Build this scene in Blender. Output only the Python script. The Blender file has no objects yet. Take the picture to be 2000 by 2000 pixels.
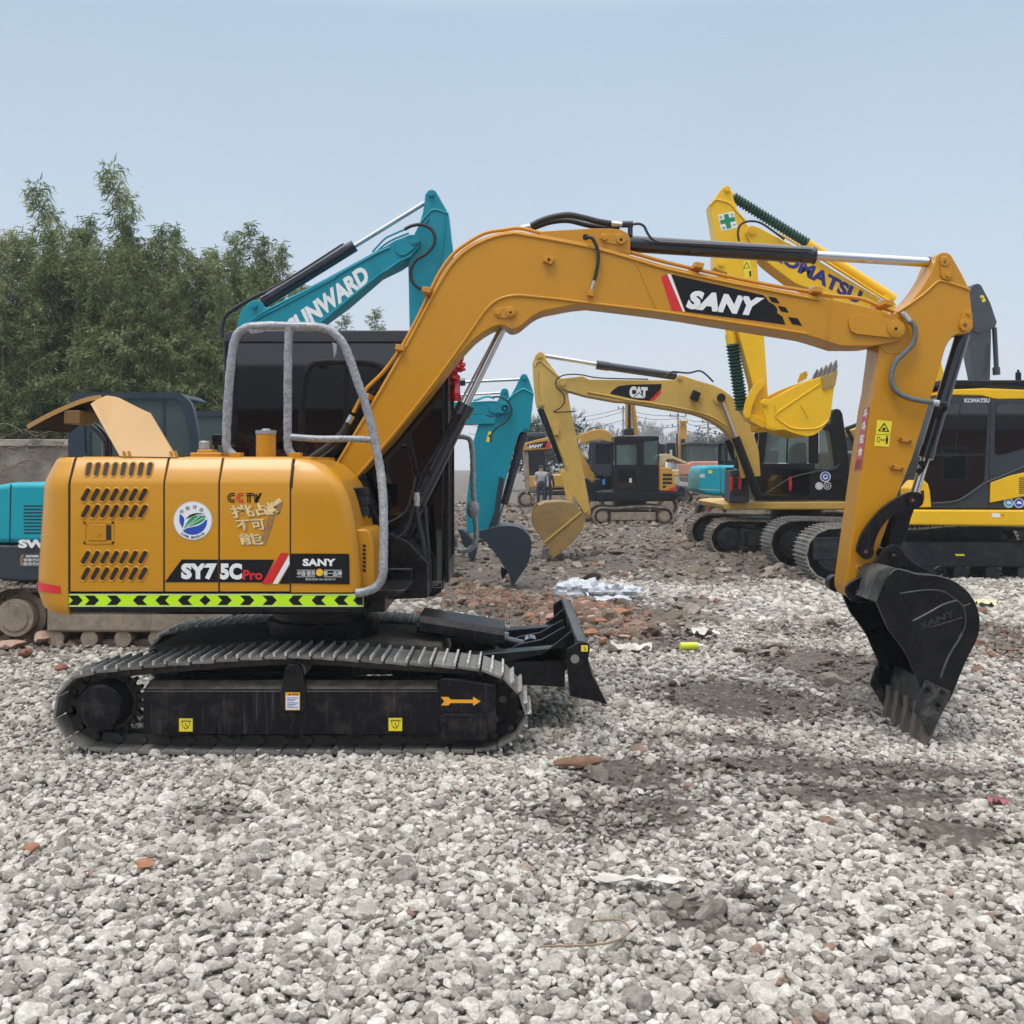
import bpy, bmesh, math, random
import numpy as np
from mathutils import Vector, Matrix, noise as mnoise
random.seed(7); RNG = np.random.default_rng(7)
SC = bpy.context.scene
COL = SC.collection
R = math.radians
# ------------------------------------------------------------------ camera
cam = bpy.data.objects.new('camera', bpy.data.cameras.new('camera')); COL.objects.link(cam)
cam.location = (0, 0, 1.7); cam.rotation_euler = (R(90), 0, 0)
cam.data.sensor_width = 36; cam.data.lens = 36; cam.data.shift_y = -0.045
cam.data.clip_start = 0.05; cam.data.clip_end = 3000
SC.camera = cam
# ------------------------------------------------------------------ overcast sky
world = bpy.data.worlds.new("World"); SC.world = world; world.use_nodes = True
wn = world.node_tree; wn.nodes.clear()
def wnode(t, **k):
    n = wn.nodes.new(t)
    for a, b in k.items(): setattr(n, a, b)
    return n
wo = wnode('ShaderNodeOutputWorld'); bgA = wnode('ShaderNodeBackground'); bgB = wnode('ShaderNodeBackground'); addw = wnode('ShaderNodeAddShader')
sky = wnode('ShaderNodeTexSky', sky_type='NISHITA', sun_disc=False)
SUN_EL, SUN_AZ = 66.0, 215.0
sky.sun_elevation = R(SUN_EL); sky.sun_rotation = R(SUN_AZ); sky.dust_density = 4; sky.air_density = 1.5
bgA.inputs[1].default_value = 0.02
wn.links.new(sky.outputs[0], bgA.inputs[0])
tc = wnode('ShaderNodeTexCoord'); sp = wnode('ShaderNodeSeparateXYZ'); rp = wnode('ShaderNodeValToRGB')
wn.links.new(tc.outputs['Generated'], sp.inputs[0]); wn.links.new(sp.outputs[2], rp.inputs[0]); 
cn = wnode('ShaderNodeTexNoise'); cn.inputs['Scale'].default_value = 1.6; cn.inputs['Detail'].default_value = 5; wn.links.new(tc.outputs['Generated'], cn.inputs['Vector'])
cm_ = wnode('ShaderNodeMapRange'); cm_.inputs[1].default_value = .3; cm_.inputs[2].default_value = .7; cm_.inputs[3].default_value = .955; cm_.inputs[4].default_value = 1.045; wn.links.new(cn.outputs[0], cm_.inputs[0])
cx_ = wnode('ShaderNodeMix', data_type='RGBA', blend_type='MULTIPLY'); cx_.inputs[0].default_value = 1; wn.links.new(rp.outputs[0], cx_.inputs[6]); wn.links.new(cm_.outputs[0], cx_.inputs[7]); wn.links.new(cx_.outputs[2], bgB.inputs[0])
cr = rp.color_ramp
stops = [(0.0, (.52, .56, .62)), (0.06, (.50, .55, .62)), (0.18, (.42, .495, .59)), (0.40, (.335, .425, .525)), (0.60, (.85, .90, .97)), (1.0, (1.85, 1.87, 1.90))]
cr.elements[0].position = stops[0][0]; cr.elements[0].color = stops[0][1] + (1,)
cr.elements[1].position = stops[-1][0]; cr.elements[1].color = stops[-1][1] + (1,)
for p, c in stops[1:-1]:
    e = cr.elements.new(p); e.color = c + (1,)
bgB.inputs[1].default_value = 1.0
wn.links.new(bgA.outputs[0], addw.inputs[0]); wn.links.new(bgB.outputs[0], addw.inputs[1]); wn.links.new(addw.outputs[0], wo.inputs[0])
# ------------------------------------------------------------------ hidden-sun light through cloud
sl = bpy.data.lights.new('sun', 'SUN'); sl.energy = 1.15; sl.angle = R(18); sl.color = (1, .97, .92)
sun = bpy.data.objects.new('sun', sl); COL.objects.link(sun); sun.location = (0, 0, 30)
a = R(SUN_AZ); e = R(SUN_EL)
sdir = Vector((math.sin(a) * math.cos(e), math.cos(a) * math.cos(e), math.sin(e)))
sun.rotation_euler = (-sdir).to_track_quat('-Z', 'Y').to_euler()
vs = SC.view_settings; vs.view_transform = 'Standard'; vs.look = 'None'; vs.exposure = 0.28; vs.gamma = 1; vs.use_curve_mapping = False
SC.cycles.use_denoising = True
SC.cycles.max_bounces = 6; SC.cycles.transparent_max_bounces = 12; SC.cycles.volume_bounces = 1
# ------------------------------------------------------------------ measuring helpers
F, H, VH = 2000.0, 1.7, 910.0
def W(u, v, d): return Vector(((u - 1000) * d / F, d, H + (VH - v) * d / F))
def K(ox, oy, s):
    return lambda *pts: [(ox + p[0] / s, oy + p[1] / s) for p in pts]
c1, c2, c3, c4, c5, c6, c7 = K(0, 600, 3.22), K(0, 1100, 3.22), K(500, 1100, 2.576), K(400, 600, 3.22), K(800, 350, 3.22), K(1300, 330, 2.76), K(1550, 900, 3.22)
cA, cB, cC, cD, cE, cF, cG = K(1000, 780, 7.431), K(1220, 760, 7.431), K(860, 680, 8.782), K(1700, 680, 4.025), K(1300, 960, 3.864), K(0, 740, 4.2), K(850, 1000, 4.6)
# ------------------------------------------------------------------ materials
def srgb(r, g, b):
    f = lambda c: (c / 255 / 12.92) if c / 255 <= .04045 else ((c / 255 + .055) / 1.055) ** 2.4
    return (f(r), f(g), f(b))
MATS = {}
def mat(name, col, rough=.5, metal=0., coat=0., var=.12, vscale=3., dirt=0., dirtcol=(.16, .125, .09), dscale=4., bump=0., bscale=60., spec=.5, dlo=.45, dhi=.62, emit=None, streak=0., streakcol=(.16, .15, .14), island=0.):
    if name in MATS: return MATS[name]
    m = bpy.data.materials.new(name); m.use_nodes = True; nt = m.node_tree; N, L = nt.nodes, nt.links
    b = N['Principled BSDF']; b.inputs['Roughness'].default_value = rough; b.inputs['Metallic'].default_value = metal
    b.inputs['Specular IOR Level'].default_value = spec
    b.inputs['Coat Weight'].default_value = coat; b.inputs['Coat Roughness'].default_value = .12
    g = N.new('ShaderNodeNewGeometry')
    no = N.new('ShaderNodeTexNoise'); no.inputs['Scale'].default_value = vscale; no.inputs['Detail'].default_value = 6; no.inputs['Roughness'].default_value = .65
    L.new(g.outputs['Position'], no.inputs['Vector'])
    r = N.new('ShaderNodeValToRGB'); r.color_ramp.elements[0].position = .3; r.color_ramp.elements[1].position = .7
    r.color_ramp.elements[0].color = tuple(c * (1 - var) for c in col) + (1,); r.color_ramp.elements[1].color = tuple(min(1, c * (1 + var)) for c in col) + (1,)
    L.new(no.outputs['Fac'], r.inputs[0]); out = r.outputs[0]
    if island:   # every plate wears a little differently
        mi = N.new('ShaderNodeMapRange'); mi.inputs[3].default_value = 1 - island; mi.inputs[4].default_value = 1 + island; L.new(g.outputs['Random Per Island'], mi.inputs[0])
        mx = N.new('ShaderNodeMix'); mx.data_type = 'RGBA'; mx.blend_type = 'MULTIPLY'; mx.inputs[0].default_value = 1; L.new(out, mx.inputs[6]); L.new(mi.outputs[0], mx.inputs[7]); out = mx.outputs[2]
    mr = N.new('ShaderNodeMapRange'); mr.inputs[3].default_value = rough * .8; mr.inputs[4].default_value = min(1, rough * 1.25); L.new(no.outputs['Fac'], mr.inputs[0])
    rsock = mr.outputs[0]
    if dirt > 0:
        n2 = N.new('ShaderNodeTexNoise'); n2.inputs['Scale'].default_value = dscale; n2.inputs['Detail'].default_value = 9; n2.inputs['Roughness'].default_value = .72
        L.new(g.outputs['Position'], n2.inputs['Vector'])
        r2 = N.new('ShaderNodeMapRange'); r2.inputs[1].default_value = dlo; r2.inputs[2].default_value = dhi; r2.inputs[4].default_value = dirt; L.new(n2.outputs['Fac'], r2.inputs[0])
        mx = N.new('ShaderNodeMix'); mx.data_type = 'RGBA'; mx.inputs[7].default_value = dirtcol + (1,)
        L.new(r2.outputs[0], mx.inputs[0]); L.new(out, mx.inputs[6]); out = mx.outputs[2]
        ma = N.new('ShaderNodeMix'); ma.inputs[3].default_value = .9; L.new(r2.outputs[0], ma.inputs[0]); L.new(rsock, ma.inputs[2]); rsock = ma.outputs[0]
    if streak > 0:   # rubbed vertical runs and scratches
        mp_ = N.new('ShaderNodeMapping'); mp_.inputs['Scale'].default_value = (42, 42, 2.2); mp_.inputs['Rotation'].default_value = (0, .06, 0); L.new(g.outputs['Position'], mp_.inputs[0])
        n4 = N.new('ShaderNodeTexNoise'); n4.inputs['Scale'].default_value = 1; n4.inputs['Detail'].default_value = 7; n4.inputs['Roughness'].default_value = .7; L.new(mp_.outputs[0], n4.inputs['Vector'])
        r4 = N.new('ShaderNodeMapRange'); r4.inputs[1].default_value = .56; r4.inputs[2].default_value = .74; r4.inputs[4].default_value = streak; L.new(n4.outputs[0], r4.inputs[0])
        mx = N.new('ShaderNodeMix'); mx.data_type = 'RGBA'; mx.inputs[7].default_value = streakcol + (1,); L.new(r4.outputs[0], mx.inputs[0]); L.new(out, mx.inputs[6]); out = mx.outputs[2]
    L.new(out, b.inputs['Base Color']); L.new(rsock, b.inputs['Roughness'])
    if bump > 0:
        n3 = N.new('ShaderNodeTexNoise'); n3.inputs['Scale'].default_value = bscale; n3.inputs['Detail'].default_value = 5
        L.new(g.outputs['Position'], n3.inputs['Vector'])
        bp = N.new('ShaderNodeBump'); bp.inputs['Strength'].default_value = bump; bp.inputs['Distance'].default_value = .01
        L.new(n3.outputs['Fac'], bp.inputs['Height']); L.new(bp.outputs[0], b.inputs['Normal'])
    if emit: b.inputs['Emission Color'].default_value = emit + (1,); b.inputs['Emission Strength'].default_value = 1
    MATS[name] = m; return m
def glassmat(name, tint, refl=.06, thru=.7):
    if name in MATS: return MATS[name]
    m = bpy.data.materials.new(name); m.use_nodes = True; nt = m.node_tree; N, L = nt.nodes, nt.links
    N.remove(N['Principled BSDF']); o = N['Material Output']
    t = N.new('ShaderNodeBsdfTransparent'); t.inputs[0].default_value = tuple(c * thru for c in tint) + (1,)
    g = N.new('ShaderNodeBsdfGlossy'); g.inputs['Roughness'].default_value = .03; g.inputs['Color'].default_value = (1, 1, 1, 1)
    d = N.new('ShaderNodeBsdfDiffuse'); d.inputs[0].default_value = tuple(c * .5 for c in tint) + (1,)
    f = N.new('ShaderNodeFresnel'); f.inputs[0].default_value = 1.5
    m1 = N.new('ShaderNodeMixShader'); m1.inputs[0].default_value = .26; L.new(t.outputs[0], m1.inputs[1]); L.new(d.outputs[0], m1.inputs[2])
    m2 = N.new('ShaderNodeMixShader'); L.new(f.outputs[0], m2.inputs[0]); L.new(m1.outputs[0], m2.inputs[1]); L.new(g.outputs[0], m2.inputs[2]); L.new(m2.outputs[0], o.inputs[0])
    MATS[name] = m; return m
# ------------------------------------------------------------------ mesh building
def smooth_path(pts, k=6, closed=False):
    pts = [Vector(p) for p in pts]
    if len(pts) < 3: return pts
    out = []; n = len(pts)
    rng = range(n if closed else n - 1)
    for i in rng:
        if closed: p0, p1, p2, p3 = pts[(i - 1) % n], pts[i], pts[(i + 1) % n], pts[(i + 2) % n]
        else: p0, p1, p2, p3 = pts[max(i - 1, 0)], pts[i], pts[i + 1], pts[min(i + 2, n - 1)]
        for j in range(k):
            t = j / k
            out.append(.5 * ((2 * p1) + (-p0 + p2) * t + (2 * p0 - 5 * p1 + 4 * p2 - p3) * t * t + (-p0 + 3 * p1 - 3 * p2 + p3) * t ** 3))
    if not closed: out.append(pts[-1])
    return out
def sm2(pts, k=5):  # smooth open 2-D pixel polyline
    return [(p.x, p.y) for p in smooth_path([(a, b, 0) for a, b in pts], k)]
class MB:
    def __init__(s): s.v = []; s.f = []; s.m = []; s.mats = []; s.cm = 0
    def use(s, m):
        if m not in s.mats: s.mats.append(m)
        s.cm = s.mats.index(m); return s
    def add(s, vs, fs):
        o = len(s.v); s.v += [tuple(v) for v in vs]; s.f += [tuple(i + o for i in f) for f in fs]; s.m += [s.cm] * len(fs); return s
    def box(s, x0, x1, y0, y1, z0, z1):
        return s.add([(x0, y0, z0), (x1, y0, z0), (x1, y1, z0), (x0, y1, z0), (x0, y0, z1), (x1, y0, z1), (x1, y1, z1), (x0, y1, z1)],
                     [(0, 3, 2, 1), (4, 5, 6, 7), (0, 1, 5, 4), (1, 2, 6, 5), (2, 3, 7, 6), (3, 0, 4, 7)])
    def obox(s, c, ax, ay, az):  # oriented box: centre and three half-axes
        c, ax, ay, az = map(Vector, (c, ax, ay, az)); vs = []
        for k in (-1, 1):
            for (i, j) in ((-1, -1), (1, -1), (1, 1), (-1, 1)): vs.append(c + ax * i + ay * j + az * k)
        return s.add(vs, [(0, 3, 2, 1), (4, 5, 6, 7), (0, 1, 5, 4), (1, 2, 6, 5), (2, 3, 7, 6), (3, 0, 4, 7)])
    def prism(s, xz, y0, y1):  # xz polygon extruded along y (either winding)
        n = len(xz); A = sum(xz[i][0] * xz[(i + 1) % n][1] - xz[(i + 1) % n][0] * xz[i][1] for i in range(n))
        if A < 0: xz = xz[::-1]
        if y0 > y1: y0, y1 = y1, y0
        vs = [(x, y0, z) for x, z in xz] + [(x, y1, z) for x, z in xz]
        fs = [tuple(range(n)), tuple(range(2 * n - 1, n - 1, -1))] + [((i + 1) % n, i, i + n, (i + 1) % n + n) for i in range(n)]
        return s.add(vs, fs)
    def plate(s, px, d0, t):  # pixel outline of the near face at distance d0, t metres thick
        return s.prism([(w.x, w.z) for w in (W(u, v, d0) for u, v in px)], d0, d0 + t)
    def xprism(s, yz, x0, x1):
        n = len(yz); A = sum(yz[i][0] * yz[(i + 1) % n][1] - yz[(i + 1) % n][0] * yz[i][1] for i in range(n))
        if A < 0: yz = yz[::-1]
        if x0 > x1: x0, x1 = x1, x0
        vs = [(x1, y, z) for y, z in yz] + [(x0, y, z) for y, z in yz]
        fs = [tuple(range(n)), tuple(range(2 * n - 1, n - 1, -1))] + [((i + 1) % n, i, i + n, (i + 1) % n + n) for i in range(n)]
        return s.add(vs, fs)
    def cyl(s, p, q, r, n=20, r2=None, cap=True):
        p, q = Vector(p), Vector(q); r2 = r if r2 is None else r2
        d = (q - p).normalized(); a = d.orthogonal().normalized(); b = d.cross(a)
        vs = [p + (a * math.cos(t) + b * math.sin(t)) * r for t in (2 * math.pi * i / n for i in range(n))]
        vs += [q + (a * math.cos(t) + b * math.sin(t)) * r2 for t in (2 * math.pi * i / n for i in range(n))]
        fs = [(i, (i + 1) % n, (i + 1) % n + n, i + n) for i in range(n)]
        if cap: fs += [tuple(range(n - 1, -1, -1)), tuple(range(n, 2 * n))]
        return s.add(vs, fs)
    def tube(s, pts, r, n=10, k=6, closed=False, wob=0):
        pts = smooth_path(pts, k, closed) if k > 1 else [Vector(p) for p in pts]
        m = len(pts); vs = []; up = None
        for i, p in enumerate(pts):
            d = (pts[(i + 1) % m] - pts[i - 1]) if closed else (pts[min(i + 1, m - 1)] - pts[max(i - 1, 0)])
            d = d.normalized()
            a = d.orthogonal().normalized() if up is None else (up - d * up.dot(d)).normalized()
            up = a; b = d.cross(a)
            for j in range(n):
                t = 2 * math.pi * j / n; rr = r * (1 + (wob * (random.random() - .5) if wob else 0))
                vs.append(p + (a * math.cos(t) + b * math.sin(t)) * rr)
        fs = []
        for i in range(m if closed else m - 1):
            for j in range(n):
                i2 = (i + 1) % m; fs.append((i * n + j, i * n + (j + 1) % n, i2 * n + (j + 1) % n, i2 * n + j))
        if not closed: fs += [tuple(range(n - 1, -1, -1)), tuple(range((m - 1) * n, m * n))]
        return s.add(vs, fs)
    def loft(s, rings, cap=True):
        n = len(rings[0]); vs = [p for r_ in rings for p in r_]; fs = []
        for i in range(len(rings) - 1):
            for j in range(n): fs.append((i * n + j, i * n + (j + 1) % n, (i + 1) * n + (j + 1) % n, (i + 1) * n + j))
        if cap: fs += [tuple(range(n - 1, -1, -1)), tuple(range((len(rings) - 1) * n, len(rings) * n))]
        return s.add(vs, fs)
    def disc(s, u, v, d, rpx, t, n=28, r2=None):  # boss standing proud towards the camera
        c = W(u, v, d); r = rpx * d / F
        return s.cyl(c, c - Vector((0, t, 0)), r, n, r2=None if r2 is None else r2 * d / F)
    def ring(s, c, axis, r0, r1, t, n=32):
        c = Vector(c); ax = Vector(axis).normalized(); a = ax.orthogonal().normalized(); b = ax.cross(a); vs = []
        for (rr, h) in ((r0, -t / 2), (r1, -t / 2), (r1, t / 2), (r0, t / 2)):
            for i in range(n):
                an = 2 * math.pi * i / n; vs.append(c + ax * h + (a * math.cos(an) + b * math.sin(an)) * rr)
        fs = []
        for k in range(4):
            for i in range(n): fs.append((k * n + i, k * n + (i + 1) % n, ((k + 1) % 4) * n + (i + 1) % n, ((k + 1) % 4) * n + i))
        return s.add(vs, fs)
    def sphere(s, c, r, n=12, sc=(1, 1, 1)):
        rings = []
        for i in range(1, n // 2 + 1):
            ph = math.pi * i / (n // 2 + 1); rings.append([(c[0] + r * sc[0] * math.sin(ph) * math.cos(2 * math.pi * j / n), c[1] + r * sc[1] * math.sin(ph) * math.sin(2 * math.pi * j / n), c[2] - r * sc[2] * math.cos(ph)) for j in range(n)])
        return s.loft(rings)
def org(o):
    p = Vector((0, 0, 0))
    while o: p += o.location; o = o.parent
    return p
def islands(mb, gap):
    n = len(mb.v); par = list(range(n))
    def find(a):
        while par[a] != a: par[a] = par[par[a]]; a = par[a]
        return a
    for f in mb.f:
        r = find(f[0])
        for i in f[1:]: par[find(i)] = r
    g = {}
    for k, f in enumerate(mb.f): g.setdefault(find(f[0]), []).append(k)
    bx = []
    for fs in g.values():
        p = np.array([mb.v[i] for k in fs for i in mb.f[k]]); bx.append([p.min(0) - gap / 2, p.max(0) + gap / 2, fs])
    ch = True
    while ch and len(bx) > 1:   # join pieces whose boxes touch
        ch = False; out = []
        for b in bx:
            for o in out:
                if (b[0] <= o[1]).all() and (o[0] <= b[1]).all():
                    o[0] = np.minimum(o[0], b[0]); o[1] = np.maximum(o[1], b[1]); o[2] = o[2] + b[2]; ch = True; break
            else: out.append(b)
        bx = out
    return [b[2] for b in bx]
def part(name, mb, m=None, parent=None, bevel=0., smooth=35, seg=2, label=None, split=.004):
    if split and parent is not None and len(mb.f) < 30000:
        gs = islands(mb, split)
        if 1 < len(gs) <= 24:
            gs.sort(key=len, reverse=True); res = []
            for fs in gs:
                q = MB(); used = {}; q.mats = mb.mats
                for k in fs:
                    for i in mb.f[k]: used.setdefault(i, len(used))
                q.v = [mb.v[i] for i in used]; q.f = [tuple(used[i] for i in mb.f[k]) for k in fs]; q.m = [mb.m[k] for k in fs]
                res.append(part(name, q, m, parent, bevel, smooth, seg, label, 0))
            return res[0]
    me = bpy.data.meshes.new(name); o = bpy.data.objects.new(name, me); COL.objects.link(o)
    off = org(parent) if parent else Vector((0, 0, 0))
    v = np.array(mb.v, dtype=np.float64)
    if parent is None:
        off = Vector(((v[:, 0].min() + v[:, 0].max()) / 2, (v[:, 1].min() + v[:, 1].max()) / 2, v[:, 2].min())); o.location = off
    v = v - np.array(off)
    me.from_pydata([tuple(x) for x in v], [], mb.f)
    for mm in (mb.mats or [m]): me.materials.append(mm)
    if mb.mats: me.polygons.foreach_set('material_index', mb.m)
    me.validate()
    bm = bmesh.new(); bm.from_mesh(me); bmesh.ops.recalc_face_normals(bm, faces=bm.faces); bm.to_mesh(me); bm.free()
    if smooth: me.shade_smooth(); me.set_sharp_from_angle(angle=R(smooth))
    if bevel:
        b = o.modifiers.new('bevel', 'BEVEL'); b.width = bevel; b.segments = seg; b.limit_method = 'ANGLE'; b.angle_limit = R(40); b.harden_normals = bool(smooth)
    o.parent = parent
    if label: o['label'] = label
    return o
def thing(name, loc, label, cat, group=None):
    o = bpy.data.objects.new(name, None); COL.objects.link(o); o.location = loc; o.empty_display_size = .3
    o['label'] = label; o['category'] = cat
    if group: o['group'] = group
    return o
def tag(o, label=None, cat=None, group=None, kind=None):
    if label: o['label'] = label
    if cat: o['category'] = cat
    if group: o['group'] = group
    if kind: o['kind'] = kind
    return o
# text as flat geometry: bbox of the text is mapped on the parallelogram P0 (lower left), P1 (lower right), P2 (upper left)
def text_geo(body, bold=.0, shear=0., spacing=1., res=3):
    cu = bpy.data.curves.new('t', 'FONT'); cu.body = body; cu.size = 1; cu.offset = bold; cu.shear = shear; cu.space_character = spacing; cu.resolution_u = res; cu.fill_mode = 'FRONT'
    o = bpy.data.objects.new('t', cu); COL.objects.link(o)
    dg = bpy.context.evaluated_depsgraph_get(); me = bpy.data.meshes.new_from_object(o.evaluated_get(dg))
    vs = [tuple(v.co) for v in me.vertices]; fs = [tuple(p.vertices) for p in me.polygons]
    bpy.data.objects.remove(o); bpy.data.curves.remove(cu); bpy.data.meshes.remove(me)
    return vs, fs
def put_text(mb, body, P0, P1, P2, m, bold=.02, shear=0., spacing=1.):
    vs, fs = text_geo(body, bold, shear, spacing)
    if not vs: return
    xs = [v[0] for v in vs]; ys = [v[1] for v in vs]; x0, x1, y0, y1 = min(xs), max(xs), min(ys), max(ys)
    P0, P1, P2 = map(Vector, (P0, P1, P2)); A, B = P1 - P0, P2 - P0
    mb.use(m); mb.add([P0 + A * ((v[0] - x0) / (x1 - x0)) + B * ((v[1] - y0) / (y1 - y0)) for v in vs], fs)
class Decal:  # flat vinyl: layers 0.8 mm apart in front of the plane y=d
    def __init__(s, d): s.mb = MB(); s.d = d; s.base = d
    def lay(s, k): return s.base - .0025 - .0009 * k
    def poly(s, px, m, k=0):
        vs = []
        for u, v in px:
            w = W(u, v, s.base); vs.append((w.x, s.lay(k), w.z))
        s.mb.use(m); s.mb.add(vs, [tuple(range(len(vs)))]); return s
    def rect(s, u0, v0, u1, v1, m, k=0): return s.poly([(u0, v1), (u1, v1), (u1, v0), (u0, v0)], m, k)
    def disc(s, u, v, r, m, k=0, ry=None, n=40, a0=0, a1=360):
        return s.poly([(u + r * math.cos(R(a0 + (a1 - a0) * i / n)), v - (ry or r) * math.sin(R(a0 + (a1 - a0) * i / n))) for i in range(n)], m, k)
    def line(s, a, b, w, m, k=1):
        dx, dy = b[0] - a[0], b[1] - a[1]; l = math.hypot(dx, dy) or 1; nx, ny = -dy / l * w / 2, dx / l * w / 2
        return s.poly([(a[0] + nx, a[1] + ny), (b[0] + nx, b[1] + ny), (b[0] - nx, b[1] - ny), (a[0] - nx, a[1] - ny)], m, k)
    def text(s, body, p0, p1, p2, m, k=1, **kw):
        q = []
        for u, v in (p0, p1, p2):
            w = W(u, v, s.base); q.append((w.x, s.lay(k), w.z))
        put_text(s.mb, body, *q, m, **kw); return s
    def trect(s, body, u0, v0, u1, v1, m, k=1, **kw): return s.text(body, (u0, v1), (u1, v1), (u0, v0), m, k, **kw)
    def done(s, name, parent): return part(name, s.mb, None, parent, smooth=0, split=.06)
# ------------------------------------------------------------------ common machine pieces
def world2(px, d): return [(w.x, w.z) for w in (W(u, v, d) for u, v in px)]
def resample(loop, n):
    m = len(loop); seg = [math.dist(loop[i], loop[(i + 1) % m]) for i in range(m)]; L = sum(seg); out = []
    for k in range(n):
        t = L * k / n; i = 0
        while t > seg[i]: t -= seg[i]; i += 1
        a, b = loop[i], loop[(i + 1) % m]; f = t / seg[i]; out.append((a[0] + (b[0] - a[0]) * f, a[1] + (b[1] - a[1]) * f))
    return out, L
def tracks(parent, loop, y0, y1, pitch, mshoe, mlink, grousers=3, gh=.02, th=.014, mg=None):
    A = sum(loop[i][0] * loop[(i + 1) % len(loop)][1] - loop[(i + 1) % len(loop)][0] * loop[i][1] for i in range(len(loop)))
    if A < 0: loop = loop[::-1]        # counter-clockwise: outward normal = (dz, -dx)
    _, L = resample(loop, 4); n = round(L / pitch); pts, L = resample(loop, n); pitch = L / n
    shoe, link, gro = MB(), MB(), MB(); yc = (y0 + y1) / 2
    for i in range(n):
        a, b = Vector((pts[i][0], 0, pts[i][1])), Vector((pts[(i + 1) % n][0], 0, pts[(i + 1) % n][1]))
        t = (b - a).normalized(); nr = Vector((t.z, 0, -t.x)); c = (a + b) / 2; c.y = yc; l = (b - a).length
        shoe.obox(c - nr * th / 2, (t * (l * .5 - .007) + nr * .003), (0, (y1 - y0) / 2, 0), nr * th / 2)
        for g in range(grousers):
            f = (g + .5) / grousers - .5 if grousers > 1 else -.4
            if grousers == 2: f = (-.42, .06)[g]
            (gro if mg else shoe).obox(c + t * l * f + nr * gh / 2, t * .006, (0, (y1 - y0) / 2 - .004, 0), nr * gh / 2)
        for sy in (-.055, .055):
            cc = c - nr * (th + .032); cc.y = yc + sy; link.obox(cc, t * (l * .54), (0, .014, 0), nr * .03)
        pc = Vector((pts[i][0], yc, pts[i][1])) - nr * (th + .034)
        link.cyl(pc + Vector((0, -.085, 0)), pc + Vector((0, .085, 0)), .02, 10)
    if mg: part('track_grousers', gro, mg, parent, split=0)
    part('track_shoes', shoe, mshoe, parent, split=0); part('track_links', link, mlink, parent, split=0)
def stadium(x0, x1, zb, zt0, zt1, r0, r1, n=9):
    """outer loop of a track: bottom zb, wheels near x0 and x1"""
    pts = []
    c0, c1_ = (x0 + r0, zb + r0), (x1 - r1, zb + r1)
    for i in range(n + 1):
        t = R(270 - 180 * i / n); pts.append((c0[0] + r0 * math.cos(t), c0[1] + r0 * math.sin(t)))
    xm = (x0 + x1) / 2; pts += [(xm - .5, zb + 2 * r0 + zt0), (xm, zb + 2 * max(r0, r1) + zt1 * .6), (xm + .5, zb + 2 * r1 + zt1)]
    for i in range(n + 1):
        t = R(90 - 180 * i / n); pts.append((c1_[0] + r1 * math.cos(t), c1_[1] + r1 * math.sin(t)))
    return pts
def slotring(mb, cx, cz, y, hw, hl, ang, rim, dark, paint):
    """pressed louvre: dark stadium opening with raised rolled rim; angle measured from vertical"""
    def out(w, l):
        pts = []
        for k in range(7): t = R(180 * k / 6); pts.append((w * math.cos(t), l - w + w * math.sin(t)))
        for k in range(7): t = R(180 + 180 * k / 6); pts.append((w * math.cos(t), -l + w + w * math.sin(t)))
        ca, sa = math.cos(ang), math.sin(ang); return [(cx + x * ca + z * sa, cz - x * sa + z * ca) for x, z in pts]
    a, b, c_ = out(hw + rim, hl + rim), out(hw + rim * .45, hl + rim * .45), out(hw, hl); n = len(a)
    yo = y if callable(y) else (lambda z: y)
    mb.use(paint)
    mb.loft([[(x, yo(z) + .001, z) for x, z in a], [(x, yo(z) - .006, z) for x, z in b], [(x, yo(z) + .0, z) for x, z in c_]], cap=False)
    mb.use(dark); mb.add([(x, yo(z) - .0012, z) for x, z in c_], [tuple(range(n))])

def polar(px, n=48, c=None):
    """outline resampled by angle about its centre (star-shaped outlines only)"""
    cx = c[0] if c else sum(p[0] for p in px) / len(px); cy = c[1] if c else sum(p[1] for p in px) / len(px); out = []
    for k in range(n):
        t = 2 * math.pi * k / n + .01; dx, dy = math.cos(t), math.sin(t); best = 0
        for i in range(len(px)):
            ax, ay = px[i][0] - cx, px[i][1] - cy; bx, by = px[(i + 1) % len(px)][0] - cx, px[(i + 1) % len(px)][1] - cy
            ex, ey = bx - ax, by - ay; den = dx * ey - dy * ex
            if abs(den) < 1e-9: continue
            tt = (ax * ey - ay * ex) / den; ss_ = (ax * dy - ay * dx) / den
            if tt > 0 and -1e-6 <= ss_ <= 1 + 1e-6: best = max(best, tt)
        out.append((cx + dx * best, cy + dy * best))
    return out
def ringplate(mb, outer, inner, d, t, n=64):
    cx = sum(p[0] for p in inner) / len(inner); cy = sum(p[1] for p in inner) / len(inner)
    a, b = world2(polar(outer, n, (cx, cy)), d), world2(polar(inner, n, (cx, cy)), d)
    mb.loft([[(a[i][0], d, a[i][1]), (a[i][0], d + t, a[i][1]), (b[i][0], d + t, b[i][1]), (b[i][0], d, b[i][1])] for i in range(n)] + [[(a[0][0], d, a[0][1]), (a[0][0], d + t, a[0][1]), (b[0][0], d + t, b[0][1]), (b[0][0], d, b[0][1])]], cap=False)
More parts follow.
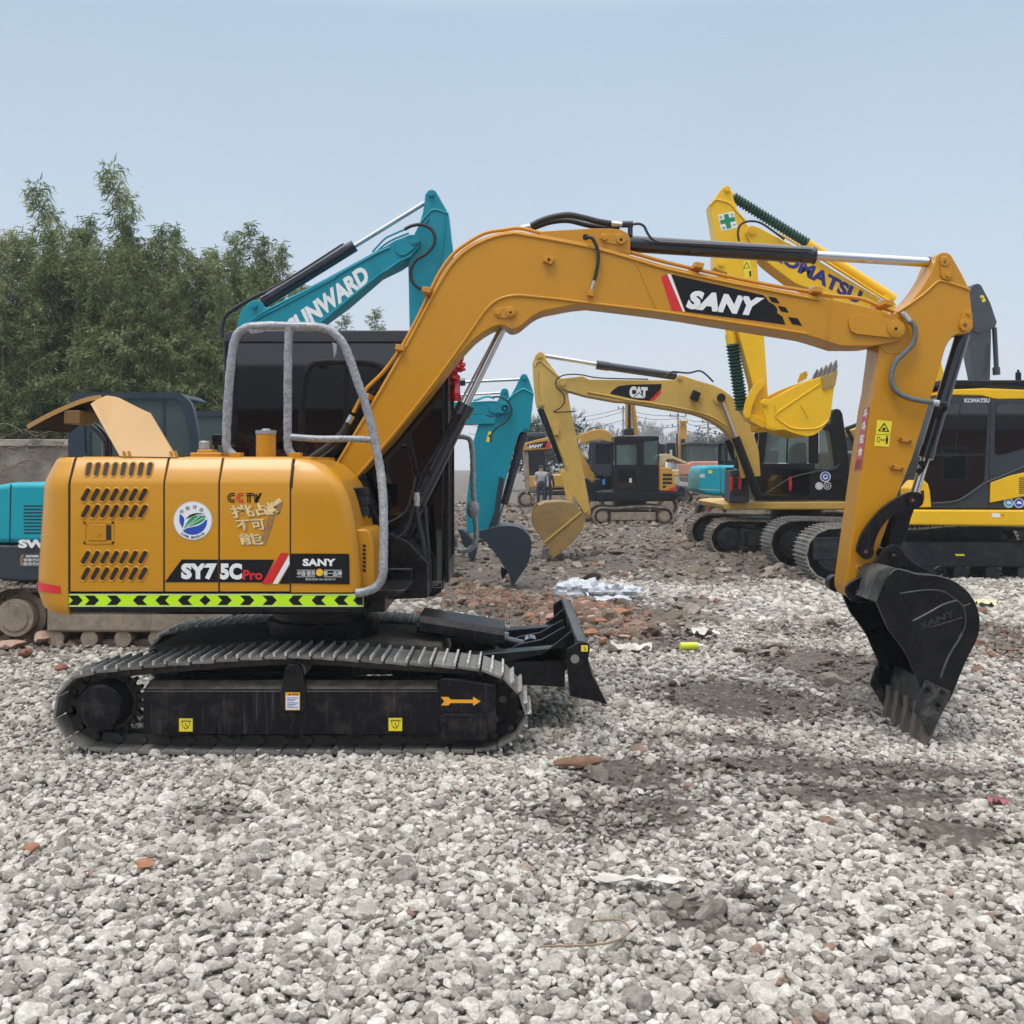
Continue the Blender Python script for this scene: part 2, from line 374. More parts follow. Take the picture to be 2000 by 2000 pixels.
# ------------------------------------------------------------------ terrain
_w = [(RNG.uniform(0, 2 * math.pi), RNG.uniform(0, 6.28)) for _ in range(40)]
def fbm(x, y, f0=1., octs=5, seed=0):
    x = np.asarray(x, float); y = np.asarray(y, float); s = 0; amp = 1; f = f0; tot = 0; k = seed
    for o in range(octs):
        v = 0
        for j in range(3):
            th, ph = _w[(k * 7 + j * 3 + o) % 40]; th += o * 1.3 + j * 2.1
            v = v + np.sin((x * math.cos(th) + y * math.sin(th)) * f * (1 + .23 * j) + ph + 1.7 * np.sin((y * math.cos(th) - x * math.sin(th)) * f * .6 + ph * 2))
        s = s + v / 3 * amp; tot += amp; amp *= .55; f *= 2.03; k += 1
    return s / tot
def gpt(u, v): y = 3400. / (v - VH); return ((u - 1000) * y / 2000, y)
def blob(x, y, u, v, ru, rv):
    cx, cy = gpt(u, v); sx = ru * cy / 2000; sy = rv * cy * cy / 3400
    return np.exp(-(((x - cx) / sx) ** 2 + ((y - cy) / sy) ** 2))
def height(x, y):
    x = np.asarray(x, float); y = np.asarray(y, float)
    h = .025 * fbm(x, y, 1.1, 4, 1) * np.clip((y - 1) / 3, 0, 1)
    h = h + .06 * fbm(x, y, .9, 5, 3) * np.clip((y - 9) / 6, 0, 1)
    h = h - .13 * np.exp(-(((x - 2.8) / 1.1) ** 2 + ((y - 6.8) / 1.1) ** 2))
    h = h + .10 * blob(x, y, 1150, 1215, 90, 26) + .05 * blob(x, y, 1020, 1180, 90, 20) + .10 * blob(x, y, 1370, 1075, 50, 14) + .14 * blob(x, y, 1500, 1080, 50, 12)
    h = h + .05 * blob(x, y, 60, 1270, 90, 30)
    # level pad under the parked machine's tracks
    padm = np.exp(-((np.clip(np.abs(x + 1.3) - 1.5, 0, 9) / .35) ** 2 + (np.clip(np.abs(y - 7.06) - 1.05, 0, 9) / .25) ** 2))
    return h * (1 - padm) - .035 * padm
MUD = [(1215, 1515, 85, 24, 1.), (1640, 1500, 270, 20, .95), (1720, 1555, 190, 22, 1.), (1430, 1450, 90, 14, .8), (1450, 1365, 140, 24, .95), (1640, 1300, 130, 26, 1.),
       (1850, 1640, 110, 30, .75), (1200, 1600, 150, 36, .62), (1370, 1800, 75, 34, .6), (1500, 1760, 60, 20, .5), (1960, 1250, 80, 50, .8), (1130, 1205, 170, 30, 1.), (1250, 1235, 120, 30, .7),
       (960, 1150, 120, 30, 1.), (60, 1235, 200, 40, .8), (1350, 1210, 60, 20, .5), (1560, 1230, 120, 14, .5), (420, 1600, 60, 18, .45), (1100, 1850, 60, 20, .3),
       (1500, 1085, 60, 12, .8), (1290, 1180, 90, 16, .5), (1700, 1340, 90, 30, .6), (1290, 1450, 60, 16, .5)]
def mudmask(x, y):
    m = 0 * x
    for u, v, ru, rv, s_ in MUD: m = np.maximum(m, s_ * np.clip(blob(x, y, u, v, ru * 1.25, rv * 1.3) * 1.5, 0, 1))
    far = np.clip((y - 14.5 + 2.2 * fbm(x, y, .5, 3, 5) + 3.2 * np.clip((1.5 - x) / 3, 0, 1)) / 3.5, 0, 1)
    m = np.maximum(m, far * .93)
    m = np.clip(m + .35 * (fbm(x, y, 3.1, 4, 6)) * (m > .03), 0, 1)
    return m
ys = np.concatenate([np.linspace(-60, 0, 16)[:-1], np.linspace(0, 2.4, 9)[:-1], np.geomspace(2.4, 420, 400)])
ss = np.linspace(-1, 1, 321); ss = np.sign(ss) * np.abs(ss) ** 1.25
Y, S = np.meshgrid(ys, ss, indexing='ij'); X = S * (9 + np.abs(Y) * .95); Z = height(X, Y) + .012 * fbm(X, Y, 9, 3, 2) * (np.abs(Y) < 30)
Z = Z + .03 * np.clip(mudmask(X, Y), 0, 1) * fbm(X, Y, 5, 4, 4) * (Y > 3)
nv, nu = Y.shape
me = bpy.data.meshes.new('ground'); idx = np.arange(nv * nu).reshape(nv, nu)
me.from_pydata(np.stack([X, Y, Z], -1).reshape(-1, 3).tolist(), [], np.stack([idx[:-1, :-1], idx[:-1, 1:], idx[1:, 1:], idx[1:, :-1]], -1).reshape(-1, 4).tolist())
at = me.attributes.new('mud', 'FLOAT', 'POINT'); at.data.foreach_set('value', mudmask(X, Y).ravel().astype(np.float32))
me.shade_smooth(); ground = bpy.data.objects.new('ground', me); COL.objects.link(ground); ground['kind'] = 'structure'
m = bpy.data.materials.new('ground_earth'); m.use_nodes = True; nt = m.node_tree; N, L = nt.nodes, nt.links; b = N['Principled BSDF']
g = N.new('ShaderNodeNewGeometry')
def noise_n(scale, det=8, rough=.65):
    n = N.new('ShaderNodeTexNoise'); n.inputs['Scale'].default_value = scale; n.inputs['Detail'].default_value = det; n.inputs['Roughness'].default_value = rough; L.new(g.outputs['Position'], n.inputs['Vector']); return n
def ramp_n(src, st):
    r = N.new('ShaderNodeValToRGB'); e = r.color_ramp.elements
    e[0].position, e[0].color = st[0][0], st[0][1] + (1,); e[1].position, e[1].color = st[-1][0], st[-1][1] + (1,)
    for p, c in st[1:-1]: q = r.color_ramp.elements.new(p); q.color = c + (1,)
    L.new(src, r.inputs[0]); return r
def mix_n(f, a_, b_, bl='MIX'):
    x = N.new('ShaderNodeMix'); x.data_type = 'RGBA'; x.blend_type = bl
    if isinstance(f, float): x.inputs[0].default_value = f
    else: L.new(f, x.inputs[0])
    for k, q in ((6, a_), (7, b_)):
        if isinstance(q, tuple): x.inputs[k].default_value = q + (1,)
        else: L.new(q, x.inputs[k])
    return x.outputs[2]
mudc = ramp_n(noise_n(.9, 9, .7).outputs[0], [(.3, (.095, .080, .064)), (.45, (.145, .120, .095)), (.56, (.20, .168, .135)), (.7, (.27, .235, .195))])
speck = ramp_n(noise_n(16, 6, .75).outputs[0], [(.46, (.55, .52, .5)), (.58, (1, 1, 1)), (.72, (1.5, 1.45, 1.4))])
mud = mix_n(1., mudc.outputs[0], speck.outputs[0], 'MULTIPLY')
vo = N.new('ShaderNodeTexVoronoi'); vo.inputs['Scale'].default_value = 17; L.new(g.outputs['Position'], vo.inputs['Vector'])
vr = ramp_n(vo.outputs['Distance'], [(0., (.42, .395, .36)), (.5, (.30, .28, .25)), (.75, (.12, .105, .09))])
grv = mix_n(.45, vr.outputs[0], ramp_n(noise_n(2.3).outputs[0], [(.35, (.2, .18, .155)), (.65, (.42, .40, .37))]).outputs[0])
am = N.new('ShaderNodeAttribute'); am.attribute_name = 'mud'
mm_ = N.new('ShaderNodeMapRange'); mm_.inputs[1].default_value = .15; mm_.inputs[2].default_value = .6; L.new(am.outputs['Fac'], mm_.inputs[0])
L.new(mix_n(mm_.outputs[0], grv, mud), b.inputs['Base Color'])
rr = N.new('ShaderNodeMapRange'); rr.inputs[1].default_value = .35; rr.inputs[2].default_value = .65; rr.inputs[3].default_value = .55; rr.inputs[4].default_value = .95; L.new(noise_n(1.3).outputs[0], rr.inputs[0]); L.new(rr.outputs[0], b.inputs['Roughness'])
bp = N.new('ShaderNodeBump'); bp.inputs['Distance'].default_value = .05; bp.inputs['Strength'].default_value = .9; L.new(noise_n(9, 10, .75).outputs[0], bp.inputs['Height']); L.new(bp.outputs[0], b.inputs['Normal'])
me.materials.append(m)
# ------------------------------------------------------------------ crushed stone
def icosphere(sub):
    bm = bmesh.new(); bmesh.ops.create_icosphere(bm, subdivisions=sub, radius=1)
    v = np.array([x.co[:] for x in bm.verts]); f = [tuple(q.index for q in p.verts) for p in bm.faces]; bm.free(); return v, f
def rock(seed, sub=3, cuts=14, rough=.05, flat=(.75, 1)):
    r = np.random.default_rng(seed); v, f = icosphere(sub)
    pl = r.normal(size=(cuts, 3)); pl /= np.linalg.norm(pl, axis=1)[:, None]; dk = r.uniform(.62, 1., cuts)
    dots = v @ pl.T; rad = np.full(len(v), 1.15)
    for k in range(cuts):
        with np.errstate(divide='ignore'):
            c = np.where(dots[:, k] > .12, dk[k] / np.maximum(dots[:, k], .12), 9)
        rad = -np.log(np.exp(-40 * rad) + np.exp(-40 * c)) / 40
    nz = np.array([mnoise.noise(Vector(p) * 2.7 + Vector((seed * 3.1, 0, 0))) for p in v]) + .5 * np.array([mnoise.noise(Vector(p) * 6.5 + Vector((0, seed * 1.7, 0))) for p in v])
    v = v * (rad * (1 + rough * 2 * nz))[:, None]
    v = v * np.array([r.uniform(.95, 1.25), r.uniform(.8, 1.05), r.uniform(*flat)]); return v, f
def stone_mat(name, lo, mid, hi, mudc_=(.145, .125, .10), odd=None):
    m = bpy.data.materials.new(name); m.use_nodes = True; nt = m.node_tree; N, L = nt.nodes, nt.links; b = N['Principled BSDF']; b.inputs['Roughness'].default_value = .9; b.inputs['Specular IOR Level'].default_value = .25
    t = N.new('ShaderNodeAttribute'); t.attribute_type = 'INSTANCER'; t.attribute_name = 'tint'
    r = N.new('ShaderNodeValToRGB'); e = r.color_ramp.elements; e[0].position = 0; e[0].color = lo + (1,); e[1].position = .95; e[1].color = hi + (1,)
    q = r.color_ramp.elements.new(.45); q.color = mid + (1,)
    if odd:
        q = r.color_ramp.elements.new(.9925); q.color = hi + (1,); q = r.color_ramp.elements.new(.9955); q.color = odd + (1,)
    L.new(t.outputs['Fac'], r.inputs[0])
    g = N.new('ShaderNodeNewGeometry'); n = N.new('ShaderNodeTexNoise'); n.inputs['Scale'].default_value = 55; n.inputs['Detail'].default_value = 7; n.inputs['Roughness'].default_value = .7; L.new(g.outputs['Position'], n.inputs['Vector'])
    mr = N.new('ShaderNodeMapRange'); mr.inputs[1].default_value = .3; mr.inputs[2].default_value = .7; mr.inputs[3].default_value = .58; mr.inputs[4].default_value = 1.28; L.new(n.outputs[0], mr.inputs[0])
    mx = N.new('ShaderNodeMix'); mx.data_type = 'RGBA'; mx.blend_type = 'MULTIPLY'; mx.inputs[0].default_value = 1; L.new(r.outputs[0], mx.inputs[6]); L.new(mr.outputs[0], mx.inputs[7])
    d = N.new('ShaderNodeAttribute'); d.attribute_type = 'INSTANCER'; d.attribute_name = 'dirt'
    n2 = N.new('ShaderNodeTexNoise'); n2.inputs['Scale'].default_value = 14; n2.inputs['Detail'].default_value = 5; L.new(g.outputs['Position'], n2.inputs['Vector'])
    ad = N.new('ShaderNodeMath'); ad.operation = 'MULTIPLY_ADD'; ad.inputs[1].default_value = 1.6; ad.inputs[2].default_value = -.8; L.new(n2.outputs[0], ad.inputs[0])
    ad2 = N.new('ShaderNodeMath'); ad2.operation = 'ADD'; ad2.use_clamp = True; L.new(ad.outputs[0], ad2.inputs[0]); L.new(d.outputs['Fac'], ad2.inputs[1])
    m2 = N.new('ShaderNodeMix'); m2.data_type = 'RGBA'; m2.inputs[7].default_value = mudc_ + (1,); L.new(ad2.outputs[0], m2.inputs[0]); L.new(mx.outputs[2], m2.inputs[6])
    L.new(m2.outputs[2], b.inputs['Base Color'])
    bp = N.new('ShaderNodeBump'); bp.inputs['Strength'].default_value = .8; bp.inputs['Distance'].default_value = .008; L.new(n.outputs[0], bp.inputs['Height']); L.new(bp.outputs[0], b.inputs['Normal'])
    return m
def scatter(name, pos, rot, scl, var, tint, dirt, protos, material):
    """one object: its mesh holds the stone shapes and the scattered points, geometry nodes put one on the other"""
    n = len(pos); nv0 = 0; V = []; Fc = []; pid = []
    for k, (v, f) in enumerate(protos):
        V.append(v); Fc += [tuple(i + nv0 for i in q) for q in f]; nv0 += len(v); pid += [k] * len(v)
    allv = np.concatenate(V + [pos]); pid += [-1] * n
    me = bpy.data.meshes.new(name); me.from_pydata(allv.tolist(), [], Fc); me.materials.append(material)
    for p in me.polygons: p.use_smooth = True
    me.set_sharp_from_angle(angle=R(17))
    def attr(nm, ty, arr):
        a = me.attributes.new(nm, ty, 'POINT'); a.data.foreach_set('vector' if ty == 'FLOAT_VECTOR' else 'value', np.ascontiguousarray(arr).ravel())
    attr('proto', 'INT', np.array(pid, np.int32))
    z3 = np.zeros((nv0, 3)); z1 = np.zeros(nv0)
    attr('rot', 'FLOAT_VECTOR', np.concatenate([z3, rot]).astype(np.float32)); attr('scl', 'FLOAT_VECTOR', np.concatenate([z3, scl]).astype(np.float32))
    attr('variant', 'INT', np.concatenate([z1, var]).astype(np.int32)); attr('tint', 'FLOAT', np.concatenate([z1, tint]).astype(np.float32)); attr('dirt', 'FLOAT', np.concatenate([z1, dirt]).astype(np.float32))
    o = bpy.data.objects.new(name, me); COL.objects.link(o); o['kind'] = 'stuff'
    ng = bpy.data.node_groups.new(name, 'GeometryNodeTree'); ng.interface.new_socket('Geometry', in_out='INPUT', socket_type='NodeSocketGeometry'); ng.interface.new_socket('Geometry', in_out='OUTPUT', socket_type='NodeSocketGeometry')
    N, L = ng.nodes, ng.links; gi, go = N.new('NodeGroupInput'), N.new('NodeGroupOutput')
    def named(nm, ty): a = N.new('GeometryNodeInputNamedAttribute'); a.data_type = ty; a.inputs[0].default_value = nm; return a.outputs[0]
    pr = named('proto', 'INT')
    def sel(k, dom):
        c = N.new('FunctionNodeCompare'); c.data_type = 'INT'; c.operation = 'EQUAL'; L.new(pr, c.inputs[2]); c.inputs[3].default_value = k
        s_ = N.new('GeometryNodeSeparateGeometry'); s_.domain = dom; L.new(gi.outputs[0], s_.inputs[0]); L.new(c.outputs[0], s_.inputs[1]); return s_.outputs[0]
    j = N.new('GeometryNodeJoinGeometry')
    for k in range(len(protos)):
        gt = N.new('GeometryNodeGeometryToInstance'); L.new(sel(k, 'POINT'), gt.inputs[0]); L.new(gt.outputs[0], j.inputs[0])
    mp = N.new('GeometryNodeMeshToPoints'); L.new(sel(-1, 'POINT'), mp.inputs[0])
    ip = N.new('GeometryNodeInstanceOnPoints'); L.new(mp.outputs[0], ip.inputs['Points']); L.new(j.outputs[0], ip.inputs['Instance']); ip.inputs['Pick Instance'].default_value = True
    L.new(named('variant', 'INT'), ip.inputs['Instance Index'])
    er = N.new('FunctionNodeEulerToRotation'); L.new(named('rot', 'FLOAT_VECTOR'), er.inputs[0]); L.new(er.outputs[0], ip.inputs['Rotation'])
    L.new(named('scl', 'FLOAT_VECTOR'), ip.inputs['Scale']); L.new(ip.outputs[0], go.inputs[0])
    md = o.modifiers.new('scatter', 'NODES'); md.node_group = ng
    return o
def grid_pts(y0, y1, sp_, xm=.56, x_extra=.5):
    ys_ = np.arange(y0, y1, sp_); P = []
    for y in ys_:
        w = y * xm + x_extra; xs = np.arange(-w, w, sp_); P.append(np.stack([xs, np.full(len(xs), y)], -1))
    P = np.concatenate(P); return P + RNG.uniform(-.5, .5, P.shape) * sp_ * 1.15
def stones(y0, y1, sp_, size, layer=0.):
    P = grid_pts(y0, y1, sp_); x, y = P[:, 0], P[:, 1]; m = mudmask(x, y)
    keep = RNG.random(len(x)) > np.clip(m * 1.05, 0, .93); x, y, m = x[keep], y[keep], m[keep]; n = len(x)
    s = size * np.clip(RNG.lognormal(0, .33, n), .45, 2.1) * (1 + .12 * fbm(x, y, 2, 2, 8))
    z = height(x, y) + layer + RNG.uniform(-.35, .55, n) * size * .6 - m * size * .35
    return np.stack([x, y, z], -1), s, m
sets = [stones(2.2, 7.2, .034, .0165), stones(2.2, 7.2, .050, .0185, .016), stones(2.2, 5.5, .13, .0245, .016), stones(2.2, 6, .05, .012, .012), stones(7.2, 11.2, .042, .0195), stones(7.2, 11.2, .075, .023, .016), stones(11.2, 16.5, .085, .034), stones(16.5, 27, .16, .045)]
pos = np.concatenate([s_[0] for s_ in sets]); sz = np.concatenate([s_[1] for s_ in sets]); md_ = np.concatenate([s_[2] for s_ in sets]); n = len(pos)
scl = sz[:, None] * RNG.uniform(.8, 1.2, (n, 3)); scl[:, 2] *= .85
rot = np.stack([RNG.uniform(-.6, .6, n), RNG.uniform(-.6, .6, n), RNG.uniform(0, 6.28, n)], -1)
tint = RNG.random(n); drt = np.clip(md_ * 1.1 - .12 + .24 * fbm(pos[:, 0], pos[:, 1], 2.2, 4, 9) + RNG.normal(0, .12, n), 0, .95)
gravel_m = stone_mat('crushed_limestone', (.25, .228, .195), (.465, .43, .375), (.65, .615, .55), odd=(.30, .20, .15))
gravel = scatter('gravel', pos, rot, scl, RNG.integers(0, 14, n), tint, drt, [rock(k, 3, 10, .05, (.62, .98)) for k in range(14)], gravel_m)
# broken brick and clods in the trodden earth
P = []
for (u, v, ru, rv, cnt) in [(1130, 1212, 85, 18, 420), (1000, 1185, 110, 12, 200), (1250, 1235, 60, 14, 70), (60, 1250, 100, 16, 120), (1250, 1130, 240, 60, 60), (930, 1150, 60, 20, 100), (1940, 1260, 60, 40, 40), (1200, 1030, 250, 40, 110), (1350, 1060, 60, 16, 90), (1490, 1080, 50, 12, 160)]:
    uu = RNG.normal(u, ru * .7, cnt); vv = np.clip(RNG.normal(v, rv * .7, cnt), 955, 1500); yy = 3400 / (vv - VH); P.append(np.stack([(uu - 1000) * yy / 2000, yy], -1))
PB = np.concatenate(P); n = len(PB); s = .035 * RNG.lognormal(0, .35, n)
def earth_scatter(name, PB, s, material, protos, dirt):
    n = len(PB); z = height(PB[:, 0], PB[:, 1]) + s * .25
    return scatter(name, np.stack([PB[:, 0], PB[:, 1], z], -1), np.stack([RNG.uniform(-.7, .7, n), RNG.uniform(-.7, .7, n), RNG.uniform(0, 6.28, n)], -1), s[:, None] * RNG.uniform(.7, 1.3, (n, 3)), RNG.integers(0, len(protos), n), RNG.random(n), dirt, protos, material)
earth_scatter('brick_rubble', PB, s, stone_mat('broken_brick', (.19, .10, .07), (.28, .14, .09), (.36, .29, .23), mudc_=(.17, .13, .10)), [rock(50 + k, 2, 8, .02) for k in range(6)], RNG.uniform(.1, .85, n))
PC = grid_pts(8, 46, .21); mk = mudmask(PC[:, 0], PC[:, 1]); PC = PC[(mk > .35) & (RNG.random(len(PC)) < .75)]
earth_scatter('earth_clods', PC, .026 * RNG.lognormal(0, .5, len(PC)) * (1 + PC[:, 1] / 50), stone_mat('earth_clod', (.13, .10, .075), (.19, .15, .115), (.36, .31, .26), mudc_=(.16, .125, .095)), [rock(70 + k, 2, 9, .09, (.35, .6)) for k in range(6)], RNG.uniform(0, .6, len(PC)))
# clods and short gravel at the foot of mud patches near the camera
PD = grid_pts(3, 11, .06); mk = mudmask(PD[:, 0], PD[:, 1]); PD = PD[(mk > .3) & (RNG.random(len(PD)) < .8)]
earth_scatter('mud_crumbs', PD, .013 * RNG.lognormal(0, .5, len(PD)), stone_mat('mud_crumb', (.10, .085, .07), (.17, .145, .12), (.33, .30, .26), mudc_=(.12, .10, .08)), [rock(80 + k, 1, 9, .09, (.35, .7)) for k in range(5)], RNG.uniform(0, .6, len(PD)))
# ------------------------------------------------------------------ shared finishes
YEL = mat('mustard_paint', (.545, .242, .003), .33, spec=.4, coat=.25, var=.05, vscale=1.5, dirt=.10, dirtcol=(.30, .17, .05), dscale=2.5, bump=.03, bscale=30, streak=.10, streakcol=(.33, .20, .07))
YELD = mat('mustard_paint_worn', (.56, .25, .010), .5, var=.10, vscale=5, dirt=.35, dirtcol=(.26, .17, .08), dscale=6, bump=.05, bscale=40)
BLK = mat('black_paint', (.003, .0035, .006), .26, spec=.3, streak=.08, var=.3, vscale=4, dirt=.15, dirtcol=(.06, .055, .05), dscale=5, bump=.03, bscale=40)
BLKD = mat('black_paint_dusty', (.005, .005, .008), .36, spec=.25, var=.35, vscale=6, dirt=.45, dirtcol=(.10, .085, .07), dscale=7, bump=.08, bscale=60, dlo=.50, dhi=.72, streak=.35)
NAVY = mat('cylinder_enamel', (.010, .013, .024), .16, coat=.5, var=.2, vscale=3, dirt=.08, dirtcol=(.05, .05, .05))
RUB = mat('rubber_hose', (.014, .014, .016), .5, var=.2, bump=.1, bscale=200)
CHR = mat('chrome_rod', (.62, .63, .65), .12, metal=1, var=.05)
STL = mat('zinc_fitting', (.5, .5, .5), .35, metal=.8, var=.15, vscale=40)
GROU = mat('polished_grouser_edge', (.60, .59, .56), .4, metal=.4, var=.35, vscale=20, dirt=.5, dirtcol=(.15, .14, .12), dscale=12, bump=.3, bscale=80)
SHOE = mat('worn_track_steel', (.16, .157, .15), .45, island=.38, metal=.3, var=.4, vscale=14, dirt=.85, dirtcol=(.21, .19, .155), dscale=9, bump=.25, bscale=70, dlo=.4, dhi=.7)
LINK = mat('track_link_steel', (.05, .048, .046), .5, metal=.3, var=.3, vscale=15, dirt=.5, dirtcol=(.09, .075, .06), dscale=12, bump=.2, bscale=90)
DUSTTOP = mat('dusty_frame_top', (.03, .028, .026), .8, var=.3, vscale=6, dirt=.95, dirtcol=(.13, .11, .085), dscale=11, dlo=.35, dhi=.6, bump=.1)
GLB = mat('tinted_black_glass', (.002, .0025, .004), .03, var=.0, spec=1.0)
WHT = mat('white_vinyl', (.78, .79, .80), .4, var=.02); VBK = mat('black_vinyl', (.010, .010, .012), .4, var=.05, spec=.2); VRED = mat('red_vinyl', (.62, .015, .02), .4, var=.03)
VYEL = mat('yellow_vinyl', (.80, .66, .03), .4, var=.04); VORG = mat('orange_vinyl', (.86, .38, .02), .4, var=.03); VLIME = mat('lime_reflective_vinyl', (.52, .86, .01), .4, var=.03)
VGRY = mat('grey_vinyl', (.55, .56, .58), .4, var=.03); VBLUE = mat('blue_vinyl', (.015, .07, .42), .4, var=.1); VGRN = mat('green_vinyl', (.01, .28, .09), .4, var=.1); VGOLD = mat('gold_vinyl', (.72, .55, .26), .35, var=.2, vscale=30); VGOLDD = mat('dark_gold_vinyl', (.30, .17, .07), .4, var=.2, vscale=30)
HOLE = mat('dark_opening', (.008, .007, .007), .8, var=.2)
GRID = mat('dark_grille', (.022, .014, .012), .7, var=.4, vscale=120)
WRAP = mat('cling_film_wrap', (.21, .215, .23), .2, coat=.6, var=.25, vscale=14, dirt=.55, dirtcol=(.52, .54, .58), dscale=48, bump=.9, bscale=45, dlo=.42, dhi=.78)
BRS = mat('pin_copper', (.20, .07, .05), .5, var=.3)
ex = thing('excavator', (-1.3, 7.06, 0), 'mustard yellow excavator with black bucket resting on the gravel, nearest machine', 'excavator')
D = 6.05
# ---- upper body panels: constant section in y-z, extruded in x
zt, zc, zb = W(0, 893, 6.13).z, W(0, 943, D).z, W(0, 1156, D).z
def ynear(z):  # near surface of the flank (chamfered above zc)
    return D if z <= zc else D + .085 * (z - zc) / (zt - zc)
def flank(x0, x1, name):
    mb = MB(); mb.xprism([(D, zb), (D, zc - .012), (D + .006, zc + .012), (D + .078, zt - .018), (D + .095, zt), (D + .6, zt), (D + .6, zb)], x0, x1)
    return part(name, mb, YEL, ex, bevel=.007, seg=3)
X = lambda u, d=D: (u - 1000) * d / F
p1 = flank(X(137), X(319), 'engine_door'); p2 = flank(X(321.5), X(426.5), 'engine_door'); p3 = flank(X(429), X(566), 'engine_door')
gp = MB().use(HOLE)
for u in (134.7, 320.2, 427.7, 567.2): gp.xprism([(D + .004, zb), (D + .004, zc - .012), (D + .010, zc + .012), (D + .084, zt - .014), (D + .10, zt - .003), (D + .14, zt - .003), (D + .14, zb)], X(u) - .012, X(u) + .012)
part('door_gap', gp, None, ex)
# louvres of the first door
lv = MB()
for i in range(8): x, z = (lambda w: (w.x, w.z))(W(173 + 17 * i, 917, D + .045)); slotring(lv, x, z, ynear, .0135, .039, 0, .011, GRID, YEL)
for (v0, h) in ((967, 0), (999, 0), (1089, 0), (1121, 0)):
    for i in range(7):
        w = W(167.5 + 18.6 * i, v0, D); slotring(lv, w.x, w.z, D, .0125, .041, R(29), .011, GRID, YEL)
part('louvre_panel', lv, None, p1, smooth=40, split=.045)
hb = MB().plate([(172, 1024), (207, 1024), (207, 1056), (172, 1056)], D - .006, .01); part('door_latch', hb, YEL, p1, bevel=.004)
hb = MB(); 
for (a, b_, c_, d_) in ((163, 1019, 222, 1023), (163, 1058, 222, 1062), (163, 1019, 167, 1062), (218, 1019, 222, 1062)): hb.plate([(a, b_), (c_, b_), (c_, d_), (a, d_)], D - .004, .008)
hb.use(YEL); hb.disc(193, 1042, D - .006, 4, .004); hb.use(GRID); hb.plate([(207, 1026), (217, 1026), (217, 1055), (207, 1055)], D - .0015, .002)
part('latch_surround', hb, None, p1, bevel=.0)
# ---- counterweight (rounded plan, lofted)
def rr(x0, x1, y0, y1, r, n=6, corners=(1, 0, 0, 1), lim=False):
    pts = []
    rx = min(r, x1 - x0 - .006) if lim else r
    for (cx, cy, a0, on) in ((x0, y0, 180, corners[0]), (x1, y0, 270, corners[1]), (x1, y1, 0, corners[2]), (x0, y1, 90, corners[3])):
        q = r if on else .004; qx = rx if on else .004; ox = cx + qx if cx == x0 else cx - qx; oy = cy + q if cy == y0 else cy - q
        for k in range(n + 1): t = R(a0 + 90 * k / n); pts.append((ox + qx * math.cos(t), oy + q * math.sin(t)))
    return pts
cw = MB(); rings = []
for (v, ul, dy) in ((1201, 112, .03), (1198, 98, .012), (1190, 87, .003), (1178, 80, 0), (1160, 74.5, 0), (1120, 74.5, 0), (1060, 79, 0), (1010, 83, 0), (960, 86.5, 0), (944, 88, .0), (925, 93, .03), (905, 99, .065), (897, 102, .08), (893, 108, .095)):
    z = W(0, v, D + dy).z; rings.append([(x, y, z) for x, y in rr(X(ul, 6.25), X(133.0, D), D + dy, 8.07 - dy, .26 if v < 1190 else .24, lim=True)])
cw.loft(rings); cwo = part('counterweight', cw, YEL, ex, smooth=50)
dm = MB().use(VRED)
for face in [0]:
    pts = [(76.5, 1133), (82, 1136), (98, 1140), (114, 1147), (114.5, 1158), (98, 1157), (82, 1154), (75.5, 1151)]
    # wrap on the rounded corner: project px onto the loft's corner circle
    vs = []
    n = 10; RX = min(.26, X(133, D) - X(74.5, 6.25) - .006); cy = D + .26
    for row in (0, 1):
        for k in range(n + 1):
            t = R(180 + 8 + 74 * k / n); x = X(74.5, 6.25) + RX + (RX + .003) * math.cos(t); y = cy + .263 * math.sin(t)
            f = k / n; z = W(0, (1131 + 14 * f) if row == 0 else (1152 + 7 * f), y).z; vs.append((x, y, z))
    dm.add(vs, [(k, k + 1, n + 2 + k, n + 1 + k) for k in range(n)])
part('rear_reflector', dm, None, cwo)
# ---- front flank with curved nose
nose = MB(); rings = []
for (v, ur, dy) in ((1157, 703, 0), (1130, 701.5, 0), (1097, 699, 0), (1060, 695.5, 0), (1035, 692, 0), (1010, 687.5, 0), (985, 682, 0), (965, 675.5, .0), (948, 668, .006), (935, 660, .02), (920, 648, .045), (908, 634, .065), (900, 617, .08), (896, 600, .09), (894, 585, .1)):
    z = W(0, v, D + dy).z; rings.append([(x, y, z) for x, y in rr(X(568.5, D), X(ur, D + dy), D + dy, 6.85, .07, corners=(0, 1, 0, 0))])
nose.loft(rings); p4 = part('front_door', nose, YEL, ex, smooth=45)
# ---- nose side box with vents, beyond the rail
sb = MB().plate([(690, 1034), (716, 1034), (722, 1040), (729, 1062), (731, 1146), (700, 1150)], 6.16, .5)
sbo = part('vent_box', sb, YEL, ex, bevel=.012, seg=3)
sb = MB()
for i in range(7): v = 1063 + i * 8; sb.use(HOLE).plate([(708, v), (714.5, v + 1), (715, v + 6), (708.5, v + 5)], 6.157, .002)
part('vents', sb, None, sbo, smooth=0)
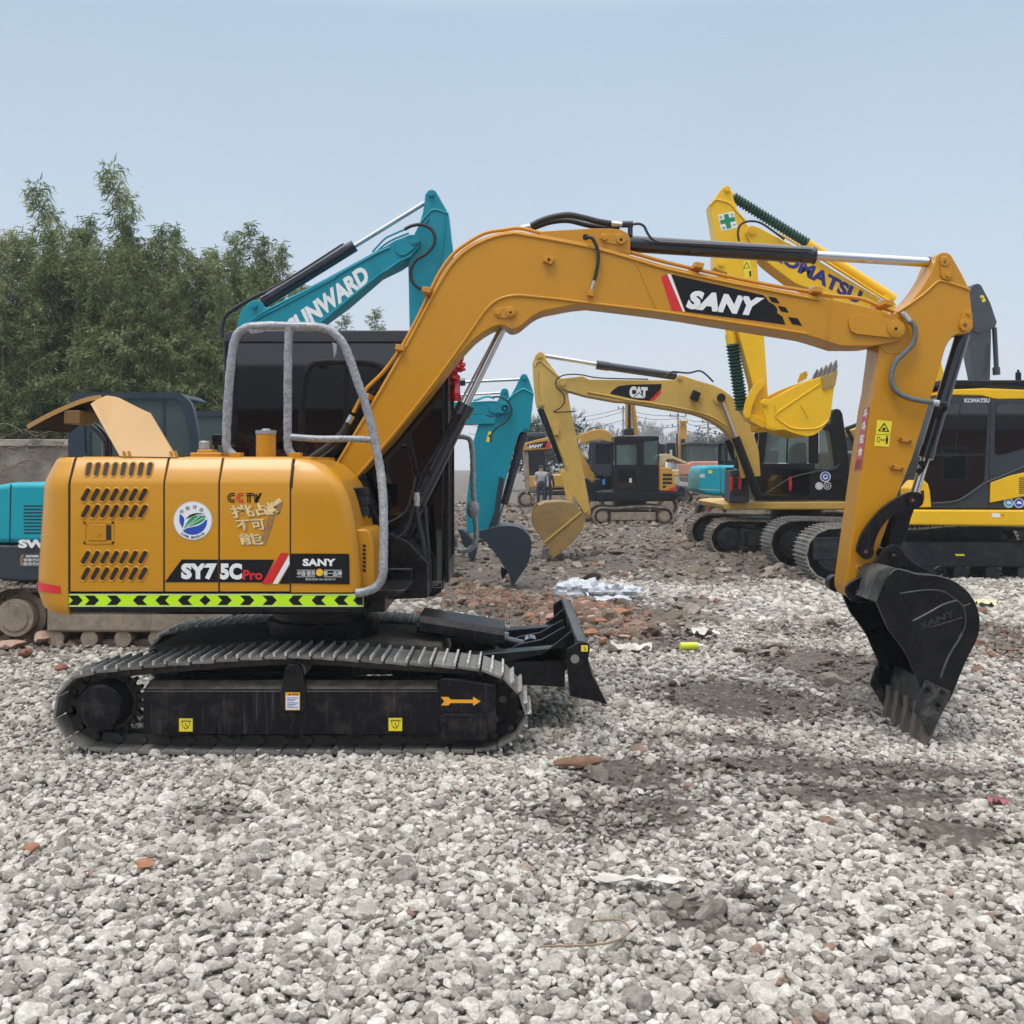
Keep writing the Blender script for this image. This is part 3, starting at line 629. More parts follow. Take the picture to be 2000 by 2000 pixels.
# ---- deck, skirt, floor structure
sk = MB(); zs0, zs1 = W(0, 1158.5, D).z, W(0, 1203, D).z
sk.xprism([(D + .012, zs0), (D + .012, zs1 + .05), (D + .03, zs1 + .018), (D + .07, zs1), (D + .8, zs1), (D + .8, zs0)], X(134.5), X(711))
part('side_skirt', sk, BLK, ex, bevel=.004)
dk = MB(); dk.box(X(150), X(745, 6.5), 6.5, 8.0, .83, .93); dk.box(X(145), X(560), 6.72, 7.95, .935, zt - .002)
dk.box(X(560), X(690), 6.66, 6.9, .94, 1.45)
part('revolving_frame', dk, BLKD, ex, bevel=.01)
tp = MB(); tp.box(X(140), X(232), 6.2, 7.9, zt - .02, zt + .004); tp.box(X(345), X(600), 6.18, 7.0, zt - .02, zt + .003); part('hood_deck', tp, YEL, ex, bevel=.004)
# ---- hazard strip
hz_ = Decal(D + .012); v0, v1 = 1161, 1183.5
hz_.rect(134, v0 - 1.2, 710, v1 + 1.4, WHT, 0); hz_.rect(134, v0, 709.5, v1, VLIME, 1)
pat = [(148, '>'), (180, '>'), (223.5, '>'), (274, '<'), (318, '<'), (362, '<'), (401, 'd'), (439, '>'), (483, '>'), (527, '>'), (578, '<'), (623, '<'), (667, '<'), (704, '<')]
for u, k in pat:
    vm = (v0 + v1) / 2; a = 14; q = 9
    if k == 'd': pts = [(u - 11, vm), (u, v0 + 1), (u + 11, vm), (u, v1 - 1)]
    elif k == '>': pts = [(u - a, v0 + 2), (u + a - q, v0 + 2), (u + a, vm), (u + a - q, v1 - 2), (u - a, v1 - 2), (u - a + q, vm)]
    else: pts = [(u + a, v0 + 2), (u - a + q, v0 + 2), (u - a, vm), (u - a + q, v1 - 2), (u + a, v1 - 2), (u + a - q, vm)]
    pts = [(max(134, min(709, x)), y) for x, y in pts]; hz_.poly(pts, VBK, 2)
hz_.done('hazard_strip', ex)
# ---- decals of the flank
d = Decal(D); d.poly([(355, 1092.5), (322, 1137), (319.5 + 2.5, 1137), (426, 1137), (426, 1093)], VBK, 0).poly([(429, 1093), (536, 1093), (514, 1137.5), (429, 1137)], VBK, 0)
d.trect('SY7', 354, 1100, 424, 1132, WHT, 1, bold=.062, spacing=1.04); d.trect('5C', 430, 1100, 473, 1132, WHT, 1, bold=.062, spacing=1.04); d.trect('Pro', 474.5, 1113, 513, 1132.5, VRED, 1, bold=.035, spacing=1.03)
d.poly([(549, 1080), (564, 1080), (531, 1140), (511, 1140)], VRED, 2).poly([(565, 1084), (566, 1101), (543, 1140), (533, 1140)], WHT, 2).poly([(566, 1104), (566, 1140), (545.5, 1140)], VBK, 2)
d.poly([(569, 1081), (680, 1081.5), (682.5, 1084), (683, 1141), (569, 1139)], VBK, 2)
d.trect('SANY', 591.5, 1091, 656, 1105.5, WHT, 3, bold=.05, spacing=1.05)
d.trect('中国·服务', 581, 1115, 616, 1124.5, WHT, 3, bold=.008).trect('第一品牌', 632, 1115, 668, 1124.5, WHT, 3, bold=.008).rect(580, 1113, 616, 1113.8, WHT, 3).rect(633, 1113, 668, 1113.8, WHT, 3).rect(580, 1126, 616, 1126.8, WHT, 3).rect(633, 1126, 668, 1126.8, WHT, 3)
d.disc(624.5, 1118, 7.3, VORG, 3).disc(624.5, 1118, 5.8, VYEL, 4).trect('乃', 621, 1114, 628, 1122, VORG, 5, bold=.02)
d.trect('服务热线 400 8878318', 597, 1129, 655, 1133.5, VGRY, 3, bold=.01)
d.done('model_stripe', ex)
d = Decal(D); cx_, cy_ = 377, 1017
d.disc(cx_, cy_, 38.2, VGRY, 0).disc(cx_, cy_, 36.3, WHT, 1)
d.poly([(cx_ + 28 * math.cos(R(a)), cy_ - 0 - 28 * math.sin(R(a)) * .98) for a in range(-135, 12, 7)] + [(cx_ + 10, cy_ + 3)], VBLUE, 2)
d.poly(sm2([(357, 1032), (364, 1016), (377, 1005), (394, 1001), (404, 1006), (403, 1010)]) + sm2([(403, 1010), (399, 1019), (388, 1026), (372, 1030), (357, 1033)]), WHT, 3)
d.poly(sm2([(360, 1031), (368, 1017), (380, 1008), (402, 1007)]) + sm2([(402, 1007), (398, 1017), (386, 1024), (371, 1028), (360, 1031)]), VGRN, 4)
for q in ((364, 1030, 398, 1011), (366, 1027, 390, 1008)): d.line(q[:2], q[2:], 1.1, WHT, 5)
d.poly(sm2([(357, 1031), (351, 1018), (352, 1003)]) + sm2([(352, 1003), (360, 1012), (359, 1024), (358, 1031)]), VBLUE, 3)
d.poly(sm2([(363, 1014), (373, 1005), (388, 1002), (402, 1004)], 4) + [(398, 1003), (386, 1004.5), (374, 1009)], VBK, 6)
for i, ch in enumerate('节能环保'):
    a = R(138 - 28 * i); u, v = cx_ + 28.5 * math.cos(a), cy_ - 28.5 * math.sin(a) * .92 - 0; rt = math.pi / 2 - a; ca, sa = math.cos(rt), math.sin(rt); f = lambda x, y: (u + x * ca - y * sa, v + x * sa + y * ca)
    d.text(ch, f(-4, 4), f(4, 4), f(-4, -4), VBK, 3, bold=.0)
for i, ch in enumerate('LOWER EMISSION'):
    if ch == ' ': continue
    a = R(230 + 80 / 13 * i); u, v = cx_ + 32.3 * math.cos(a), cy_ - 32.3 * math.sin(a); rt = -(a - R(270)); ca, sa = math.cos(rt), math.sin(rt); f = lambda x, y: (u + x * ca - y * sa, v + x * sa + y * ca)
    w_ = .6 if ch == 'I' else 1.5; d.text(ch, f(-w_, 2.1), f(w_, 2.1), f(-w_, -2.1), VBK, 3, bold=.04)
d.done('round_emission_sticker', ex)
d = Decal(D)
for (u, mm) in ((444, VBK), (461.5, VRED)):
    for rr_, k in ((9.6, 0), (5.6, 0)):
        w_ = 2.2
        out = [(u + 6 + 0, 963 + (968 - 963) + 0)]
        top, bot, l, r_ = 972 - rr_, 972 + rr_, u + (9.6 - rr_), u + 15
        pts = [(r_, top)] + [(l + rr_ - rr_ * math.sin(R(t)), 972 - rr_ * math.cos(R(t))) for t in range(0, 181, 15)] + [(r_, bot)]
        q = rr_ - w_; pts += [(r_, 972 + q)] + [(l + rr_ - q * math.sin(R(t)), 972 - q * math.cos(R(t))) for t in range(180, -1, -15)] + [(r_, 972 - q)]
        d.poly(pts, mm, k)
for dx in (0, 4.2): d.poly([(481 - dx * .3, 962.5 + dx), (496 + dx * .2, 962.5 + dx), (495, 964.8 + dx), (489.6 - dx, 964.8 + dx), (489.6 - dx, 981.5), (487.2 - dx, 981.5), (487.2 - dx, 964.8 + dx), (481, 964.8 + dx)], VBK, 0)
for dx in (0, 4.4): d.poly([(496 + dx, 964.5), (498.6 + dx, 964.5), (499.5 + dx * .6, 976), (508 + dx * .2, 962.5), (511 + dx * .2, 962.5), (500.5 + dx * .5, 981.5), (497.5 + dx * .6, 981.5)], VBK, 1)
d.poly([(449, 1000), (512, 988), (546, 971), (553, 979), (546, 1003), (536, 1018), (523, 1061), (515, 1063), (476, 1062), (466, 1040), (459, 1018)], VGOLDD, 0) if False else None
d.poly([(529, 985), (546, 971.5), (553.5, 981), (545, 1004), (537, 1003), (533, 1022), (524, 1048), (518, 1063), (512, 1050), (520, 1025), (526, 1004), (538, 1000)], VGOLDD, 0)
_bk = lambda *q: [(a_ + 2.6, b_ + 1.6) for a_, b_ in q]
for ch_, q_ in (('挑战', ((455, 1012.5), (545, 1004), (447, 988))), ('不可', ((464, 1037), (520, 1034), (459, 1016))), ('能', ((470, 1063.5), (516, 1063.5), (464, 1041)))): d.text(ch_, *_bk(*q_), VGOLDD, 0, bold=.018)
d.text('挑战', (455, 1012.5), (545, 1004), (447, 988), VGOLD, 1, bold=.018).text('不可', (464, 1037), (520, 1034), (459, 1016), VGOLD, 1, bold=.018).text('能', (470, 1063.5), (516, 1063.5), (464, 1041), VGOLD, 1, bold=.018)
d.poly([(524, 988), (546, 972), (551, 979), (534, 991), (541, 996), (522, 1007), (519, 1003)], VGOLD, 2)
d.done('challenge_sticker', ex)
# ---- engine hood standing open
hd = MB().use(YEL); HM = mat('skylit_hood_paint', (.46, .265, .09), .45, var=.06, vscale=2, coat=.1)  # paler than the body paint: skylight on the raised hood put into its colour
prof = sm2([(53, 829), (80, 814), (110, 799), (140, 786), (165, 777), (190, 772), (224, 774), (248, 785), (270, 796), (292, 806)], 4)
dn, dfar = 6.16, 6.95
yf = lambda v: 6.14 + .36 * (893 - v) / 120
near = [W(u, v, yf(v)) for u, v in prof if u < 206]
far = [Vector((p.x, dfar, p.z)) for p in near]
inn = [Vector((p.x + .002, p.y + .002, p.z - .030)) for p in near]
n = len(near); st_ = lambda a, b: [(i, i + 1, n + i + 1, n + i) for i in range(n - 1)]
hd.use(HM); hd.add(near + far, st_(0, 0)); hd.add(near + inn, st_(0, 0))
innf = [Vector((p.x, dfar, p.z)) for p in inn]; hd.add(far + innf, st_(0, 0)); hd.add([near[0], far[0], innf[0], inn[0]], [(0, 1, 2, 3)])
hd.use(HOLE); hd.add(inn + innf, st_(0, 0))
hd.use(HM); sidepx = [(177, 789), (188, 781)] + [(u, v + .6) for u, v in prof if u > 199] + [(344, 893), (234, 891)]
f_ = [W(u, v, yf(v) - .004) for u, v in sidepx]; b_ = [p + Vector((0, .02, 0)) for p in f_]; m_ = len(f_)
hd.add(f_ + b_, [tuple(range(m_)), tuple(range(2 * m_ - 1, m_ - 1, -1))] + [(i, (i + 1) % m_, m_ + (i + 1) % m_, m_ + i) for i in range(m_)])
hood = part('engine_hood', hd, None, ex, smooth=55, split=0)
hg = MB()
for u in (242, 252, 334, 343): hg.plate([(u - 4, 882), (u, 880), (u + 5, 893), (u - 1, 894)], dn - .022, .016)
part('hinges', hg, YELD, hood, bevel=.002)
ht = MB(); ht.box(X(124, 6.45), X(156, 6.45), 6.45, 6.75, 1.965, 2.05); part('hood_latch', ht, mat('latch_brown', (.16, .085, .02), .6), hood, bevel=.006)
ep = MB().tube([W(209, 900, 6.45), W(209, 872, 6.45), W(205, 856, 6.45), W(193, 842, 6.45), W(180, 832, 6.45)], .031, 16); part('exhaust_pipe', ep, NAVY, ex)
# ---- caps on the deck
cp = MB(); cp.plate([(371, 884), (432, 884), (432, 896), (371, 896)], 6.25, .25); cp.plate([(385, 878), (414, 878), (416, 885), (384, 885)], 6.3, .12); part('filler_box', cp, YEL, ex, bevel=.006)
cp = MB(); c = W(399.5, 877, 6.36); cp.cyl(c, c + Vector((0, 0, .045)), .034, 24); cp.cyl(c + Vector((0, 0, .045)), c + Vector((0, 0, .05)), .03, 24); part('filler_cap', cp, STL, ex, bevel=.003)
cp = MB(); c = W(519.5, 897, 6.35); cp.cyl(c, c + Vector((0, 0, .155)), .061, 28); part('tank_neck', cp, YEL, ex)
cp = MB(); cp.cyl(c + Vector((0, 0, .155)), c + Vector((0, 0, .178)), .064, 28); cp.cyl(c + Vector((0, 0, .178)), c + Vector((0, 0, .19)), .03, 20, r2=.022); part('tank_cap', cp, mat('grey_cap', (.30, .31, .33), .4, var=.1), ex, bevel=.002)
mb_ = MB().plate([(413, 851), (416, 848), (450, 848), (450, 870), (414, 870)], 6.5, .12); mb_.cyl(W(422, 869, 6.55), W(422, 890, 6.55), .012); part('work_lamp', mb_, BLK, ex, bevel=.006)
fb = MB()
for u in (458, 574): fb.plate([(u - 10, 884), (u + 12, 884), (u + 12, 896), (u - 10, 896)], 6.17, .08)
part('rail_foot', fb, YEL, ex, bevel=.003)
# ---- cling-film wrapped guard rails
rl = MB(); G = [(456, 889), (444, 876), (442.5, 850), (443.5, 815), (447, 760), (451, 715), (456, 675), (465, 652), (482, 640), (505, 637), (530, 636), (568, 637), (605, 637.5), (628, 640), (648, 648), (665, 664), (677, 685), (689, 718), (700, 750), (711, 780), (721, 815), (729, 848), (736, 880), (742, 912), (746, 945), (748.5, 980), (749.5, 1020), (749.5, 1060), (748.5, 1105), (746, 1128), (737, 1144), (722, 1153), (706, 1157), (695, 1158)]
def yrail(u, v): return 6.22 if v < 900 else 6.22 - .18 * min(1, (v - 900) / 200)
rl.tube([W(u, v, yrail(u, v)) for u, v in G], .0265, 14, 4, wob=.13)
rl.tube([W(574, 892, 6.22), W(565, 880, 6.22), W(562, 862, 6.22), W(562, 800, 6.22), W(562.5, 720, 6.22), W(564, 640, 6.22)], .0255, 14, 6, wob=.13)
rl.tube([W(564, 853, 6.22), W(620, 857, 6.22), W(680, 857, 6.22), W(730, 859, 6.22)], .0205, 12, 6, wob=.16)
# loose film shreds
rl.add([W(649, 668, 6.2), W(658, 672, 6.19), W(657, 690, 6.2), W(652, 700, 6.18), W(651, 683, 6.21)], [(0, 1, 2, 3, 4)]); rl.add([W(478, 640, 6.19), W(520, 645, 6.18), W(510, 650, 6.19), W(490, 652, 6.19)], [(0, 1, 2, 3)])
part('guard_rail', rl, WRAP, ex, smooth=60)
# ---- front step, boom foot bracket, drum, hoses in the gap
st = MB(); st.plate([(700, 1153), (792, 1153), (778, 1166), (712, 1166)], 6.08, .55); part('front_step', st, BLKD, ex, bevel=.006)
st = MB(); st.box(X(712, 6.3), X(752, 6.3), 6.3, 7.6, .80, .90); st.box(X(745, 6.6), X(800, 6.6), 6.8, 7.35, .86, 1.02); part('swing_post_base', st, BLK, ex, bevel=.01)
dr = MB(); c = W(695, 952, 6.5); 
for k, (z_, r_) in enumerate(((.0, .083), (.012, .088), (.05, .088), (.058, .084), (.075, .088), (.1, .088), (.108, .084), (.13, .088))):
    pass
dr.loft([[(c.x + r_ * math.cos(R(t)), c.y + r_ * math.sin(R(t)), c.z - z_) for t in range(0, 360, 12)] for z_, r_ in ((0, .08), (.004, .088), (.045, .088), (.05, .083), (.06, .083), (.065, .088), (.11, .088), (.115, .083), (.125, .083), (.13, .088), (.175, .088), (.18, .08))]); part('air_filter', dr, BLK, ex, smooth=25)
# ---- boom
DB = 6.9; BT = .31
top = [(606, 992), (628, 952), (648, 917), (680, 863), (711, 811), (748, 747), (785, 684), (812, 634), (840, 580)] + sm2([(840, 580), (858, 543), (878, 513), (899, 490), (922, 474), (949, 462), (975, 454), (999, 451), (1017, 452)], 4)[1:] + [(1060, 459), (1142, 474), (1235, 499), (1300, 518), (1409, 542), (1500, 560), (1590, 577), (1655, 590), (1700, 600)]
tip = [(1722, 607), (1745, 618), (1760, 627), (1769, 640), (1766, 655), (1757, 664), (1746, 669)]
low = [(1702, 676), (1644, 676), (1600, 662), (1579, 656), (1500, 643), (1438, 633), (1400, 627), (1340, 617), (1284, 609), (1220, 601), (1151, 593)] + sm2([(1151, 593), (1120, 596), (1088, 602), (1060, 608), (1042, 617), (1028, 628), (1017, 637), (1007, 642), (996, 642), (986, 636), (975, 635), (961, 639)], 4)[1:] + [(942, 650), (924, 664), (897, 693), (866, 733), (835, 774), (800, 816), (766, 858), (729, 898), (686, 942), (650, 985), (625, 1010)]
bo = MB().plate(top + tip + low, DB, BT); boom = part('boom', bo, YEL, ex, bevel=.008)
# edge beads
bd = MB()
def bead(px, r, d, parent=None, k=4): bd.tube([W(u, v, d) for u, v in px], r, 8, k)
bead([(655, 912), (711, 819), (785, 692), (840, 588), (862, 548), (882, 518), (903, 496), (926, 480), (951, 468), (977, 460), (999, 457), (1017, 458), (1142, 481), (1235, 506), (1300, 525), (1409, 549), (1500, 567), (1600, 586)], .011, DB - .001)
bead([(693, 935), (766, 851), (835, 764), (880, 703), (924, 641), (940, 617), (955, 599), (970, 587), (988, 580), (1011, 577), (1048, 580), (1100, 585.5), (1151, 592), (1284, 608), (1400, 625), (1500, 640), (1575, 652)], .011, DB - .001)
bd.plate([(1239, 506), (1243, 506), (1287, 609), (1283, 608)], DB - .005, .008); bd.plate([(1623, 583), (1626, 584), (1617, 660), (1614, 660)], DB - .005, .008)
part('boom_edge_bead', bd, YEL, boom, smooth=60)
pb = MB()
pb.plate([(a[0], a[1]) for a in [(1668, 613), (1740, 624), (1756, 632), (1763, 645), (1757, 657), (1744, 660), (1672, 652), (1662, 646), (1658, 632), (1661, 619)]], DB - .022, .03)
pb.plate([(966, 603), (1000, 597), (1009, 605), (1007, 617), (996, 622), (972, 620), (965, 613)], DB - .012, .02)
pb.disc(997, 610, DB - .012, 10, .010); pb.disc(997, 610, DB - .022, 7, .006); pb.disc(973, 611, DB - .01, 5, .012)
pb.disc(1750, 642, DB - .022, 17, .010); pb.disc(1750, 642, DB - .032, 13, .004); pb.disc(1750, 642, DB - .036, 8, .004)
pb.obox(W(1072, 508, DB - .02), (.028, 0, -.012), (0, .02, 0), (.012, 0, .02)); pb.obox(W(1153, 573, DB - .02), (.02, 0, -.004), (0, .02, 0), (0, 0, .02))
part('pin_plate', pb, YEL, boom, bevel=.003)
hb = MB(); hb.disc(1072, 507, DB - .0405, 3, .001); hb.disc(1750, 642, DB - .0405, 3, .001); hb.disc(997, 610, DB - .0285, 2.5, .001); part('pin_hole', hb, HOLE, boom)
# arm cylinder bracket on top of the boom
bk = MB()
for dd in (DB + .03, DB + .2): bk.plate([(1055, 461), (1056, 452), (1100, 449), (1154, 446), (1190, 446), (1212, 448), (1224, 454), (1231, 466), (1231, 497), (1142, 478)], dd, .045)
bk.disc(1213, 468, DB + .03, 10, .03); bk.disc(1180, 465, DB + .03, 6, .03); bk.plate([(1174, 456), (1218, 457), (1225, 468), (1216, 480), (1176, 473), (1171, 464)], DB + .022, .01)
part('cylinder_bracket', bk, YEL, boom, bevel=.004)
hb = MB(); hb.disc(1144, 463, DB + .029, 6, .001); hb.disc(1213, 468, DB - .001, 3, .001); part('bracket_hole', hb, HOLE, boom)
# steel oil pipes along the boom
pp = MB()
for off, yy in ((0, DB + .09), (0, DB + .2)):
    pp.tube([W(u, v, yy) for u, v in [(690, 806), (703, 781), (716, 759), (748, 727), (783, 680), (812, 628), (838, 575), (858, 534), (882, 500), (905, 480), (946, 456), (985, 449), (1016, 446), (1060, 456), (1140, 470), (1235, 494), (1300, 512), (1409, 537), (1500, 556), (1590, 571), (1630, 578), (1680, 583), (1722, 600), (1760, 613)]], .013, 10, 5)
part('oil_pipe', pp, YEL, boom, smooth=60)
cl = MB()
for u, v in ((1359, 525), (1587, 572), (1722, 597), (836, 572), (785, 683), (717, 775)): cl.obox(W(u, v, DB + .1), (.03, 0, -.006), (0, .14, 0), (.004, 0, .018))
part('pipe_clamp', cl, YELD, boom, bevel=.004)
cl = MB()
for u, v in ((1359, 517), (1587, 564), (1723, 589)): cl.obox(W(u, v, DB + .1), (.018, 0, -.003), (0, .03, 0), (.003, 0, .012))
cl.tube([W(1763, 613, DB + .03), W(1768, 616, DB - .01)], .02, 12, 1); cl.tube([W(688, 812, DB + .1), W(680, 826, DB + .1)], .022, 12, 1)
part('pipe_fitting', cl, STL, boom, bevel=.002)
# hoses of the boom
hs = MB(); q = DB + .12
hs.tube([W(u, v, q) for u, v in [(680, 826), (668, 846), (640, 872), (610, 893), (590, 912)]], .024, 12)
hs.tube([W(u, v, q + .1) for u, v in [(675, 840), (650, 878), (610, 905)]], .02, 12)
hs.tube([W(u, v, q) for u, v in [(1036, 442), (1055, 432), (1080, 424), (1111, 420), (1142, 426), (1170, 433), (1195, 437)]], .021, 12)
hs.tube([W(u, v, q + .09) for u, v in [(1040, 446), (1075, 434), (1110, 431), (1145, 439), (1175, 444), (1210, 443)]], .018, 12)
hs.tube([W(u, v, DB - .03) for u, v in [(1145, 463), (1156, 465), (1163, 476), (1168, 492), (1168, 512), (1164, 535), (1160, 548)]], .0125, 10)
part('hydraulic_hose', hs, RUB, boom, smooth=60)
ft = MB(); ft.tube([W(1018, 445, q), W(1038, 441, q)], .019, 8, 1); ft.tube([W(1194, 437, q), W(1206, 438, q)], .024, 8, 1); ft.tube([W(1206, 438, q), W(1217, 439, q)], .02, 8, 1); ft.tube([W(1161, 546, DB - .03), W(1155, 566, DB - .03)], .011, 8, 1)
part('hose_fitting', ft, STL, boom, smooth=30)
el = MB(); el.tube([W(1215, 438, q), W(1236, 438, q)], .024, 10, 1); el.tube([W(1231, 440, q), W(1231, 460, q)], .018, 10, 1)
el.tube([W(u, v, DB + .06) for u, v in [(1236, 438), (1248, 437), (1258, 442), (1264, 454), (1272, 465), (1284, 472), (1300, 474), (1400, 479), (1500, 484), (1585, 488)]], .0095, 8, 5)
part('cylinder_pipe', el, NAVY, boom, smooth=60)
# arm cylinder
ac = MB(); yc = 7.055; a0, a1 = W(1228, 476, yc), W(1591, 499, yc); ac.cyl(a0, a1, .057, 32); dv = (a1 - a0).normalized(); ac.cyl(a1 - dv * .1, a1 - dv * .05, .061, 32); ac.cyl(a1 - dv * .012, a1 + dv * .003, .062, 32); ac.cyl(W(1213, 472, yc - .04), W(1213, 472, yc + .04), .05, 24); ac.cyl(a0 - dv * .03, a0, .045, 24)
acyl = part('arm_cylinder', ac, NAVY, ex, smooth=40)
rd = MB().cyl(W(1590, 499, yc), W(1815, 512.5, yc), .0335, 24); part('cylinder_rod', rd, CHR, acyl)
rd = MB().cyl(W(1812, 512.5, yc), W(1824, 513, yc), .04, 24); rd.cyl(W(1842, 512, yc - .04), W(1842, 512, yc + .04), .055, 24); rd.plate([(1822, 502), (1842, 500), (1842, 524), (1822, 522)], yc - .035, .07); part('rod_end', rd, NAVY, acyl, bevel=.003)
# boom decal
d = Decal(DB - 0)
d.poly([(1291, 541), (1302, 535), (1333, 608), (1312, 606)], VRED, 0).poly([(1303, 535), (1310, 535.5), (1337.5, 609), (1334, 609)], WHT, 0)
d.poly([(1311, 536), (1489, 576), (1495, 580), (1502, 590), (1513, 596), (1518, 603), (1518, 612), (1528, 618), (1534, 634), (1339, 609)], VBK, 0)
d.text('SANY', (1339, 603), (1488, 619), (1344, 566), WHT, 1, bold=.07, shear=.22, spacing=1.08)
for (a, b_) in ((1500, 579), (1518, 597), (1538, 619)): s_ = 1 if a < 1530 else 1.25; d.poly([(a + 1, b_), (a + 16 * s_, b_ + 3), (a + 23 * s_, b_ + 14 * s_), (a + 7 * s_, b_ + 11 * s_)], VBK, 0)
d.done('boom_lettering', boom)
# ---- stick (arm)
DS = 6.935; stt = .25
so = [(1829, 500), (1834, 495), (1842, 492.5), (1850, 493), (1858, 498), (1869, 517), (1880, 537), (1888, 553), (1894, 567), (1897.5, 600), (1901, 630), (1900, 642), (1894, 649), (1884, 652.5), (1871, 652.5), (1862, 657), (1853, 668), (1847, 679), (1818, 779), (1782, 895), (1753, 968), (1727, 1043), (1705, 1099), (1698, 1140), (1688, 1165), (1672, 1172), (1658, 1166), (1652, 1150), (1652, 1136), (1668, 1020), (1684, 905), (1699, 801), (1706, 765), (1717, 680), (1719, 640), (1735, 620), (1749, 609), (1766, 597), (1782, 584), (1800, 562), (1816, 536), (1826, 512)]
sk_ = MB().plate(so, DS, stt); stick = part('stick', sk_, YEL, ex, bevel=.008)
bd = MB(); bead([(1753, 610), (1800, 578), (1828, 553), (1836, 549), (1848, 551), (1880, 561), (1894, 567)], .010, DS - .001); bead([(1720, 676), (1730, 687), (1748, 690), (1768, 684)], .005, DS - .001)
part('stick_edge_bead', bd, YEL, stick, smooth=60)
pb = MB()
pb.plate([(1838, 501), (1850, 500), (1859, 508), (1861, 540), (1855, 547), (1844, 545), (1838, 537)], DS - .015, .02); pb.disc(1845.5, 511, DS - .015, 9, .008); pb.disc(1851, 537, DS - .015, 5, .01)
pb.plate([(1884, 605), (1894, 603), (1899, 612), (1901, 638), (1895, 648), (1884, 650), (1876, 644), (1873, 634), (1879, 615)], DS - .015, .02); pb.disc(1885, 635, DS - .015, 11, .008); pb.disc(1891, 612, DS - .015, 4, .01)
for (u, v) in ((1768, 859), (1752, 913)): pb.plate([(u - 12, v - 6), (u - 2, v - 5), (u + 4, v - 3), (u + 14, v), (u + 13, v + 7), (u + 2, v + 4), (u - 3, v + 4), (u - 13, v + 1)], DS - .02, .03)
pb.disc(1678, 1110, DS, 7, .02); pb.disc(1845, 1110, 0.01, 1, .01)
part('pin_plate', pb, YEL, stick, bevel=.003)
hb = MB()
for (u, v, r_, o_) in ((1845.5, 511, 3, .024), (1885, 635, 4, .024), (1759, 857, 3, .021), (1778, 862, 3, .021), (1744, 911, 3, .021), (1762, 916, 3, .021), (1678, 1110, 3.4, .021)): hb.disc(u, v, DS - o_, r_, .001)
part('pin_hole', hb, BRS, stick)
gh = MB(); gh.tube([W(u, v, DS - .05) for u, v in [(1776, 626), (1785, 636), (1788, 652), (1782, 672), (1768, 688), (1752, 703), (1743, 722), (1741, 745), (1748, 762), (1766, 774), (1790, 781), (1822, 786)]], .0185, 12, 8)
part('grey_hose', gh, mat('grey_hose_sleeve', (.13, .14, .14), .45, var=.25, vscale=50, bump=.6, bscale=220), stick, smooth=60)
ft = MB(); ft.tube([W(1764, 611, DS - .04), W(1777, 628, DS - .05)], .02, 10, 1); ft.tube([W(1821, 786, DS - .05), W(1833, 788, DS - .05)], .023, 10, 1); part('hose_fitting', ft, STL, stick, smooth=30)
el = MB(); el.tube([W(1832, 788, DS - .05), W(1846, 790, DS - .03), W(1844, 800, DS)], .02, 10, 2); part('hose_elbow', el, BLK, stick, smooth=50)
d = Decal(DS); d.poly([(1713, 820), (1742, 823), (1736, 873), (1707, 871)], VYEL, 0)
d.poly([(1727, 825), (1737, 844), (1714, 842)], VBK, 1).poly([(1727, 829), (1733, 842), (1718, 840.5)], VYEL, 2).disc(1726, 838, 3, VBK, 3).rect(1710, 848, 1739, 848.7, VBK, 1)
d.poly([(1713, 853), (1719, 853.5), (1718, 864), (1712, 863)], VBK, 1).poly([(1714, 854.5), (1718, 854.8), (1717, 862.5), (1713.2, 862)], VYEL, 2).line((1720, 859), (1727, 859.5), 1, VBK, 1).poly([(1719, 859), (1722, 857), (1722, 861)], VBK, 1).poly([(1728, 859.5), (1725, 857), (1725, 861.5)], VBK, 1)
d.disc(1732, 852.5, 1.8, VBK, 1).poly([(1729.5, 855), (1734.5, 855), (1734, 860), (1733.3, 867), (1731.8, 867), (1731.5, 861), (1731, 867), (1729.5, 867)], VBK, 1)
d.done('warning_sticker', stick)
# red sticker on the front face of the stick (a face turned to -x)
fs = MB()
def onface(u, v, k=0):  # point on the stick's front plane seen at pixel (u, v)
    uu = np.interp(v, [680, 801, 905, 1136], [1717, 1699, 1684, 1652]); Xn = (uu - 1000) * DS / F; y_ = Xn * F / (u - 1000); return Vector((Xn - .003 - .001 * k, y_, H + (VH - v) * y_ / F))
def facepoly(pts, mm, k): fs.use(mm); fs.add([onface(u, v, k) for u, v in pts], [tuple(range(len(pts)))])
facepoly([(1687.5, 799), (1699, 794), (1683, 915), (1669, 920)], mat('pink_red_vinyl', (.48, .10, .11), .5, var=.1), 0)
for i, ch in enumerate('斗斗挖金'):
    v_ = 808 + i * 25; u0_ = 1688.5 - i * 3.4; fs.use(WHT); put_text(fs, ch, onface(u0_ - 2.2, v_ + 9, 1), onface(u0_ + 6.5, v_ + 7, 1), onface(u0_ - .6, v_ - 9, 1), WHT, bold=.05)
facepoly([(1673, 899), (1683, 897), (1681, 913), (1670, 917)], mat('dull_red_vinyl', (.3, .04, .03), .5, var=.3, vscale=60), 1)
part('red_sticker', fs, None, stick, smooth=0)
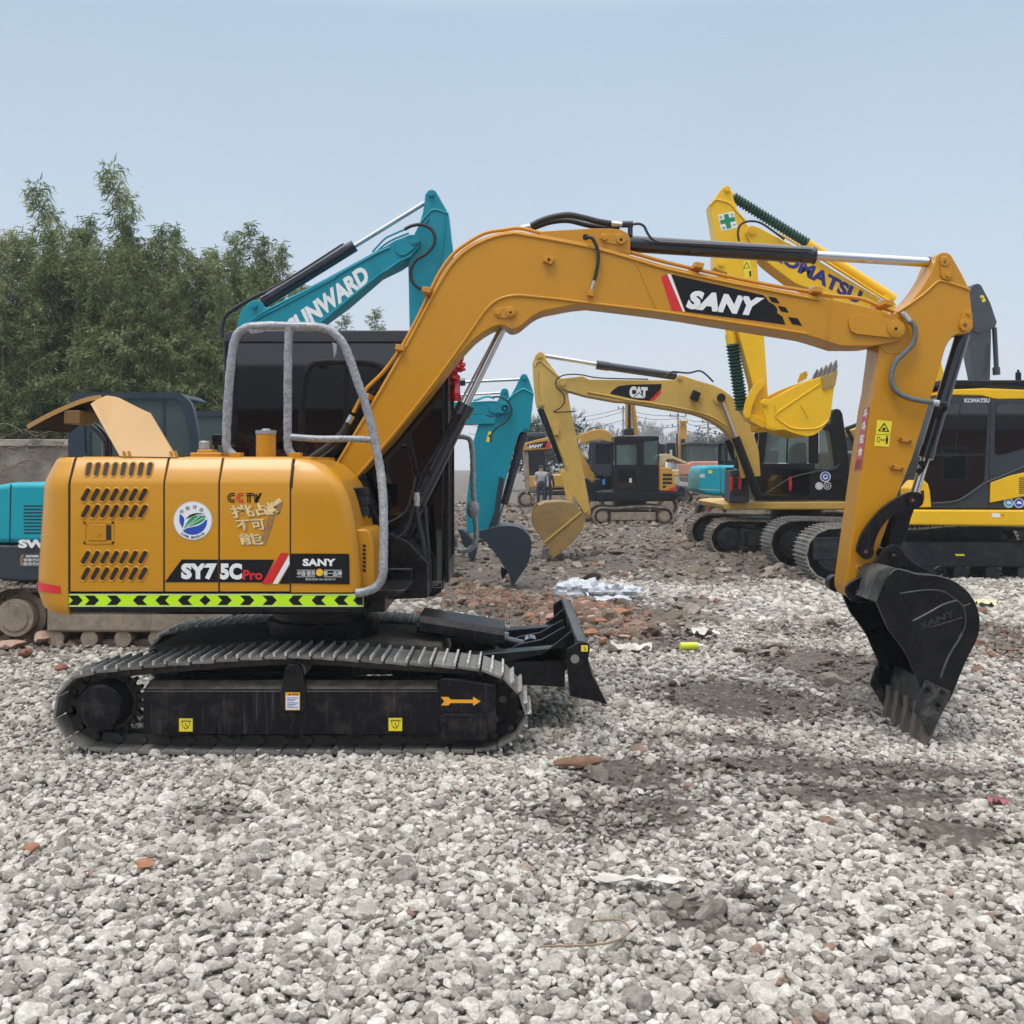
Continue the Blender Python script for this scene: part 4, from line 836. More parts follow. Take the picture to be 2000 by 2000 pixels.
# bucket cylinder + linkage
bc = MB(); yb = 7.06; t0, t1 = W(1884, 640, yb), W(1783, 976, yb); dv = (t1 - t0).normalized(); bc.cyl(t0 + dv * .05, t0 + dv * .93, .047, 28); bc.cyl(t0 + dv * .86, t0 + dv * .94, .052, 28); bc.cyl(t0 - Vector((0, .045, 0)), t0 + Vector((0, .045, 0)), .05, 20)
bcy = part('bucket_cylinder', bc, NAVY, ex, smooth=40)
el = MB(); el.tube([W(u, v, yb - .08) for u, v in [(1846, 795), (1840, 806), (1836, 818), (1824, 858), (1806, 908), (1798, 922)]], .013, 10, 5)
for (u, v) in ((1832, 808), (1795, 920), (1800, 905)): el.cyl(W(u, v, yb - .11), W(u, v, yb - .04), .02, 12)
part('cylinder_pipe', el, BLK, bcy, smooth=50)
rd = MB().cyl(t0 + dv * .92, t1 - dv * .05, .03, 20); part('cylinder_rod', rd, CHR, bcy)
rd = MB().cyl(t1 - Vector((0, .05, 0)), t1 + Vector((0, .05, 0)), .055, 20); part('rod_end', rd, BLK, bcy)
def link(px, dd, t, nm, pins, mm=BLK):
    mb = MB().plate(px, dd, t); o = part(nm, mb, mm, ex, bevel=.005)
    pb = MB()
    for (u, v, r_) in pins: pb.use(mm); pb.disc(u, v, dd, r_, .02); pb.disc(u, v, dd - .02, r_ * .72, .004); pb.use(BRS); pb.disc(u, v, dd - .0245, r_ * .25, .001)
    if pins: part("pin", pb, None, o, bevel=.002)
gl = sm2(c7((400, 575), (402, 540), (430, 460), (480, 385), (545, 310), (620, 250), (700, 208), (745, 196), (785, 215), (796, 250), (783, 285), (750, 300))) + sm2(c7((740, 300), (660, 325), (600, 365), (555, 420), (520, 490), (502, 560), (495, 590), (470, 613), (430, 608)))
for dd in (6.86, 7.21): link(gl, dd, .035, 'guide_link', [(1691, 1078, 14), (1783, 977, 13)] if dd < 7 else [])
hl = c7((655, 250), (770, 280), (740, 360), (700, 500), (665, 560), (600, 640), (590, 560), (610, 420))
link(hl, 6.99, .14, 'push_link', [])
# ---- bucket
DN, DF = 6.60, 7.34
so = c7((525, 892), (560, 800), (600, 722), (620, 697), (645, 684), (700, 690), (780, 713), (860, 722), (900, 724), (945, 733), (990, 748), (1035, 772), (1075, 802), (1105, 832), (1135, 876), (1155, 920), (1167, 965), (1172, 1010), (1170, 1060), (1160, 1105), (1142, 1150), (1110, 1210), (1080, 1272), (1045, 1355), (1012, 1440), (985, 1500), (900, 1640), (868, 1662), (810, 1560), (800, 1470), (793, 1400), (770, 1345), (745, 1290), (720, 1230), (690, 1182), (650, 1125), (600, 1062), (570, 1000))
bk_ = MB()
bk_.plate(so, DN, .035)
wf = [(w.x, w.z) for w in (W(u, v, DN) for u, v in so)]
bk_.prism(wf, DF, DF + .035)
oc = [(w.x, w.z) for w in (W(u, v, DN) for u, v in c7((600, 722), (620, 697), (645, 684), (700, 690), (780, 713), (860, 722), (900, 724), (945, 733), (990, 748), (1035, 772), (1075, 802), (1105, 832), (1135, 876), (1155, 920), (1167, 965), (1172, 1010), (1170, 1060), (1160, 1105), (1142, 1150), (1110, 1210), (1080, 1272), (1045, 1355), (1012, 1440), (985, 1500), (960, 1570)))]
cxm, czm = np.mean([p[0] for p in oc]), np.mean([p[1] for p in oc]) 
def inset(p, t=.02):
    v = Vector((cxm - p[0], czm - p[1])); v.normalize(); return (p[0] + v.x * t, p[1] + v.y * t)
ic = [inset(p) for p in oc]
bk_.loft([[(oc[i][0], DN + .036, oc[i][1]), (oc[i][0], DF - .001, oc[i][1]), (ic[i][0], DF - .001, ic[i][1]), (ic[i][0], DN + .036, ic[i][1])] for i in range(len(oc))])
bucket = part('bucket', bk_, BLK, ex, bevel=.004, smooth=40)
pass
# top collar plate, wear strips, weld lines on the near plate
rb = MB()
rb.plate(c7((455, 868), (480, 830), (500, 760), (525, 700), (560, 675), (610, 664), (645, 676), (612, 705), (590, 735), (565, 790), (525, 893)), DN + .01, .74)
part('bucket_top_plate', rb, mat('scuffed_black_steel', (.045, .047, .045), .45, var=.3, vscale=8, dirt=.5, dirtcol=(.13, .12, .10), dscale=8), bucket, bevel=.005)
rb = MB()
rb.plate(c7((525, 895), (548, 860), (596, 730), (640, 800), (720, 950), (840, 1200), (955, 1430), (800, 1440), (793, 1400), (745, 1290), (690, 1182), (600, 1062)), DN - .012, .013)
part('side_edge_plate', rb, BLK, bucket, bevel=.002)
rb = MB()
def wl(px, r=.005, dd=DN - .002): rb.tube([W(u, v, dd) for u, v in px], r, 6, 4)
wl(c7((600, 722), (640, 684), (700, 690), (780, 713), (900, 724), (985, 748))); wl(c7((668, 835), (780, 818), (870, 812), (950, 825), (1010, 868), (1040, 890), (1070, 925), (1082, 1000), (1072, 1060), (1040, 1110))); wl(c7((750, 1008), (850, 955), (940, 905), (1030, 878)), .008); wl(c7((1068, 916), (1110, 898)), .004); wl(c7((925, 1360), (975, 1230), (1062, 1090)), .007); wl(c7((855, 1048), (960, 1018), (1060, 985)), .003)
part('weld_bead', rb, mat('scuffed_edge', (.05, .052, .055), .4, var=.4, vscale=10, dirt=.4, dirtcol=(.16, .15, .14)), bucket, smooth=60)
tx = MB(); q = lambda x, y: (lambda p: W(p[0], p[1], DN - .004))(c7((x, y))[0]); put_text(tx, 'SANY', q(808, 1062), q(1018, 972), q(800, 1022), mat('embossed_black', (.028, .03, .034), .35, var=.2), bold=.03); part('embossed_lettering', tx, None, bucket, smooth=0)
# side cutters, lip, teeth, lifting eye
sc_ = MB(); cpx = c7((832, 1378), (990, 1452), (978, 1500), (930, 1600), (858, 1738), (800, 1640), (760, 1572), (790, 1480))
TOOTH = mat('ground_worn_steel', (.17, .145, .125), .55, metal=.3, var=.2, vscale=14, bump=.2, bscale=60)
CUT = mat('scraped_cutter_steel', (.02, .021, .022), .4, var=.4, vscale=9, dirt=.75, dirtcol=(.15, .14, .125), dscale=14, dlo=.48, dhi=.66)
sc_.plate(cpx, DN - .034, .022); wc = [(w.x, w.z) for w in (W(u, v, DN - .034) for u, v in cpx)]; sc_.prism(wc, DF + .037, DF + .06)
part('side_cutter', sc_, CUT, bucket, bevel=.004)
bt = MB()
for p in c7((843, 1440), (932, 1452), (907, 1533)): bt.disc(p[0], p[1], DN - .034, 5, .012, 6); bt.disc(p[0], p[1], DN - .046, 2.6, .006, 12)
for p in c7((843, 1440), (932, 1452), (907, 1533)):
    c = W(p[0], p[1], DN); bt.cyl((c.x, DF - .002, c.z), (c.x, DF - .016, c.z), .018, 6)
part('cutter_bolt', bt, STL if False else BLKD, bucket)
lp = MB(); w0, w1 = W(*c7((812, 1400))[0], DN), W(*c7((868, 1690))[0], DN); w2 = W(*c7((960, 1550))[0], DN)
lp.prism([(w.x, w.z) for w in (W(*c7((905, 1420))[0], DN), W(*c7((965, 1540))[0], DN), W(*c7((905, 1660))[0], DN), W(*c7((868, 1664))[0], DN), W(*c7((850, 1600))[0], DN))], DN + .036, DF - .001)
part('cutting_lip', lp, CUT, bucket, bevel=.004)
for i in range(5):
    yy = DN + .04 + i * (DF - DN - .08) / 4; th = MB()
    pr = [(w.x, w.z) for w in (W(*p, DN) for p in c7((840, 1560), (905, 1560), (905, 1660), (880, 1735), (835, 1800), (812, 1797), (822, 1700), (836, 1640)))]
    th.prism(pr, yy - .034, yy + .034); part('tooth', th, TOOTH, bucket, bevel=.006)
le = MB(); c = W(1835, 1118, 6.98); le.ring(c, (0, 1, 0), .022, .042, .03, 20); part('lifting_eye', le, BLK, bucket, bevel=.002)
ear = c7((331, 830), (333, 800), (345, 775), (390, 745), (430, 722), (475, 682), (520, 640), (548, 595), (572, 558), (598, 535), (630, 527), (662, 535), (688, 558), (710, 600), (745, 632), (800, 662), (870, 697), (900, 712), (820, 730), (700, 780), (600, 850), (500, 900), (455, 890), (415, 893), (370, 882), (342, 858))
for dd in (6.83, 7.22):
    o = MB().plate(ear, dd, .04); oo = part('bucket_ear', o, BLK, bucket, bevel=.006)
    if dd < 7: pass
pb = MB()
for (x_, y_) in ((405, 820), (630, 592)):
    p = c7((x_, y_))[0]; pb.use(BLK); pb.disc(p[0], p[1], 6.83, 10, .012); pb.disc(p[0], p[1], 6.818, 7, .006); pb.use(BRS); pb.disc(p[0], p[1], 6.8115, 2.6, .001)
pb.use(BLK); c = W(1676, 1155, 7.06); pb.cyl(c - Vector((0, .2, 0)), c + Vector((0, .2, 0)), .04, 20); c = W(1676, 1155, 6.83); pb.cyl((c.x, 7.27, c.z), (c.x, 7.36, c.z), .06, 24); c = W(1746, 1084, 6.83); pb.cyl((c.x, 6.86, c.z), (c.x, 7.24, c.z), .035, 20)
part('bucket_pin', pb, None, bucket)
# ---- boom cylinder
bcl = MB(); yb = 7.06; t0, t1 = W(752, 1118, yb), W(997, 612, yb); dv = (t1 - t0).normalized(); L_ = (t1 - t0).length; bcl.cyl(t0, t0 + dv * 1.285, .052, 28); bcl.cyl(t0 + dv * 1.2, t0 + dv * 1.285, .062, 28); bcl.cyl(t0 - Vector((0, .06, 0)), t0 + Vector((0, .06, 0)), .06, 20)
bcy = part('boom_cylinder', bcl, NAVY, ex, smooth=40)
rd = MB().cyl(t0 + dv * 1.28, t1, .024, 24); part('cylinder_rod', rd, CHR, bcy); rd = MB().cyl(t0 + dv * 1.2 + Vector((-.05, .12, .02)), t1 + Vector((-.03, .12, 0)), .009, 10); part('thin_rod', rd, STL, bcy)
el = MB(); el.tube([W(*p, yb - .09) for p in c4((1595, 680), (1560, 740), (1450, 920), (1380, 1030), (1340, 1120), (1330, 1160))], .012, 10, 5); el.cyl(W(894, 814, yb - .09), W(894, 814, yb - .02), .022, 12); el.cyl(W(835, 923, yb - .09), W(835, 923, yb - .02), .022, 12); part('cylinder_pipe', el, BLK, bcy, smooth=50)
hs = MB(); q = yb - .1
hs.tube([W(*p, q) for p in c4((1332, 1250), (1345, 1350), (1365, 1450), (1380, 1540), (1370, 1630), (1320, 1700), (1240, 1740), (1150, 1765))], .017, 12); hs.tube([W(*p, q + .05) for p in c4((1385, 1250), (1395, 1400), (1405, 1550), (1390, 1680), (1340, 1770), (1265, 1810))], .015, 12)
hs.tube([W(*p, q) for p in c4((1150, 1360), (1260, 1290), (1310, 1150), (1325, 1060))], .010, 10); hs.tube([W(*p, q) for p in c4((1060, 1500), (1085, 1560), (1075, 1640), (1100, 1720))], .016, 10); hs.tube([W(*p, q) for p in c4((1140, 1600), (1180, 1480), (1270, 1400), (1330, 1200))], .012, 10)
part('hydraulic_hose', hs, RUB, ex, smooth=60)
ft = MB(); ft.cyl(W(*c4((1333, 1165))[0], q), W(*c4((1333, 1250))[0], q), .019, 8); ft.cyl(W(*c4((1333, 1190))[0], q), W(*c4((1333, 1215))[0], q), .023, 6); part('hose_fitting', ft, STL, ex)
sp_ = MB(); sp_.plate([(738, 1062), (760, 1040), (800, 1060), (835, 1100), (835, 1168), (745, 1172), (735, 1120)], 6.86, .4); sp_.plate([(640, 905), (700, 915), (745, 1030), (760, 1090), (720, 1120), (640, 1100)], 6.95, .22); part('swing_bracket', sp_, BLK, ex, bevel=.01)
# ---- cab
DC = 7.32; DCF = 8.08
CABM = mat('cab_black_enamel', (.006, .007, .011), .26, spec=.3, var=.15)
cb = MB(); rings = []
xl, xr = X(436, DC), X(868, DC); zt2, zb2 = W(0, 649, DC).z, W(0, 1166, DC).z
cb.use(CABM); ol = [(436, 668), (438, 657), (445, 650), (500, 649), (780, 649), (850, 650), (862, 654), (868, 665), (869, 900), (866, 1100), (866, 1148), (860, 1158), (845, 1166), (600, 1166), (440, 1166)]
cb.plate(ol, DC, DCF - DC); cab = part('cab', cb, None, ex, bevel=.02, seg=3)
rf = MB().plate([(440, 652), (447, 646), (500, 645), (780, 645), (850, 646), (864, 650), (869, 668), (436, 668)], DC - .012, .5); part('roof_band', rf, mat('cab_roof_plastic', (.035, .038, .05), .4, var=.1), cab, bevel=.008)
gl = MB().plate([(462, 671), (862, 671), (862, 1148), (520, 1148), (510, 930), (490, 868), (466, 866)], DC - .008, .006); gl.plate([(482, 872), (500, 930), (505, 1100), (462, 1100), (462, 872)], DC - .006, .003)
part('side_glass', gl, GLB, cab, smooth=0)
# cab front: slanted windscreen frame seen obliquely, handrail wrapped in film
fr = MB().use(CABM); fr.box(xr, xr + .03, DC + .02, DC + .08, zb2 + .1, zt2 - .05); fr.box(xr, xr + .03, DCF - .08, DCF - .02, zb2 + .1, zt2 - .05); fr.box(xr, xr + .03, DC + .08, DCF - .08, zt2 - .14, zt2 - .05); fr.box(xr, xr + .03, DC + .08, DCF - .08, zb2 + .1, zb2 + .25); part('windscreen_frame', fr, None, cab, bevel=.004)
fg = MB().box(xr + .004, xr + .012, DC + .08, DCF - .08, zb2 + .25, zt2 - .14); part('windscreen', fg, glassmat('pale_glass', (.55, .55, .5), thru=.5), cab, smooth=0)
ws = MB(); 
for yy in (DC + .3, DC + .52): ws.box(xr + .006, xr + .02, yy, yy + .03, zb2 + .25, zt2 - .2)
part('wiper', ws, RUB, cab)
hr = MB(); yy = 8.0; hr.tube([W(u, v, yy) for u, v in [(893, 1075), (905, 1076), (917, 1073), (927, 1062), (930, 1040), (927, 1000), (924, 950), (923, 900), (921, 870), (915, 856), (893, 852)]], .021, 12, 5, wob=.25); hr.sphere(W(924, 995, yy), .055, 10, (.9, .7, 1.5)); part('cab_handrail', hr, WRAP, cab, smooth=60)
mr_ = MB(); mr_.tube([W(870, 760, 8.0), W(880, 735, 7.9), W(884, 700, 7.8)], .012, 8, 4); mr_.obox(W(868, 905, 7.9), (.035, 0, 0), (0, .02, 0), (0, 0, .1)); part('mirror', mr_, BLK, cab, bevel=.003)
d = Decal(DC - .009); d.poly([(813, 1088), (838, 1088), (838, 1118), (810, 1118)], mat('pale_label', (.48, .48, .56), .5, var=.1), 0)
for k, v in enumerate((1093, 1097, 1101)): d.rect(827, v, 834, v + 1.4, VGRY, 1)
d.rect(829, 1109, 835, 1114, VBLUE, 1)
for u in (790, 823, 845): d.rect(u, 1135, u + 18, 1148, VGRY, 0); d.rect(u + .8, 1135.8, u + 17.2, 1147.2, VBK, 1); d.rect(u + 2, 1138, u + 15, 1139, VGRY, 2); d.rect(u + 2, 1142, u + 12, 1143, VGRY, 2)
d.done('cab_label', cab)
# ---- undercarriage
tl = [(150, 1460), (137, 1453), (118, 1430), (104, 1410), (103, 1388), (106, 1364), (118, 1343), (134, 1325), (158, 1317), (186, 1311), (240, 1305), (295, 1299), (380, 1293), (466, 1286), (530, 1283), (578, 1281), (640, 1284), (694, 1288), (811, 1296), (880, 1300), (927, 1305), (950, 1308), (975, 1316), (1005, 1338), (1020, 1360), (1030, 1380), (1032, 1400), (1024, 1426), (1007, 1446), (985, 1460), (955, 1468), (920, 1471), (733, 1474), (500, 1474), (300, 1473), (200, 1470), (170, 1466)]
YN = (6.06, 6.49); YF = (7.60, 8.03)
loop = world2(tl, 6.06)
sx, sz = W(192, 1384, 6.06).x, W(192, 1384, 6.06).z; ix, iz = W(946, 1388, 6.06).x, W(946, 1388, 6.06).z
for yy in (YN, YF):
    tracks(ex, loop, yy[0], yy[1], .1445, SHOE, LINK, grousers=2, gh=.024, mg=GROU)
for k, yy in enumerate((YN, YF)):
    yc = sum(yy) / 2
    s = MB()   # toothed sprocket
    ng_ = 21; pts = []
    for i in range(ng_ * 2): r_ = .205 if i % 2 else .17; t = 2 * math.pi * i / (ng_ * 2); pts += [(sx + r_ * math.cos(t - .04), sz + r_ * math.sin(t - .04)), (sx + r_ * math.cos(t + .04), sz + r_ * math.sin(t + .04))]
    s.prism(pts, yc - .028, yc + .028); s.cyl((sx, yc - .05, sz), (sx, yc - .028, sz), .165, 32); part('sprocket', s, LINK, ex, bevel=.003)
    s = MB(); s.cyl((sx, yy[0] + .02, sz), (sx, yc - .03, sz), .135, 36, r2=.15); s.cyl((sx, yy[0] + .005, sz), (sx, yy[0] + .02, sz), .128, 36); mo = part('travel_motor', s, BLKD, ex, bevel=.004)
    s = MB()
    for i in range(3): t = R(75 + 120 * i); s.cyl((sx + .085 * math.cos(t), yy[0] + .005, sz + .085 * math.sin(t)), (sx + .085 * math.cos(t), yy[0] + .001, sz + .085 * math.sin(t)), .011, 8)
    s.cyl((sx, yy[0] + .005, sz), (sx, yy[0] + .001, sz), .012, 8)
    for i in range(14): t = 2 * math.pi * i / 14; s.cyl((sx + .152 * math.cos(t), yc - .052, sz + .152 * math.sin(t)), (sx + .152 * math.cos(t), yc - .062, sz + .152 * math.sin(t)), .01, 6)
    part('motor_bolts', s, BLKD, mo)
    s = MB(); s.cyl((ix, yc - .045, iz), (ix, yc + .045, iz), .195, 40); s.ring((ix, yc - .05, iz), (0, 1, 0), .15, .215, .05, 40); s.cyl((ix, yc - .07, iz), (ix, yc - .045, iz), .06, 24); idl = part('idler', s, BLKD, ex, bevel=.004)
    s = MB()
    for i in range(5): t = R(15 + 72 * i); s.cyl((ix + .11 * math.cos(t), yc - .047, iz + .11 * math.sin(t)), (ix + .11 * math.cos(t), yc - .0455, iz + .11 * math.sin(t)), .022, 16)
    part('idler_holes', s, TOOTH, idl)
    f0 = yy[0] + .03
    zt_, zb_ = W(0, 1349, f0).z, W(0, 1434, f0).z; x0, x1 = X(280, f0), X(856, f0)
    s = MB().use(BLKD); s.xprism([(f0, zb_), (f0, zt_ - .006), (f0 + .01, zt_ + .004), (f0 + .12, zt_ + .036), (f0 + .26, zt_ + .036), (f0 + .3, zt_), (f0 + .3, zb_)], x0, x1)
    s.use(DUSTTOP); s.add([(x0 + .01, f0 + .012, zt_ + .0075), (x1 - .01, f0 + .012, zt_ + .0075), (x1 - .01, f0 + .118, zt_ + .0385), (x0 + .01, f0 + .118, zt_ + .0385)], [(0, 1, 2, 3)])
    fr_ = part('track_frame', s, None, ex, bevel=0)
    s = MB(); s.plate([(857, 1330), (866, 1325), (900, 1328), (968, 1338), (969, 1425), (962, 1434), (857, 1434)], f0 - .012, .05); s.plate([(860, 1399), (866, 1395), (948, 1396), (953, 1400), (953, 1440), (948, 1446), (866, 1446), (860, 1440)], f0 - .024, .012); part('idler_guard', s, BLKD, ex, bevel=.006)
    s = MB()
    for (u, v) in ((865, 1413), (905, 1405), (946, 1413)): s.disc(u, v, f0 - .024, 4.5, .012, 6)
    for (u, v) in ((317, 1425), (420, 1426), (568, 1424), (717, 1424), (818, 1424)): s.disc(u, v, f0, 5, .014, 6); s.disc(u, v, f0 - .014, 3, .008, 12)
    part('frame_bolt', s, BLKD, ex)
    s = MB(); s.plate([(557, 1306), (563, 1298), (578, 1297), (588, 1302), (592, 1320), (598, 1358), (596, 1386), (590, 1391), (553, 1391), (547, 1386), (547, 1358)], f0 - .014, .05); part('carrier_bracket', s, BLK, ex, bevel=.005)
    s = MB(); c = W(572, 1312, f0); s.cyl((c.x + .02, f0 + .03, c.z), (c.x + .02, f0 + .22, c.z), .05, 24); part('carrier_roller', s, SHOE, ex)
    s = MB()
    for i in range(5): xx = x0 + .16 + i * (x1 - x0 - .3) / 4; s.cyl((xx, f0 + .05, .115), (xx, f0 + .3, .115), .055, 20)
    part('track_roller', s, BLKD, ex)
    if k == 0:
        d = Decal(f0 - .012); d.poly([(861, 1361), (876, 1361), (880, 1366), (924, 1366.5), (924, 1360.5), (939, 1369.5), (924, 1378.5), (924, 1373), (880, 1373), (876, 1377.5), (861, 1377.5), (868, 1369.5)], VORG, 0); d.done('direction_arrow', ex)
        d = Decal(f0 - .014); d.rect(557.5, 1352, 586, 1387, VORG, 0); d.rect(559, 1359, 584.5, 1385.5, WHT, 1); d.poly([(563, 1357.5), (566, 1353.5), (569, 1357.5)], VBK, 1); d.trect('WARNING', 570, 1354, 583, 1357.3, VBK, 1, bold=.03)
        for i, v in enumerate((1362, 1365, 1368, 1372, 1375, 1378, 1381)): d.rect(561, v, 583 - (i % 3) * 4, v + 1.1, VBLUE, 2)
        d.done('warning_label', ex)
        d = Decal(f0)
        for (u0, v0_) in ((350, 1403), (759, 1402)):
            d.rect(u0, v0_, u0 + 26.5, v0_ + 25.5, VYEL, 0)
            d.line((u0 + 3.5, v0_ + 5.5), (u0 + 24, v0_ + 5.5), 1.2, VBK)
            for j in range(5): d.line((u0 + 5 + j * 4, v0_ + 5), (u0 + 7.5 + j * 4, v0_ + 2.5), .8, VBK)
            arc = [(u0 + 13.2 + 6.8 * math.cos(R(t)), v0_ + 12 + 7.5 * math.sin(R(t))) for t in range(0, 181, 15)]
            for a_, b_ in zip(arc[:-1], arc[1:]): d.line(a_, b_, 1., VBK)
            d.line((u0 + 6.4, v0_ + 5.5), (u0 + 6.4, v0_ + 12), 1., VBK); d.line((u0 + 20, v0_ + 5.5), (u0 + 20, v0_ + 12), 1., VBK)
            arc = [(u0 + 13.2 + 3 * math.cos(R(t)), v0_ + 17 + 3 * math.sin(R(t))) for t in range(-90, 200, 20)]
            for a_, b_ in zip(arc[:-1], arc[1:]): d.line(a_, b_, 1.3, VBK)
            d.line((u0 + 13.2, v0_ + 9), (u0 + 13.2, v0_ + 14), 1.2, VBK)
        d.done('tie_down_sticker', ex)
# centre frame, slew ring
s = MB().use(DUSTTOP); s.prism(world2([(300, 1262), (530, 1252), (730, 1254), (860, 1262), (870, 1300), (760, 1318), (540, 1318), (330, 1312)], 6.7), 6.7, 7.5); s.use(BLKD); s.box(-2.0, -1.0, 6.38, 7.7, .28, .42); s.box(-2.1, -1.9, 6.4, 7.65, .2, .5); s.box(-.75, -.55, 6.4, 7.65, .2, .5); part('centre_frame', s, None, ex, bevel=.01, split=0)
s = MB(); c = (-1.297, 7.06); s.cyl((c[0], c[1], .5), (c[0], c[1], .66), .38, 48); s.cyl((c[0], c[1], .66), (c[0], c[1], .83), .34, 48); s.cyl((c[0], c[1], .515), (c[0], c[1], .545), .43, 48); part('slew_ring', s, BLK, ex, bevel=.004)
# dozer blade
bx = lambda pts: world2(pts, 6.06)
s = MB(); end = bx([(1121, 1260), (1130, 1255), (1142, 1254), (1152, 1259), (1152, 1272), (1149, 1285), (1151, 1300), (1157, 1318), (1168, 1340), (1187, 1376), (1170, 1371), (1113, 1360), (1108, 1310), (1107, 1271), (1111, 1266)])
for yy in (6.06, 8.04): s.prism(end, yy, yy + .022)
fc = bx([(1133, 1254), (1146, 1256), (1146, 1272), (1143, 1287), (1145, 1303), (1151, 1321), (1162, 1343), (1184, 1376), (1176, 1376), (1154, 1346), (1143, 1323), (1137, 1304), (1135, 1287), (1137, 1272)])
s.prism(fc, 6.083, 8.039)
BLA = mat('blade_grey_wear', (.04, .045, .05), .4, metal=.2, var=.35, vscale=7, dirt=.6, dirtcol=(.15, .16, .165), dscale=5, dlo=.42, dhi=.62)
bl = part('dozer_blade', s, BLK, ex, bevel=.003)
s = MB(); tb = bx([(1128, 1252), (1144, 1254), (1152, 1262), (1150, 1268), (1143, 1266), (1127, 1262)]); s.prism(tb, 6.086, 8.036); part('blade_top_tube', s, BLA, bl, bevel=.004)
s = MB(); c = W(1123, 1287, 6.06); s.cyl(c, c - Vector((0, .0015, 0)), .026, 24); part('lashing_hole', s, mat('seen_through_hole', (.2, .19, .17), .9), bl)
d = Decal(6.06); d.rect(1135, 1260, 1148, 1272.5, VYEL, 0); d.line((1141, 1262), (1141, 1266), 1.2, VBK); arc = [(1141.5 + 2 * math.cos(R(t)), 1268 + 2.2 * math.sin(R(t))) for t in range(-90, 160, 25)]
for a_, b_ in zip(arc[:-1], arc[1:]): d.line(a_, b_, 1.1, VBK)
d.done('lashing_sticker', bl)
s = MB()  # push arms: tapered box beams converging a little to the frame
def beam(a0, a1, b0, b1, y0, y1, w):  # a: left end (zlo,zhi), b: right end
    xa, xb = a0[0], b0[0]
    s.loft([[(xa, y0 - w, a0[1]), (xa, y0 + w, a0[1]), (xa, y0 + w, a1), (xa, y0 - w, a1)], [((xa + xb) / 2, (y0 + y1) / 2 - w, (a0[1] + b0[1]) / 2 + .02), ((xa + xb) / 2, (y0 + y1) / 2 + w, (a0[1] + b0[1]) / 2 + .02), ((xa + xb) / 2, (y0 + y1) / 2 + w, (a1 + b1) / 2), ((xa + xb) / 2, (y0 + y1) / 2 - w, (a1 + b1) / 2)], [(xb, y1 - w, b0[1]), (xb, y1 + w, b0[1]), (xb, y1 + w, b1), (xb, y1 - w, b1)]])
beam((-.62, .30), .46, (.34, .28), .54, 6.62, 6.62, .06); beam((-.62, .30), .46, (.34, .28), .54, 7.5, 7.5, .06)
part('blade_arm', s, BLK, bl, bevel=.008)
s = MB()
for yy in (6.9, 7.2): s.prism([( -.1, .42), (.05, .5), (.2, .53), (.36, .62), (.36, .44), (-.1, .36)], yy, yy + .03)
s.box(-.12, .36, 6.7, 7.4, .36, .42)
for yy in (6.56, 7.56): s.prism([(.0, .46), (.2, .50), (.33, .60), (.40, .66), (.40, .45), (0, .44)], yy, yy + .03)
part('blade_gusset', s, BLK, bl, bevel=.005)
s = MB(); s.xprism([(6.83, .66), (6.83, .60), (6.86, .6), (6.86, .68), (7.26, .68), (7.26, .6), (7.29, .6), (7.29, .66), (7.25, .70), (6.87, .70)], -.62, -.05)
for i, v in enumerate(s.v): s.v[i] = (v[0], v[1], v[2] - (v[0] + .62) * .16)
part('blade_cylinder_cover', s, BLKD, bl, bevel=.004)
s = MB(); s.cyl((-.65, 7.06, .60), (-.05, 7.06, .50), .05, 24); s.cyl((-.05, 7.06, .50), (.12, 7.06, .46), .03, 20); s.cyl((-.07, 7.06, .503), (-.03, 7.06, .497), .058, 24); s.cyl((.13, 6.98, .46), (.13, 7.14, .46), .065, 24); part('blade_cylinder', s, NAVY, bl)
# red ribbon bow tied to the front corner of the cab
RED = mat('red_satin', (.55, .008, .02), .45, var=.25, vscale=25, bump=.3, bscale=40)
rb = MB(); rb.use(RED); yy = 7.75
def loopb(cu, cv, ru, rv, ang, w):
    pts = []
    for t in range(0, 360, 20): a_ = R(t); x_, z_ = ru * math.cos(a_), rv * math.sin(a_); pts.append((cu + x_ * math.cos(ang) - z_ * math.sin(ang), cv + x_ * math.sin(ang) + z_ * math.cos(ang)))
    A = [W(u, v, yy - w) for u, v in pts]; B = [W(u, v, yy + w) + Vector((random.uniform(-.01, .01), 0, random.uniform(-.01, .01))) for u, v in pts]; n = len(A)
    rb.add(A + B, [(i, (i + 1) % n, n + (i + 1) % n, n + i) for i in range(n)])
def puff(u, v, ru, rv, ang, dy=0):
    c = W(u, v, yy + dy); s_ = yy / F; rb2 = MB(); rb2.sphere((0, 0, 0), 1, 14); ca, sa = math.cos(ang), math.sin(ang)
    vs = []
    for p in rb2.v:
        n_ = 1 + .45 * mnoise.noise(Vector(p) * 1.7 + Vector((u, v, 0))) + .25 * abs(mnoise.noise(Vector(p) * 4.5 + Vector((v, u, 0))))
        x_, y_, z_ = p[0] * ru * s_ * n_, p[1] * .05 * n_, p[2] * rv * s_ * n_; vs.append((c.x + x_ * ca + z_ * sa, c.y + y_, c.z - x_ * sa + z_ * ca))
    rb.add(vs, rb2.f)
for args in ((899, 702, 6, 11, .5), (897, 719, 11, 7, .1), (886, 724, 9, 9, 0), (888, 737, 11, 6, .3), (885, 712, 7, 10, .9), (901, 713, 9, 5, -.3), (878, 730, 10, 7, .2)): puff(*args)
